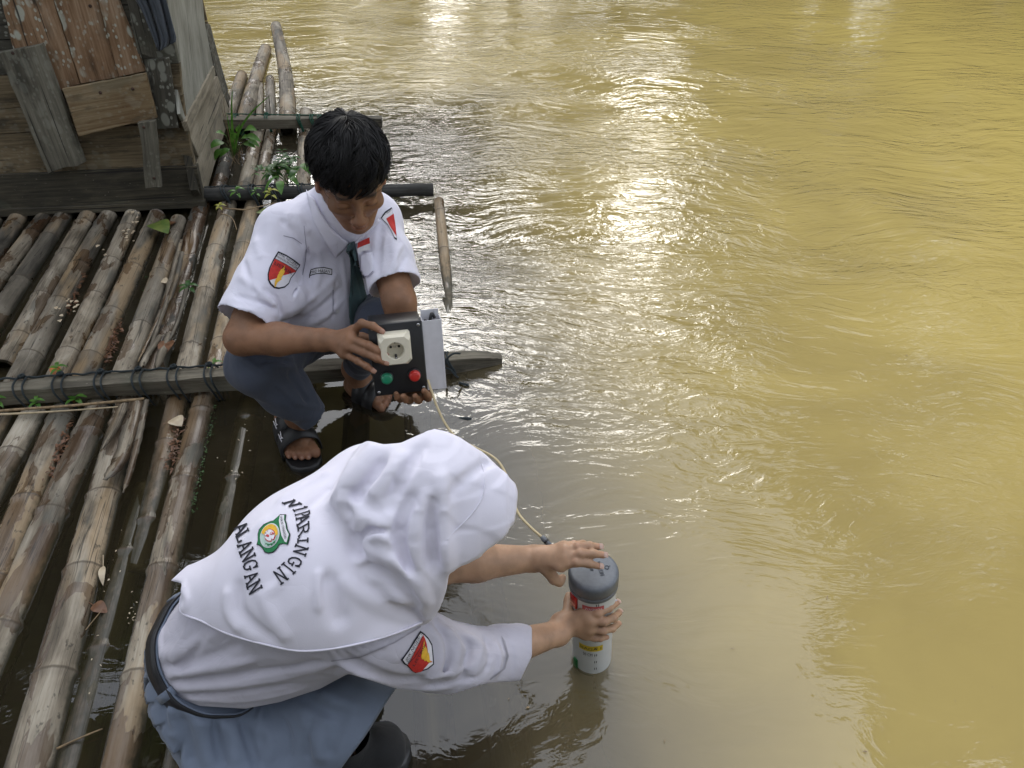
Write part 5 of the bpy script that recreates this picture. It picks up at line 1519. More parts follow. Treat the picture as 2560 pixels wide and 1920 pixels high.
lay(lb, 'sleeve_seam', [[(828, 1650), (900, 1640), (985, 1604), (1050, 1565), (1051, 1568), (987, 1607), (901, 1643), (829, 1653)], [(1252, 1590), (1262, 1604), (1271, 1640), (1262, 1672), (1225, 1700), (1223, 1697), (1258, 1670), (1266, 1640), (1257, 1606)]], .0012, plain('grey_thread', (.33, .32, .37), .9), girl, 5)
Z6 = dict(k=11.85, o=(1000, 1560))
badge(lb, girl, sh=[(20, 1050), (240, 750), (430, 440), (590, 200), (720, 290), (830, 400), (950, 600), (980, 900), (1005, 1190), (820, 1330), (640, 1390), (450, 1440), (330, 1370), (210, 1230), (110, 1170)],
      red=[(210, 1180), (400, 1000), (560, 740), (640, 540), (650, 320), (710, 440), (760, 600), (790, 800), (840, 1050), (945, 1110), (840, 1135), (740, 1080), (680, 1220), (620, 1380), (460, 1405), (380, 1380), (280, 1270)],
      bolt=[(672, 480), (690, 640), (720, 790), (745, 700), (780, 830), (770, 940), (810, 850), (840, 960), (850, 1050), (900, 1100), (830, 1120), (770, 1090), (740, 1050), (700, 1085), (665, 1020), (650, 930), (610, 1020), (595, 930), (620, 760)],
      words=[('SMK NEGERI 1', [(165, 1080), (590, 330), (540, 260), (125, 1010)]), ('PARINGIN-BALANGAN', [(230, 1140), (625, 420), (600, 340), (185, 1080)]), ('LISTRIK', [(390, 1215), (740, 570), (690, 560), (330, 1170)])],
      bars=[[(205, 1160), (400, 980), (560, 725), (640, 520), (632, 512), (550, 712), (390, 965), (195, 1145)]], **Z6)

# headscarf: hood round the head, drape down the far side, cape over the back
C = Vol((-.70, .44, .10), (.12, 1.14, .84), .0030)
C.ell(chst + Vector((0, -.004, .006)), (.160, .152, .123), TOR, .03)
C.cone(chst.lerp(wst, .2), wst, .134, .126, .04)
C.ell(PD(700, 1600, 1.305), (.14, .095, .10), None, .05)
C.cone(gR, gL, .076, .080, .06)
C.cone(chst, PD(900, 1560, 1.26), .13, .086, .05)
C.cone(PD(1010, 1570, 1.25), gR, .062, .08, .04)
C.cone(PD(610, 1490, 1.24), PD(470, 1475, 1.285), .06, .035, .05)
C.cutpx([(700, 1100), (560, 1330), (426, 1452), (459, 1459), (447, 1530), (505, 1557), (568, 1588), (650, 1612), (744, 1631), (830, 1626), (920, 1608), (1000, 1583), (1064, 1556), (1130, 1450), (1140, 1200), (1000, 1050)])
hood = [((1175, 1258), 1.215, .091), ((1090, 1200), 1.20, .084), ((1000, 1200), 1.205, .074), ((935, 1190), 1.225, .058)]
H2 = Vol((-.42, .52, .18), (.14, 1.14, .84), .0028)
H2.ell(HG(0, -.012, .030), (.094, .108, .100), HG.ax(), .01)
H2.chain([PD(u, v, d) for (u, v), d, r in hood], [r for _, _, r in hood], .04)
H2.cone(PD(1205, 1262, 1.210), PD(1238, 1252, 1.230), 0.084, 0.054, .03)
H2.cone(PD(1090, 1170, 1.195), PD(1084, 1112, 1.195), 0.067, 0.028, .05)
H2.cone(PD(1110, 1345, 1.195), PD(1040, 1440, 1.190), 0.074, 0.056, .04)
H2.cone(PD(1040, 1440, 1.190), PD(1070, 1515, 1.205), 0.051, 0.020, .03)
H2.cone(PD(1000, 1300, 1.190), PD(930, 1240, 1.200), 0.079, 0.065, .05)
H2.cone(PD(960, 1400, 1.190), PD(900, 1330, 1.190), 0.047, 0.042, .05)
H2.cone(PD(1080, 1520, 1.215), PD(1050, 1400, 1.215), 0.024, 0.056, .03)
H2.wobble(.0008, 16, 21)
FH = [([(1120, 1430), (1112, 1370), (1108, 1310), (1105, 1240), (1100, 1190)], .016, .012), ([(1090, 1420), (1082, 1350), (1078, 1290), (1085, 1240)], .014, -.012), ([(1060, 1470), (1040, 1400), (1040, 1330), (1060, 1270), (1085, 1235)], .016, .012),
      ([(1035, 1440), (1010, 1390), (1000, 1330), (1010, 1280), (1030, 1240)], .013, -.014), ([(1000, 1420), (965, 1370), (958, 1330), (985, 1290)], .015, .014), ([(985, 1365), (960, 1345), (940, 1340), (930, 1350)], .008, .012),
      ([(955, 1312), (925, 1300), (900, 1305), (880, 1330)], .011, .016), ([(965, 1330), (930, 1325), (905, 1345), (898, 1372)], .008, -.018), ([(1000, 1380), (940, 1395), (900, 1400), (880, 1395)], .011, .013), ([(900, 1370), (905, 1395), (930, 1420)], .008, -.012),
      ([(885, 1150), (860, 1200), (830, 1240)], .014, .010), ([(940, 1110), (900, 1170), (860, 1220), (845, 1270)], .018, .010), ([(960, 1150), (930, 1200), (880, 1250)], .013, -.009), ([(1010, 1130), (970, 1190), (930, 1240)], .016, .008),
      ([(1060, 1110), (1020, 1170), (990, 1230), (975, 1280)], .014, -.007), ([(845, 1240), (870, 1290), (900, 1300)], .012, .008), ([(1115, 1250), (1180, 1180), (1240, 1150)], .012, -.003)]
for p, w, a in FH: H2.foldpx(p, w * (.8 if a < 0 else 1), a * (1.5 if a < 0 else 1), 2.5)
# the brim's edge and the opening that leaves the face clear underneath
H2.ell(HG(0, .100, -.045), (.066, .075, .088), HG.ax(), .006, True)
H2.cutpx([(1088, 1072), (1150, 1095), (1215, 1138), (1262, 1184), (1290, 1210), (1295, 1232), (1292, 1275), (1287, 1306), (1260, 1340), (1200, 1390), (1120, 1434), (1116, 1470), (1100, 1520), (1080, 1550), (1062, 1556), (1040, 1520),
          (960, 1500), (820, 1420), (800, 1300), (830, 1230), (868, 1160), (900, 1112), (918, 1103), (960, 1112), (1005, 1108), (1045, 1090)])
# one cloth: merge the hood into the cape's grid
ii = np.round((H2.lo - C.lo) / C.h).astype(int)
gx = [(C.lo[k] + C.h * np.arange(C.n[k]) - H2.lo[k]) / H2.h for k in range(3)]
jx = [np.clip(np.round(g).astype(int), 0, H2.n[k] - 1) for k, g in enumerate(gx)]
inr = [((g >= 0) & (g <= H2.n[k] - 1)) for k, g in enumerate(gx)]
dh = H2.d[np.ix_(*jx)]
dh = np.where(inr[0][:, None, None] & inr[1][None, :, None] & inr[2][None, None, :], dh, 1.0)
k_ = .012
t_ = np.clip(.5 + .5 * (dh - C.d) / k_, 0, 1)
C.d = (dh + (C.d - dh) * t_ - k_ * t_ * (1 - t_)).astype(np.float32)
FC = [([(846, 1262), (872, 1305), (884, 1345), (896, 1388), (950, 1428), (1010, 1475), (1048, 1522)], .013, -.020), ([(866, 1240), (904, 1290), (918, 1340), (930, 1372), (980, 1402), (1034, 1448), (1066, 1510)], .014, .016),
      ([(798, 1425), (795, 1470), (799, 1530)], .008, .010), ([(818, 1440), (828, 1500), (852, 1560)], .022, -.008),
      ([(850, 1440), (910, 1490), (990, 1530), (1045, 1545)], .016, .008),
      ([(600, 1450), (600, 1520), (640, 1570), (690, 1600)], .016, -.007), ([(570, 1470), (570, 1530), (600, 1580)], .014, .005), ([(660, 1480), (680, 1540), (720, 1600)], .018, .006),
      ([(455, 1460), (470, 1500), (455, 1528)], .010, .005), ([(720, 1430), (700, 1460), (670, 1480)], .012, .004), ([(745, 1290), (790, 1250), (830, 1215)], .010, -.006), ([(690, 1260), (760, 1215), (830, 1175)], .012, .006),
      ([(668, 1300), (640, 1320), (600, 1370)], .014, .004)]
for p, w, a in FC: C.foldpx(p, w, a, 1.25)
scarf = C.build('headscarf', M_HIJAB, girl, 3)
cb = bvh_of(scarf)
# hems sewn along the edges
def hem(b, path, r, m, name, parent, k=1, off=.0005):
    pts = []
    for u, v in path:
        h = cast(b, u / k, v / k)
        if h[0] is not None: pts.append(h[0] + (EYE - h[0]).normalized() * off)
    if len(pts) > 1:
        mb = MB(); tube(mb, bez(pts, 4), r, 6); mb.build(name, m, parent)
hem(cb, [(461, 1466), (451, 1500), (450, 1527), (505, 1553), (568, 1584), (650, 1608), (744, 1627), (830, 1622), (920, 1604), (1000, 1579), (1056, 1555)], .0016, M_HIJAB, 'scarf_hem', girl)
hem(cb, [(1205, 1160), (1212, 1200), (1205, 1245), (1175, 1290), (1140, 1325), (1118, 1350)], .0010, M_HIJAB, 'scarf_seam', girl)
# the lettering and the crest sewn on the back
LET = [('A', (62, 618), (235, 495), (35, 105)), ('L', (92, 735), (268, 612), (38, 105)), ('A', (114, 888), (302, 778), (30, 105)), ('N', (160, 1028), (345, 915), (40, 120)),
       ('G', (192, 1160), (390, 1085), (30, 125)), ('A', (224, 1365), (398, 1250), (30, 115)), ('N', (262, 1520), (448, 1405), (42, 130)),
       ('N', (840, 205), (1010, 160), (110, 60)), ('1', (955, 292), (1160, 236), (45, 60)), ('P', (985, 382), (1200, 322), (20, 62)), ('A', (1000, 470), (1185, 380), (12, 100)), ('R', (1025, 625), (1185, 540), (10, 150)),
       ('I', (1018, 755), (1168, 742), (-5, 110)), ('N', (968, 868), (1150, 925), (-45, 120)), ('G', (878, 1045), (1065, 1100), (-60, 115)), ('I', (790, 1105), (960, 1242), (-70, 70)), ('N', (688, 1195), (812, 1372), (-105, 80))]
pol = []
for ch, b0, t0, w0 in LET: pol += stroke_polys(ch, b0, t0, w0, 25 if ch not in 'P1' else 20)
lay(cb, 'embroidered_lettering', pol, .0014, M_INK, girl, 4, k=6.146, o=(580, 1230))
Z5 = dict(k=6.146, o=(580, 1230))
CR = [(745, 350), (840, 350), (832, 440), (850, 490), (862, 570), (905, 655), (890, 740), (865, 818), (800, 800), (740, 812), (690, 890), (640, 935), (560, 950), (510, 932), (470, 865), (430, 830), (386, 815), (405, 740), (402, 650), (420, 580), (490, 500), (590, 455), (640, 445), (700, 395)]
lay(cb, 'crest', [CR], .0014, M_INK, girl, 4, **Z5)
lay(cb, 'crest', [inset(CR, .945)], .0021, M_GREEN, girl, 4, **Z5)
lay(cb, 'crest', [[(748, 372), (815, 368), (812, 440), (832, 500), (845, 580), (884, 660), (850, 785), (822, 772), (775, 680), (750, 560), (735, 450)]], .0028, M_WHITE, girl, 4, **Z5)
el = lambda cx, cy, a, b, t, n=28, a0=0, a1=6.2832: [(cx + a * math.cos(q) * math.cos(t) - b * math.sin(q) * math.sin(t), cy + a * math.cos(q) * math.sin(t) + b * math.sin(q) * math.cos(t)) for q in [a0 + (a1 - a0) * i / n for i in range(n + (0 if a1 - a0 > 6.28 else 1))]]
lay(cb, 'crest', [el(597, 680, 140, 192, .35)], .0028, M_WHITE, girl, 4, **Z5)
lay(cb, 'crest', [el(597, 680, 130, 180, .35)], .0034, plain('pale_green_thread', (.42, .55, .50), .8, .1, 100), girl, 4, **Z5)
arc = el(597, 672, 122, 165, .35, 16, 3.05, 6.0) + el(600, 690, 84, 105, .35, 16, 3.05, 6.0)[::-1]
lay(cb, 'crest', [arc], .0040, M_YEL, girl, 4, **Z5)
gear = []
for i in range(20):
    a = 2 * math.pi * i / 20 + .1; r = 88 if (i // 1) % 2 == 0 else 66
    for da in (-.12, .12): gear.append((605 + r * math.cos(a + da), 680 + r * 1.12 * math.sin(a + da)))
M_PINK = plain('red_gear_thread', (.55, .05, .06), .75, .1, 100)
lay(cb, 'crest', [gear], .0040, M_PINK, girl, 4, **Z5)
lay(cb, 'crest', [inset(gear, .86)], .0046, M_WHITE, girl, 4, **Z5)
lay(cb, 'crest', [el(578, 690, 26, 20, .4, 12), el(640, 655, 30, 20, -.3, 12)], .0052, M_PINK, girl, 4, **Z5)
lay(cb, 'crest', [el(640, 655, 17, 9, -.3, 12)], .0058, M_WHITE, girl, 4, **Z5)
lay(cb, 'crest', [[(520, 770), (540, 800), (530, 830), (555, 800), (580, 850), (600, 810), (640, 840), (650, 800), (680, 800), (690, 760), (715, 720), (720, 690), (700, 740), (670, 770), (640, 800), (600, 830), (560, 820)]], .0042, M_GREEN, girl, 4, **Z5)
lay(cb, 'crest_lettering', text_polys('SMKN 1', [(752, 392), (778, 545), (815, 535), (785, 385)]) + text_polys('PARINGIN', [(782, 560), (822, 735), (858, 715), (818, 545)]), .0036, M_INK, girl, 6, **Z5)

# skirt, waistband, belt
K = Vol((-.76, .44, .0), (-.02, 1.10, .50), .0032)
K.cone(wst - axw * .020, pel, .112, .165, .03)
K.ell(PD(440, 1775, 1.45), (.075, .10, .11), None, .05)
K.plane(wst - axw * .006, axw)
hj = pel.lerp(gKR, .22) - axw * .03
K.cone(hj, gKR, .115, .085, .03); K.cone(gKR, PD(950, 1755, 1.38), .085, .055, .04)
K.cone(pel.lerp(gKL, .25) - axw * .03, gKL, .11, .085, .03)
K.cone(pel - Vector((0, 0, .05)), P(640, 1990, .06), .16, .15, .05)
K.cone(gKR, P(880, 1905, .10), .08, .055, .04); K.cone(gKR, P(760, 1940, .08), .09, .09, .04)
K.cone(gKL, gAL, .085, .08, .03)
K.plane((0, 0, .015), (0, 0, -1))
K.cutpx([(440, 1440), (395, 1510), (366, 1600), (364, 1721), (376, 1790), (412, 1850), (445, 1900), (480, 1990), (800, 1990), (851, 1922), (905, 1850), (950, 1780), (989, 1721), (940, 1680), (870, 1640), (600, 1460)])
K.wobble(.002, 18, 31)
FK = [([(455, 1790), (470, 1850), (480, 1910)], .010, -.009), ([(500, 1800), (510, 1850), (525, 1915)], .014, .008), ([(535, 1800), (545, 1860), (560, 1918)], .009, -.010), ([(570, 1805), (590, 1850), (590, 1910)], .014, .009),
      ([(600, 1800), (625, 1860), (640, 1915)], .009, -.010), ([(650, 1800), (680, 1850), (670, 1900)], .014, .008), ([(700, 1790), (720, 1840), (715, 1900)], .009, -.008), ([(430, 1770), (425, 1800), (440, 1850)], .010, .007), ([(408, 1740), (412, 1790), (430, 1840)], .009, -.007),
      ([(760, 1740), (800, 1770), (850, 1790)], .012, -.007), ([(800, 1725), (850, 1755), (900, 1770)], .014, .006), ([(660, 1760), (650, 1800), (645, 1840)], .008, .008), ([(745, 1760), (790, 1850), (800, 1900)], .016, .006), ([(860, 1760), (840, 1830), (820, 1890)], .016, -.005),
      ([(780, 1800), (765, 1850), (770, 1900)], .012, -.006)]
K.pleats(wst, axw, PD(300, 1612, 1.36) - wst, 22, .030, .04, .12)
for p, w, a in FK: K.foldpx(p, w, a, 1.8)
skirt = K.build('skirt', M_SKIRT, girl, 2)
kb = bvh_of(skirt)
def ring_band(name, r0, r1, lo, hi, m, slack, th, skew=0.0):
    """a band round the waist; slack lets it stand off on one side"""
    n = 72; x = (PD(380, 1612, 1.36) - wst); x = (x - axw * axw.dot(x)).normalized(); y = axw.cross(x)
    out, fs = [], []
    for i in range(n):
        a = 2 * math.pi * i / n; d = x * math.cos(a) + y * math.sin(a)
        e = slack * max(0, math.cos(a)) ** 1.5
        wv = .0012 * math.sin(a * 7) + .0008 * math.sin(a * 13 + 1)
        out += [wst + axw * (lo - e * .25 + wv) + d * (r0 + e + wv), wst + axw * (hi + wv) + d * (r1 + e + wv)]
    for i in range(n):
        j = (i + 1) % n; fs.append((2 * i, 2 * j, 2 * j + 1, 2 * i + 1))
    ob = mesh(name, out, fs, m, girl, True)
    md = ob.modifiers.new('thick', 'SOLIDIFY'); md.thickness = th; md.offset = 1
    return out, x, y
ring_band('waistband', .1195, .1150, -.052, .004, M_SKIRT, -.004, .003)
bo, bx2, by2 = ring_band('belt', .1220, .1180, -.032, .004, M_BELT, -.002, .003)
for a_ in (-.62, .9, 2.2):
    d_ = bx2 * math.cos(a_) + by2 * math.sin(a_); e_ = -.002 * max(0, math.cos(a_)) ** 1.5; sd = axw.cross(d_)
    ps = [wst + axw * -.046 + d_ * (.1200 + e_ * .7), wst + axw * -.036 + d_ * (.1280 + e_), wst + axw * .000 + d_ * (.1235 + e_), wst + axw * .008 + d_ * (.112 + e_ * .8)]
    mb = MB()
    for p0, p1 in zip(ps, ps[1:]): mb.add([p0 - sd * .008, p0 + sd * .008, p1 + sd * .008, p1 - sd * .008], [(0, 1, 2, 3)])
    ob = mb.build('belt_loop', M_SKIRT, girl); md = ob.modifiers.new('thick', 'SOLIDIFY'); md.thickness = .0025
# shoes
def shoe(heel, toe, parent):
    heel, toe = Vector(heel), Vector(toe); d = toe - heel; L = d.length; d.normalize(); up = Vector((0, 0, 1)); o = d.cross(up)
    V = Vol(np.minimum(heel, toe) - .07, np.maximum(heel, toe) + .11, .0025)
    V.cone(heel + d * .04 + up * .045, heel + d * (L * .62) + up * .036, .044, .044, .02)
    V.ell(heel + d * (L * .80) + up * .026, (L * .20, .046, .038), (d, o, up), .02)
    V.cone(heel + d * .05 + up * .05, heel + d * .06 + up * .12, .040, .040, .02)
    V.plane(heel + up * .004, (0, 0, -1))
    V.build('shoe', M_KNIT, parent, 2)
    half = [(-.012, 0), (-.004, .024), (.03, .036), (.10, .038), (.15, .045), (.19, .047), (.225, .036), (.246, .016), (.250, 0)]
    sc = L / .24; ring = [heel + d * (x * sc) + o * y for x, y in half] + [heel + d * (x * sc) - o * y for x, y in half[-2:0:-1]]
    n = len(ring); vs, fs = [], []; c = sum(ring, Vector()) / n
    for z, g in ((-.018, .97), (-.014, 1.02), (.012, 1.03), (.016, 1.0)): vs += [c + (r - c) * g + up * z for r in ring]
    for j in range(3):
        for i in range(n): fs.append((j * n + i, j * n + (i + 1) % n, (j + 1) * n + (i + 1) % n, (j + 1) * n + i))
    fs += [tuple(reversed(range(n))), tuple(range(3 * n, 4 * n))]
    mesh('shoe_sole', vs, fs, M_SOLE, parent, True)
M_KNIT = fabric_mat('black_knit', (.011, .011, .012), .2, 500, .8, .1, .001)
M_SOLE = plain('scuffed_black_sole', (.035, .035, .036), .4, .5, 40)
shoe(P(812, 1935, .014), P(1016, 1868, .014), girl)
shoe(PD(860, 1720, 1.74), PD(1000, 1650, 1.72) + Vector((0, 0, 0)), girl)
# ---------------------------------------------------------------- the control box in the boy's hands
M_BOX = plain('black_abs_plastic', (.013, .014, .016), .38, .08, 200, .0004)
M_CREAM = plain('cream_plastic', (.66, .62, .50), .28, .02, 40)
M_CREAM_IN = plain('cream_plastic_inside', (.52, .49, .40), .35, .02, 40)
M_TRUNK = plain('white_pvc', (.56, .56, .60), .4, .03, 60)
M_STEEL = plain('bright_steel', (.55, .55, .56), .3, .05, 60, Metallic=1.0)
M_HOLE = plain('dark_hole', (.006, .006, .006), .9, 0)
bc = PD(996, 897, 1.765)
hh = Vector((.22, -.9755, 0)).normalized()
bn = (hh * math.cos(math.radians(17)) + Vector((0, 0, math.sin(math.radians(17))))).normalized()
bx_ = bn.cross(Vector((0, 0, 1))).normalized() * -1
bx_ = (Matrix.Rotation(math.radians(-1.5), 4, bn) @ bx_)
by_ = bn.cross(bx_)
BM = Matrix((( *bx_, 0), (*by_, 0), (*bn, 0), (0, 0, 0, 1))).transposed(); BM.translation = bc
def at(x, y, z=0.0): return BM @ Matrix.Translation((x, y, z))
box = thing('control_box', 'black control box with a cream socket and a green and a red button', 'box', bc - bn * .04)
BW, BH_, BD = .120, .172, .078
mb = MB(); boxy(mb, at(0, 0, -BD / 2 - .007), BW, BH_, BD, .006); mb.build('housing', M_BOX, box)
mb = MB(); boxy(mb, at(0, 0, -.003), BW + .002, BH_ + .002, .0075, .003); mb.build('lid', M_BOX, box)
def disc(mb, M, r, h, n=20, r2=None, bev=.001, mi=0):
    r2 = r if r2 is None else r2
    tube(mb, [M @ Vector((0, 0, 0)), M @ Vector((0, 0, h - bev)), M @ Vector((0, 0, h))], [r, r2, r2 - bev], n, mi=mi)
for x, y in ((-.052, -.077), (.052, -.077), (-.052, .077), (.052, .077)):
    mb = MB(); disc(mb, at(x, y, .0008), .0036, .0016, 14); disc(mb, at(x, y, .0024), .0014, .0003, 6, bev=.0002)
    s_ = mb.build('screw', M_STEEL, box)
    mb = MB(); boxy(mb, at(x, y, .0027) @ Matrix.Rotation(.6, 4, 'Z'), .004, .0008, .0004); boxy(mb, at(x, y, .00271) @ Matrix.Rotation(.6, 4, 'Z'), .0008, .004, .0004); mb.build('screw_slot', M_HOLE, s_)
# socket: chamfered cube with a round well, two contact holes and earth clips
sx, sy = -.006, .032
def socket():
    w = .0365; zs = [(.0005, w, .004), (.005, w, .004), (.006, w - .0006, .004), (.0065, w, .004), (.028, w * .98, .010), (.036, w * .86, .010)]
    vs, fs = [], []
    def ring(z, r, ch): return [at(sx + x, sy + y, z) @ Vector((0, 0, 0)) for x, y in ((r - ch, -r), (r, -r + ch), (r, r - ch), (r - ch, r), (-r + ch, r), (-r, r - ch), (-r, -r + ch), (-r + ch, -r))]
    for z, r, ch in zs: vs += ring(z, r, ch)
    for j in range(len(zs) - 1):
        for i in range(8): fs.append((j * 8 + i, j * 8 + (i + 1) % 8, (j + 1) * 8 + (i + 1) % 8, (j + 1) * 8 + i))
    n = 32; top = (len(zs) - 1) * 8; rim = len(vs)
    R_ = .0205
    for z, r in ((.036, R_), (.0352, R_ - .0008), (.017, R_ - .0012), (.0168, .0)):
        for i in range(n):
            a = 2 * math.pi * i / n; vs.append(at(sx + r * math.cos(a), sy + r * math.sin(a), z) @ Vector((0, 0, 0)))
    # face plate between the octagon and the round rim
    oct_a = [math.atan2(y, x) for x, y in ((.8, -1), (1, -.8), (1, .8), (.8, 1), (-.8, 1), (-1, .8), (-1, -.8), (-.8, -1))]
    def near(i):
        a = 2 * math.pi * i / n
        return min(range(8), key=lambda k: abs((oct_a[k] - a + math.pi) % (2 * math.pi) - math.pi))
    for i in range(n):
        j = (i + 1) % n; a, b = near(i), near(j)
        fs.append((rim + i, top + a, rim + j) if a == b else (rim + i, top + a, top + b, rim + j))
    for q in range(3):
        for i in range(n): fs.append((rim + q * n + i, rim + q * n + (i + 1) % n, rim + (q + 1) * n + (i + 1) % n, rim + (q + 1) * n + i))
    o = mesh('power_socket', vs, fs, M_CREAM, box, False)
    mb = MB()
    for x in (-.0092, .0092): disc(mb, at(sx + x, sy + .004, .0170), .0030, .0003, 14, bev=.0001)
    boxy(mb, at(sx, sy + .0185, .026), .003, .002, .016); boxy(mb, at(sx + .0004, sy - .0165, .026), .0042, .006, .016)
    mb.build('contact_hole', M_HOLE, o)
    mb = MB(); boxy(mb, at(sx + .0005, sy - .0175, .0285), .0028, .003, .012, .0004); mb.build('earth_clip', M_STEEL, o)
    v, f = text2d('S'); mb = MB()
    for dx in (-.0018, .0018): mb.add([at(sx + dx + (p[0] - .5) * .0028, sy + .002 + p[1] * .0044, .0174) @ Vector((0, 0, 0)) for p in v], f)
    mb.build('socket_mark', plain('grey_print', (.18, .17, .15), .8), o)
    mb = MB(); boxy(mb, at(sx, sy, .011), .067, .067, .001, .0004)
socket()
for name, x, y, c in (('push_button', -.031, -.042, (.006, .26, .13)), ('push_button', .033, -.043, (.62, .025, .018))):
    mc = plain(name + ('_green' if x < 0 else '_red'), c, .28, .06, 60, Transmission_Weight=.15, Coat_Weight=.4)
    mb = MB(); disc(mb, at(x, y, .0008), .0155, .0045, 28); bz = mb.build('push_button', M_BOX, box)
    tag(bz, 'green round push button' if x < 0 else 'red round push button')
    mb = MB(); tube(mb, [at(x, y, z) @ Vector((0, 0, 0)) for z in (.004, .0135, .0155, .0165, .0166)], [.0128, .0124, .0112, .009, .0001], 28); mb.build('button_cap', mc, bz)
    mb = MB()
    for k in range(3):
        tube(mb, [at(x + (.0131 - .0002 * k) * math.cos(a), y + (.0131 - .0002 * k) * math.sin(a), .006 + .0026 * k) @ Vector((0, 0, 0)) for a in [i * math.pi / 12 for i in range(25)]], .0005, 4)
    mb.build('button_ring', mc, bz)
# white trunking screwed to the box's side: a channel open at the top
tr = box
tx, tw, td, tl_ = BW / 2 + .001, .045, .046, .170
mb = MB()
for (cx, cz, w_, d_) in ((tx + tw / 2, -.004, tw, .0018), (tx + tw / 2, -td, tw, .0018), (tx + .0011, -td / 2 - .002, .0018, td - .004), (tx + tw - .0011, -td / 2 - .002, .0018, td - .004)):
    boxy(mb, at(cx, -.002, cz), w_, tl_, d_, .0004)
boxy(mb, at(tx + tw / 2, -.002 + .008, -td + .001), tw - .004, tl_ + .012, .0016, .0004)
boxy(mb, at(tx + tw / 2 + .012, -.002 + .010, -td + .004), .001, tl_ + .016, .003, .0003)
mb.build('trunking', M_TRUNK, box, False)
mb = MB(); boxy(mb, at(tx + tw - .004, -.002, -.0028), .0012, tl_ - .002, .001, .0003); mb.build('trunking_lip', M_TRUNK, box, False)
mb = MB()
tube(mb, bez([at(tx + .020, .070, -.030) @ Vector((0, 0, 0)), at(tx + .024, .084, -.033) @ Vector((0, 0, 0)), at(tx + .028, .089, -.036) @ Vector((0, 0, 0)), at(tx + .033, .078, -.035) @ Vector((0, 0, 0))], 4), .0038, 7)
tube(mb, bez([at(tx + .006, .070, -.012) @ Vector((0, 0, 0)), at(tx + .009, .082, -.014) @ Vector((0, 0, 0)), at(tx + .012, .072, -.015) @ Vector((0, 0, 0))], 4), .003, 7)
mb.build('wire_tail', M_BOX, box)

# ---------------------------------------------------------------- the measuring pipe standing in the water
pb, pt_ = Vector((.190, .930, -.30)), PD(1484, 1424, 1.492)
M_PVC = plain('white_pvc_pipe', (.62, .63, .62), .35, .04, 30)
M_CAPG = plain('grey_pvc_cap', (.125, .137, .155), .35, .08, 120, .0004)
pax = (pt_ - pb).normalized(); px_ = Vector((1, 0, 0)); px_ = (px_ - pax * px_.dot(pax)).normalized(); py_ = pax.cross(px_)
pipe = thing('measuring_pipe', 'white plastic pipe with grey end cap and coloured depth marks standing in the water', 'pipe', Vector((pb.x, pb.y, 0)))
PL = (pt_ - pb).length; PR = .0420
def lathe(name, prof, m, parent, n=40):
    vs, fs = [], []
    for r, h in prof:
        for i in range(n):
            a = 2 * math.pi * i / n; vs.append(pb + pax * h + px_ * (r * math.cos(a)) + py_ * (r * math.sin(a)))
    for j in range(len(prof) - 1):
        for i in range(n): fs.append((j * n + i, j * n + (i + 1) % n, (j + 1) * n + (i + 1) % n, (j + 1) * n + i))
    o = mesh(name, vs, fs, m, parent, True); o.data.set_sharp_from_angle(angle=math.radians(35)); return o
lathe('tube', [(PR - .003, 0), (PR, 0), (PR, PL - .06), (PR, PL - .012)], M_PVC, pipe)
lathe('collar', [(PR, PL - .104), (PR + .0032, PL - .103), (PR + .0036, PL - .100), (PR + .0036, PL - .050), (PR + .003, PL - .046), (PR, PL - .046)], M_PVC, pipe)
cap = lathe('end_cap', [(PR + .001, PL - .044), (PR + .0058, PL - .044), (PR + .0070, PL - .0425), (PR + .0072, PL - .0345), (PR + .0060, PL - .0335), (PR + .0060, PL - .032), (PR + .0074, PL - .030), (PR + .0074, PL - .010), (PR + .0070, PL - .0065), (PR + .0056, PL - .0030), (PR + .0034, PL - .0010), (PR + .0008, PL - .0002), (PR - .004, PL), (PR - .010, PL), (.02, PL), (.0001, PL)], M_CAPG, pipe, 48)
def on_pipe(u, h, r): # u: metres round the pipe from the side facing the camera, to the picture's right
    a = -math.pi / 2 + u / PR + PIPE_A
    return pb + pax * h + px_ * (r * math.cos(a)) + py_ * (r * math.sin(a))
PIPE_A = .08
def sticker(name, u0, u1, h0, h1, m, parent, r=PR + .0004, n=8):
    vs = [on_pipe(u0 + (u1 - u0) * i / n, h, r) for h in (h0, h1) for i in range(n + 1)]
    return mesh(name, vs, [(i, i + 1, n + 2 + i, n + 1 + i) for i in range(n)], m, parent, True)
def pipe_text(s, u0, u1, h0, h1, m, parent, r=PR + .0008):
    v, f = text2d(s)
    return mesh('printed_label', [on_pipe(u0 + (u1 - u0) * x, h0 + (h1 - h0) * y, r) for x, y in v], f, m, parent, False)
def hz_of(u, v, d):  # height on the pipe of a picture point
    return (PD(u, v, d) - pb).dot(pax)
M_LRED = plain('faded_red_label', (.52, .085, .085), .5, .06, 40)
M_LYEL = plain('yellow_label', (.72, .52, .03), .5, .04, 40)
M_PRINT = plain('black_print', (.02, .02, .02), .6)
M_RGLASS = plain('red_reflector', (.42, .008, .010), .15, .1, 80, Coat_Weight=.6)
M_GBAND = plain('green_tape', (.010, .13, .035), .4, .1, 60)
hr = PL - .068
col_r = PR + .0042
sticker('warning_label', -.027, .013, hr - .006, hr + .012, M_LRED, pipe, col_r)
pipe_text('WASPADA', -.022, .010, hr - .001, hr + .007, M_WHITE, pipe, col_r + .0004)
pipe_text('80 CM', -.024, -.004, hr - .020, hr - .010, M_PRINT, pipe, col_r + .0004)
hy = hz_of(1478, 1618, 1.60)
sticker('warning_label', -.036, .016, hy - .003, hy + .016, M_LYEL, pipe)
pipe_text('SIAGA 1', -.034, .012, hy + .002, hy + .011, M_PRINT, pipe)
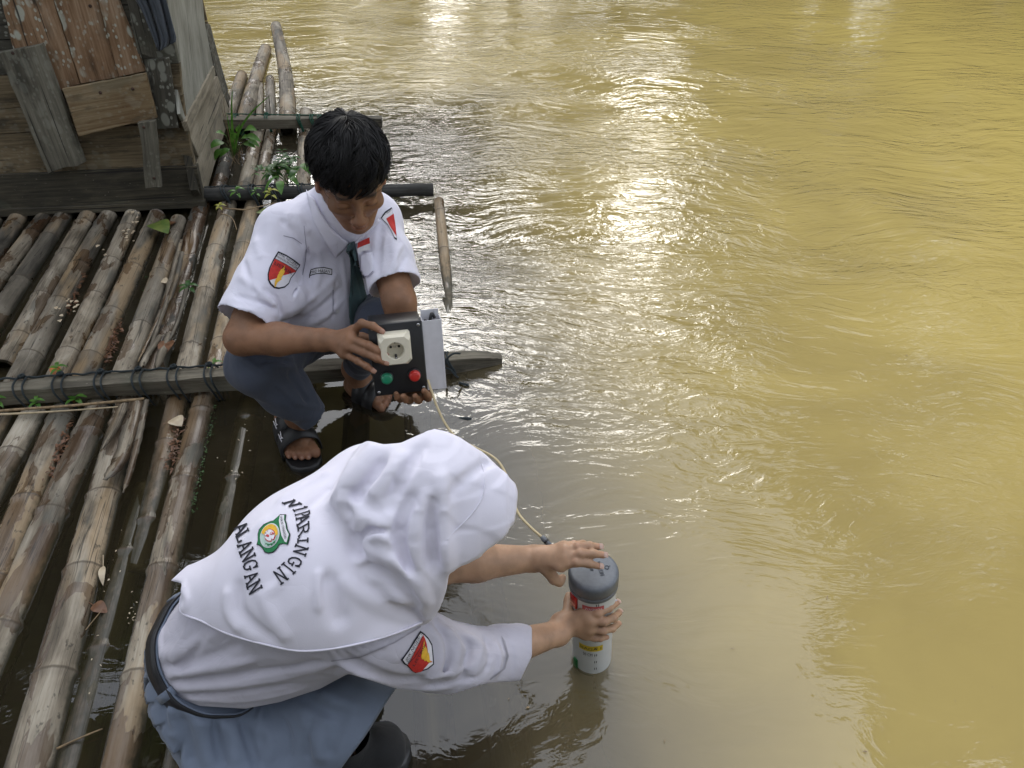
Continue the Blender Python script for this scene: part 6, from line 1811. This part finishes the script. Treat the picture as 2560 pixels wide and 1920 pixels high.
pipe_text('50 CM', -.026, -.006, hy - .020, hy - .010, M_PRINT, pipe)
mb = MB()
for k in range(13):
    h = PL - .052 - .0255 * k
    for du in (-.0012, .0028):
        r = col_r + .0003 if h > PL - .101 else PR + .0006
        if PL - .108 < h < PL - .097: continue
        vs = [on_pipe(du + a, h + b, r) for a, b in ((-.0007, -.004), (.0007, -.004), (.0007, .004), (-.0007, .004))]
        mb.add(vs, [(0, 1, 2, 3)])
mb.build('depth_mark', M_PRINT, pipe, False)
q = on_pipe(-.046, PL - .062, PR + .005)
fwd = (on_pipe(-.046, PL - .062, 1) - on_pipe(-.046, PL - .062, 0)).normalized(); tg = pax.cross(fwd)
mb = MB(); boxy(mb, Matrix(((*tg, 0), (*pax, 0), (*fwd, 0), (0, 0, 0, 1))).transposed() if False else Matrix.Translation(q) @ Matrix((tg, pax, fwd)).transposed().to_4x4(), .020, .036, .006, .0015)
mb.build('red_reflector', M_RGLASS, pipe)
hg = (P(1470, 1664, .012) - pb).dot(pax) - .012
q = on_pipe(-.045, hg + .014, PR + .002); fwd = (q - (pb + pax * (hg + .014))).normalized(); tg = pax.cross(fwd)
mb = MB(); boxy(mb, Matrix.Translation(q) @ Matrix((tg, pax, fwd)).transposed().to_4x4(), .012, .034, .004, .001); mb.build('green_clip', M_GBAND, pipe)
sticker('green_tape', -.060, .015, hg - .010, hg - .004, M_GBAND, pipe)
# word and swirl moulded into the cap's top
def on_cap(x, y): return pb + pax * (PL + .0004) + px_ * x + py_ * y
v, f = text2d('WINLON'); th = math.radians(-80)
def rot(x, y, a): return x * math.cos(a) - y * math.sin(a), x * math.sin(a) + y * math.cos(a)
def cap_text(s, cx, cy, w, h, a, m, name):
    v, f = text2d(s)
    o = mesh(name, [on_cap(*(lambda q: (cx + q[0], cy + q[1]))(rot((p[0] - .5) * w, (p[1] - .5) * h, a))) for p in v], f, m, cap, False)
    md = o.modifiers.new('raise', 'SOLIDIFY'); md.thickness = .0008; md.offset = 1
M_CAPD = plain('grey_moulded_mark', (.055, .064, .078), .5, .05)
cap_text('WINLON', .013, .002, .034, .0085, th, M_CAPD, 'moulded_word')
cap_text('aw', -.004, .002, .010, .006, th, M_CAPD, 'moulded_word')
mb = MB(); tube(mb, [on_cap(.026 + .004 * math.cos(a), .004 + .004 * math.sin(a)) + pax * .0004 for a in [i * .45 for i in range(15)]], .0007, 6)
tube(mb, [on_cap(.030 + .006 * (t - .5), .004 + .010 * (t - .5)) + pax * .0005 for t in (0, .3, .6, 1)], .0005, 5); mb.build('moulded_mark', M_CAPD, cap)
# glue blob under the collar
mb = MB()
for k in range(3): tube(mb, [on_pipe(.047 + .003 * k, PL - .100 + .004 * k, PR + .003), on_pipe(.049 + .003 * k, PL - .096 + .004 * k, PR + .005)], [.003, .002], 7)
mb.build('glue_blob', M_WHITE, pipe)

# ---------------------------------------------------------------- the cable between box and pipe
M_CABLE = plain('cream_cable', (.50, .41, .24), .45, .06, 90)
cab = thing('cable', 'cream cable running from the control box over the water to the pipe', 'cable', PD(1066, 972, 1.80))
cpts = [PD(1070, 950, 1.80), PD(1078, 975, 1.79), PD(1092, 1015, 1.78), PD(1115, 1062, 1.77), PD(1146, 1098, 1.75), PD(1190, 1120, 1.72), PD(1236, 1145, 1.68), PD(1262, 1180, 1.65), PD(1276, 1230, 1.61), PD(1294, 1280, 1.575), PD(1322, 1314, 1.55), PD(1358, 1346, 1.53)]
mb = MB(); tube(mb, bez(cpts, 8), .0029, 8); mb.build('cable_sheath', M_CABLE, cab)
mb = MB(); tube(mb, [PD(1354, 1341, 1.532), PD(1360, 1348, 1.530), PD(1366, 1354, 1.528), PD(1378, 1366, 1.522)], [.0045, .0056, .0056, .0048], 10); pl_ = mb.build('cable_gland', M_CAPG, cab)
mb = MB(); tube(mb, [PD(1364, 1352, 1.5285), PD(1368, 1355.5, 1.527)], [.0060, .0060], 10); mb.build('gland_ring', M_BOX, pl_)
mb = MB(); tube(mb, bez([PD(1376, 1364, 1.523), PD(1400, 1388, 1.510), PD(1424, 1420, 1.515), on_pipe(-.058, PL - .075, PR + .004)], 6), .0026, 8); mb.build('cable_sheath', M_CABLE, cab)
# ---------------------------------------------------------------- plants, leaves and litter on the raft
M_G1 = leaf_mat('fresh_green_leaf', (.060, .17, .022), (.115, .26, .04))
M_G2 = leaf_mat('dark_green_leaf', (.022, .075, .014), (.05, .13, .025))
M_G3 = leaf_mat('yellowing_leaf', (.30, .33, .04), (.42, .40, .07))
M_STEM = plain('green_stem', (.09, .13, .035), .6, .3, 60)
M_DRY = plain('dry_stalk', (.24, .17, .095), .8, .3, 70)
M_ORANGE = leaf_mat('orange_dead_leaf', (.42, .13, .035), (.55, .22, .07), .2)
M_BROWN = leaf_mat('brown_dead_leaf', (.10, .045, .02), (.19, .09, .045), .1)
M_OLIVE = leaf_mat('olive_leaf', (.10, .16, .035), (.17, .21, .05), .25)
M_PETAL = leaf_mat('pale_petal', (.55, .44, .30), (.66, .56, .40), .2)
def leaf(mb, base, d, up, L, w, curl=.25, n=6, shape=1.0, fold=.18):
    """one leaf: pointed blade, folded along its midrib, drooping"""
    d = Vector(d).normalized(); up = Vector(up); s = d.cross(up).normalized(); up = s.cross(d)
    vs, fs = [], []
    for i in range(n + 1):
        f = i / n
        c = Vector(base) + d * (L * f) - Vector((0, 0, 1)) * (curl * L * f * f) + up * (.12 * L * math.sin(math.pi * f))
        ww = w * .5 * (math.sin(math.pi * min(.999, f ** (.75 / shape))) ** .8 + .02)
        vs += [c - s * ww + up * (fold * ww), c, c + s * ww + up * (fold * ww)]
    for i in range(n):
        a = i * 3; fs += [(a, a + 1, a + 4, a + 3), (a + 1, a + 2, a + 5, a + 4)]
    mb.add(vs, fs)
def plant(name, label, cat, base, seed, n_leaf, spread, Lr, wr, m, height=.06, stems=5, group=None, shape=1.0):
    rg = random.Random(seed); t = thing(name, label, cat, base, group)
    st = MB(); k = 0
    for j in range(stems):
        a = rg.uniform(0, 6.28); r = spread * rg.uniform(.2, 1.0)
        tip = base + Vector((math.cos(a) * r, math.sin(a) * r * .7, height * rg.uniform(.5, 1.1)))
        mid = base.lerp(tip, .5) + Vector((0, 0, height * .3))
        path = bez([base + Vector((rg.uniform(-.3, .3) * spread, rg.uniform(-.2, .2) * spread, -.01)), mid, tip], 5)
        tube(st, path, [.0018 * (1 - .6 * i / len(path)) for i in range(len(path))], 5)
        for q in range(max(1, n_leaf // stems)):
            f = rg.uniform(.3, 1.0); p = path[int(f * (len(path) - 1))]
            an = rg.uniform(0, 6.28); lf = MB(); L = rg.uniform(*Lr)
            leaf(lf, p, (math.cos(an), math.sin(an), rg.uniform(.0, .7)), (0, 0, 1), L, L * rg.uniform(*wr), rg.uniform(.1, .5), shape=shape)
            lf.build('leaf', m if not isinstance(m, list) else rg.choice(m), t); k += 1
    st.build('stem', M_STEM, t)
    return t
# tall tuft by the hut's corner: two long blades, broad leaves, dead stalks
tf = thing('grass_plant', 'tall grassy weed with two long blades beside the hut corner', 'plant', P(588, 402, .05))
def blade(pts, w, m, parent, name='grass_blade'):
    fr = frame_along(bez(pts, 8)); n = len(fr); vs, fs = [], []
    for i, (p, t, a, b) in enumerate(fr):
        f = i / (n - 1); ww = w * .5 * (1 - f) ** .6 * (.5 + min(1, f * 4) * .5); s_ = t.cross(Vector((0, -1, .5))).normalized()
        vs += [p - s_ * ww, p + Vector((0, -.3, .2)) * (ww * .35), p + s_ * ww]
    for i in range(n - 1):
        a = i * 3; fs += [(a, a + 1, a + 4, a + 3), (a + 1, a + 2, a + 5, a + 4)]
    mesh(name, vs, fs, m, parent)
b0 = P(584, 395, .06)
yy = b0.y
blade([b0, PY(581, 330, yy), PY(579, 270, yy - .01), PY(581, 222, yy - .02)], .016, M_G1, tf)
blade([b0, PY(597, 330, yy - .02), PY(630, 280, yy - .05), PY(674, 240, yy - .09)], .015, M_G1, tf)
blade([b0, PY(575, 330, yy), PY(566, 280, yy - .02)], .010, M_G1, tf); blade([b0, PY(572, 340, yy), PY(552, 262, yy - .03)], .006, M_DRY, tf, 'dry_stalk'); blade([b0, PY(590, 330, yy), PY(604, 300, yy - .02)], .005, M_DRY, tf, 'dry_stalk')
blade([b0, PY(560, 245, yy - .02), PY(610, 228, yy - .05)], .003, M_DRY, tf, 'dry_stalk')
rg = random.Random(5)
for i in range(16):
    q = P(588 + rg.uniform(-16, 22), 400 + rg.uniform(-12, 18), .05); blade([q, q + Vector((rg.uniform(-.03, .03), rg.uniform(-.04, .02), rg.uniform(.03, .09)))], .0035, M_DRY, tf, 'dry_stalk')
for (u, v), (du, dv), L, w in (((560, 356), (-30, 8), .075, .048), ((566, 342), (-26, -14), .07, .04), ((600, 330), (-4, -34), .065, .035), ((612, 325), (40, -6), .075, .04), ((614, 340), (44, 10), .085, .035), ((610, 358), (34, 8), .07, .035),
                                ((604, 345), (26, -4), .055, .03), ((575, 372), (-30, 20), .06, .035), ((590, 350), (-12, -30), .06, .03), ((620, 350), (52, 24), .06, .028), ((555, 372), (-20, 26), .06, .035)):
    p = PY(u, v, yy - .01); q = PY(u + du, v + dv, yy - .05)
    lf = MB(); leaf(lf, p, q - p, (0, -.4, 1), L, w, .15); lf.build('leaf', M_G1, tf)
    mb = MB(); tube(mb, bez([b0, b0.lerp(p, .6) + Vector((0, 0, .01)), p], 4), .0014, 5); mb.build('stem', M_STEM, tf)
pl1 = plant('leafy_weed', 'low clump of green leafy weeds on the dark cross log beside the boy', 'plant', P(712, 455, .07), 21, 46, .14, (.04, .085), (.25, .5), [M_G1, M_G2, M_G2], .085, 12)
for (u, v), (du, dv), L, w in (((735, 415), (-8, 30), .07, .06), ((752, 410), (20, 16), .065, .05), ((690, 420), (-4, 26), .06, .05), ((700, 452), (2, 32), .075, .035), ((695, 440), (-44, 40), .11, .018), ((650, 440), (-36, -8), .08, .012), ((720, 440), (34, 26), .075, .03), ((668, 434), (-20, -4), .045, .03)):
    p = P(u, v, .12); q = P(u + du, v + dv, .10); lf = MB(); leaf(lf, p, q - p, (0, 0, 1), L, w, .2); lf.build('leaf', M_G1, pl1)
sp0 = P(712, 440, .08); stp = PY(705, 376, sp0.y)
mb = MB(); tube(mb, bez([sp0, sp0.lerp(stp, .5) + Vector((.004, 0, 0)), stp], 6), .0013, 5); mb.build('stem', M_STEM, pl1)
for k in range(6):
    for sg in (-1, 1):
        p = sp0.lerp(stp, .35 + .125 * k); lf = MB(); leaf(lf, p, (sg, -.2, .15 + .1 * k), (0, -.3, 1), .045 - .003 * k, .007, .25); lf.build('leaf', M_G2, pl1)
# seedlings: (picture point, height, leaf size, material, what sets it apart)
SD = [((600, 502), .055, .040, M_G1, 'small seedling with four pale leaves on the dark log nearest the hut'), ((646, 502), .055, .030, M_G1, 'thin upright seedling in the middle of three on the dark log'), ((678, 508), .060, .040, M_G3, 'yellow seedling on the dark log behind the boy'),
      ((478, 730), .030, .042, M_G2, 'five leaved seedling growing between two bamboo poles'), ((8, 1022), .045, .032, M_G1, 'seedling at the left end of the near cross beam'), ((104, 1020), .035, .030, M_G1, 'seedling below the near cross beam by the second rope tie'),
      ((206, 1008), .030, .038, M_G1, 'two leaved sprout at the reed tips below the near beam'), ((160, 934), .030, .032, M_G1, 'sprout beside the orange dead leaf on the near beam'), ((538, 922), .028, .028, M_G1, 'sprout behind the near beam by the boy'), ((672, 963), .024, .026, M_G2, 'tiny sprout at the foot of the near beam under the boy'), ((548, 738 - 215), .02, .03, M_G3, 'low creeping sprout at the hut corner')]
for i, ((u, v), h, L, m, lab) in enumerate(SD):
    rg = random.Random(60 + i); b = P(u, v, .055 if v < 960 else .03); t = thing('seedling', lab, 'seedling', b, 'seedlings rooted in the raft')
    mb = MB(); tip = b + Vector((rg.uniform(-.01, .01), -.005, h)); tube(mb, [b, b.lerp(tip, .5) + Vector((.004, 0, 0)), tip], .0012, 5); mb.build('stem', M_STEM, t)
    for k in range(5 if L > .029 else 4):
        a = k * 1.3 + rg.uniform(0, .5); lf = MB(); leaf(lf, tip - Vector((0, 0, h * .1 * k)), (math.cos(a), math.sin(a) * .8 - .2, .25), (0, 0, 1), L, L * .38, .3); lf.build('leaf', m, t)
# fallen leaves
def fallen(name, label, u, v, z, du, dv, L, w, m, curl=.05, shape=1.0, stalk=True):
    p = P(u, v, z); q = P(u + du, v + dv, z); mb = MB(); leaf(mb, p, q - p, (0, 0, 1), L, w, curl, 8, shape, .12)
    d = (q - p).normalized()
    if stalk: tube(mb, [p - d * .03 + Vector((0, 0, .006)), p, p + d * (L * .9)], [.0012, .0012, .0006], 5)
    o = mb.build(name, m); tag(o, label, 'leaf', 'fallen leaves on the raft')
fallen('fallen_leaf', 'large green leaf lying on the bamboo in front of the hut', 384, 558, .058, 46, 30, .115, .085, M_OLIVE)
fallen('fallen_leaf', 'grey green heart shaped leaf under the dark log', 665, 533, .050, -26, -8, .05, .055, M_OLIVE, .1)
fallen('fallen_leaf', 'orange dead leaf by the rope of the near beam', 146, 938, .055, -16, -24, .055, .030, M_ORANGE, -.1)
fallen('fallen_leaf', 'small yellow brown leaf between the poles', 402, 700, .03, 10, 4, .035, .034, M_PETAL, .1)
fallen('fallen_leaf', 'brown dead leaf in the torn bamboo pole', 426, 850, .035, -20, 36, .085, .05, M_BROWN, .1)
fallen('fallen_leaf', 'curled brown leaf on the dark bamboo below the green one', 420, 565, .05, 26, -20, .055, .035, M_BROWN, .2)
fallen('fallen_leaf', 'long pale curled leaf in the gap at bottom left', 258, 1415, .012, -4, 44, .052, .016, M_PETAL, .2)
fallen('fallen_leaf', 'reddish brown leaf in the wet gap beside the girl', 232, 1512, .010, 30, 14, .042, .030, M_BROWN, .15)
fallen('fallen_leaf', 'pale rounded leaf on the narrow pole below the beam', 432, 1046, .028, 10, 8, .045, .045, M_PETAL, .1, stalk=False)
for i, (u, v, n, lab) in enumerate(((322, 590, 10, 'cluster of pale petals on a pole before the hut'), (252, 629, 4, 'single pale petal cluster left on the grey pole'), (180, 762, 9, 'scatter of pale petals in the gap between poles'), (332, 545, 7, 'few white petals near the hut wall'), (150, 785, 5, 'petals fallen low in the gap by the beam'))):
    rg = random.Random(90 + i); mb = MB()
    for k in range(n):
        p = P(u + rg.uniform(-14, 14), v + rg.uniform(-16, 16), .045 + rg.uniform(-.004, .006)); a = rg.uniform(0, 6.28); L = rg.uniform(.010, .020)
        leaf(mb, p, (math.cos(a), math.sin(a), .2), (0, 0, 1), L, L * .8, .1, 3)
    o = mb.build('fallen_petals', M_PETAL); tag(o, lab, 'petals', kind='stuff')
# reeds, twigs, creeping root
def stick(name, label, pts, r, m, cat='reed', r1=None):
    mb = MB(); path = bez(pts, 5); n = len(path); tube(mb, path, [r + ((r1 or r * .6) - r) * i / (n - 1) for i in range(n)], 7)
    tag(mb.build(name, m), label, cat)
stick('dry_reed', 'upper dry reed lying along the near beam', [P(-160, 1042, .05), P(0, 1027, .052), P(180, 1014, .056), P(360, 997, .060)], .0040, M_DRY, r1=.0045)
stick('dry_reed', 'lower pale reed lying along the near beam', [P(-160, 1042, .045), P(0, 1036, .048), P(150, 1028, .052), P(296, 1017, .052)], .0042, plain('pale_reed', (.42, .34, .22), .7, .2, 50), r1=.002)
stick('creeping_root', 'brown creeping root under the dark log behind the boy', [P(540, 520, .05), P(580, 522, .055), P(615, 524, .055), P(650, 516, .055), P(690, 508, .05), P(720, 520, .04)], .0035, M_DRY, 'root', .002)
stick('twig', 'twig tangled round a pole top by the hut corner', [P(552, 533, .05), P(580, 545, .055), P(592, 575, .052)], .0025, M_DRY, 'twig', .001)
stick('twig', 'long dry twig floating at the bottom left', [P(142, 1872, .01), P(200, 1845, .012), P(256, 1822, .014)], .0026, M_DRY, 'twig', .0014)
stick('twig', 'short pale twig between the lower poles', [P(214, 1575, .012), P(236, 1548, .016), P(254, 1526, .014)], .0014, M_DRY, 'twig', .0009)
stick('twig', 'splinter standing beyond the far beam', [P(676, 300, .04), P(674, 262, .07), PY(672, 238, P(676, 300).y)], .004, M_BARK, 'twig', .0015)
# bark flakes and rot in the gaps
def litter(name, label, spots, n, m, zr, size, seed):
    rg = random.Random(seed); mb = MB()
    for _ in range(n):
        (u0, v0, u1, v1, w) = rg.choice(spots); f = rg.random()
        p = P(u0 + (u1 - u0) * f + rg.gauss(0, w), v0 + (v1 - v0) * f + rg.gauss(0, 6), rg.uniform(*zr)); a = rg.uniform(0, 6.28); L = rg.uniform(*size)
        leaf(mb, p, (math.cos(a), math.sin(a), rg.uniform(-.2, .4)), (rg.uniform(-.5, .5), rg.uniform(-.5, .5), 1), L, L * rg.uniform(.2, .6), .1, 2)
    tag(mb.build(name, m), label, 'litter', kind='stuff')
litter('bark_litter', 'brown bark flakes caught in the wet gaps between poles', [(172, 1060, 128, 1190, 9), (446, 1045, 425, 1170, 10), (300, 800, 262, 905, 5), (220, 640, 170, 780, 6)], 620, M_BROWN, (.004, .026), (.008, .022), 3)
litter('pale_litter', 'tiny pale chips floating between the poles', [(150, 1160, 60, 1400, 14), (330, 1280, 250, 1500, 12), (470, 600, 400, 800, 10), (560, 650, 500, 820, 6), (560, 430, 560, 470, 8), (340, 1480, 330, 1560, 10), (640, 1000, 600, 1200, 30), (250, 1560, 200, 1800, 20)], 80, M_PETAL, (.003, .010), (.003, .009), 4)
litter('moss', 'dark green moss along the poles', [(160, 1010, 166, 1022, 12), (230, 560, 120, 790, 4), (320, 560, 230, 780, 4), (415, 600, 330, 820, 4), (300, 1100, 210, 1400, 5), (540, 1010, 480, 1280, 4)], 700, M_G2, (.006, .022), (.004, .011), 5)
rg = random.Random(77); mb = MB()
for _ in range(30):
    u, v = rg.uniform(1150, 2500), rg.uniform(150, 1880); p = P(u, v, .0025); a = rg.uniform(0, 6.28); L = rg.uniform(.003, .011)
    leaf(mb, p, (math.cos(a), math.sin(a), 0), (0, 0, 1), L, L * rg.uniform(.15, .5), 0, 2)
tag(mb.build('floating_bits', M_DRY), 'small brown bits drifting on the open river', 'litter', kind='stuff')
# ---------------------------------------------------------------- the cloth hung on the hut
M_CLOTH = fabric_mat('dark_grey_cloth', (.060, .070, .085), .15, wr=.006, wsc=20)
def cloth():
    ol = [(1062, -420), (1070, -10), (1120, 60), (1188, 250), (1240, 385), (1288, 405), (1300, 372), (1340, 366), (1384, 345), (1394, 300), (1362, 180), (1312, -10), (1290, -420)]
    ny, nx = 40, 22
    L_e = [(-420, 1050), (-10, 1070), (60, 1112), (250, 1188), (385, 1240), (410, 1250)]; R_e = [(-420, 1285), (-10, 1312), (180, 1362), (300, 1394), (345, 1385), (410, 1300)]
    ip = lambda t, y: next((a[1] + (b[1] - a[1]) * (y - a[0]) / (b[0] - a[0]) for a, b in zip(t, t[1:]) if a[0] <= y <= b[0]), t[-1][1])
    vs, fs = [], []
    for j in range(ny + 1):
        for i in range(nx + 1):
            f = i / nx; yb = 405 - 60 * abs(f - .25) - 40 * (f > .55) * (f - .3)
            y = -420 + (yb + 420) * j / ny; x = ip(L_e, y) + (ip(R_e, y) - ip(L_e, y)) * f
            off = .085 + .016 * math.sin(f * 13 + .004 * y) + .010 * math.sin(f * 29 + 1 + .006 * y) + .012 * (j / ny)
            vs.append(WF.pt(x / 3.16, y / 3.16, off))
    for j in range(ny):
        for i in range(nx): a = j * (nx + 1) + i; fs.append((a, a + 1, a + nx + 2, a + nx + 1))
    o = mesh('hanging_cloth', vs, fs, M_CLOTH); md = o.modifiers.new('thick', 'SOLIDIFY'); md.thickness = .003
    tag(o, 'dark grey garment hanging on the hut wall by its corner', 'cloth')
cloth()
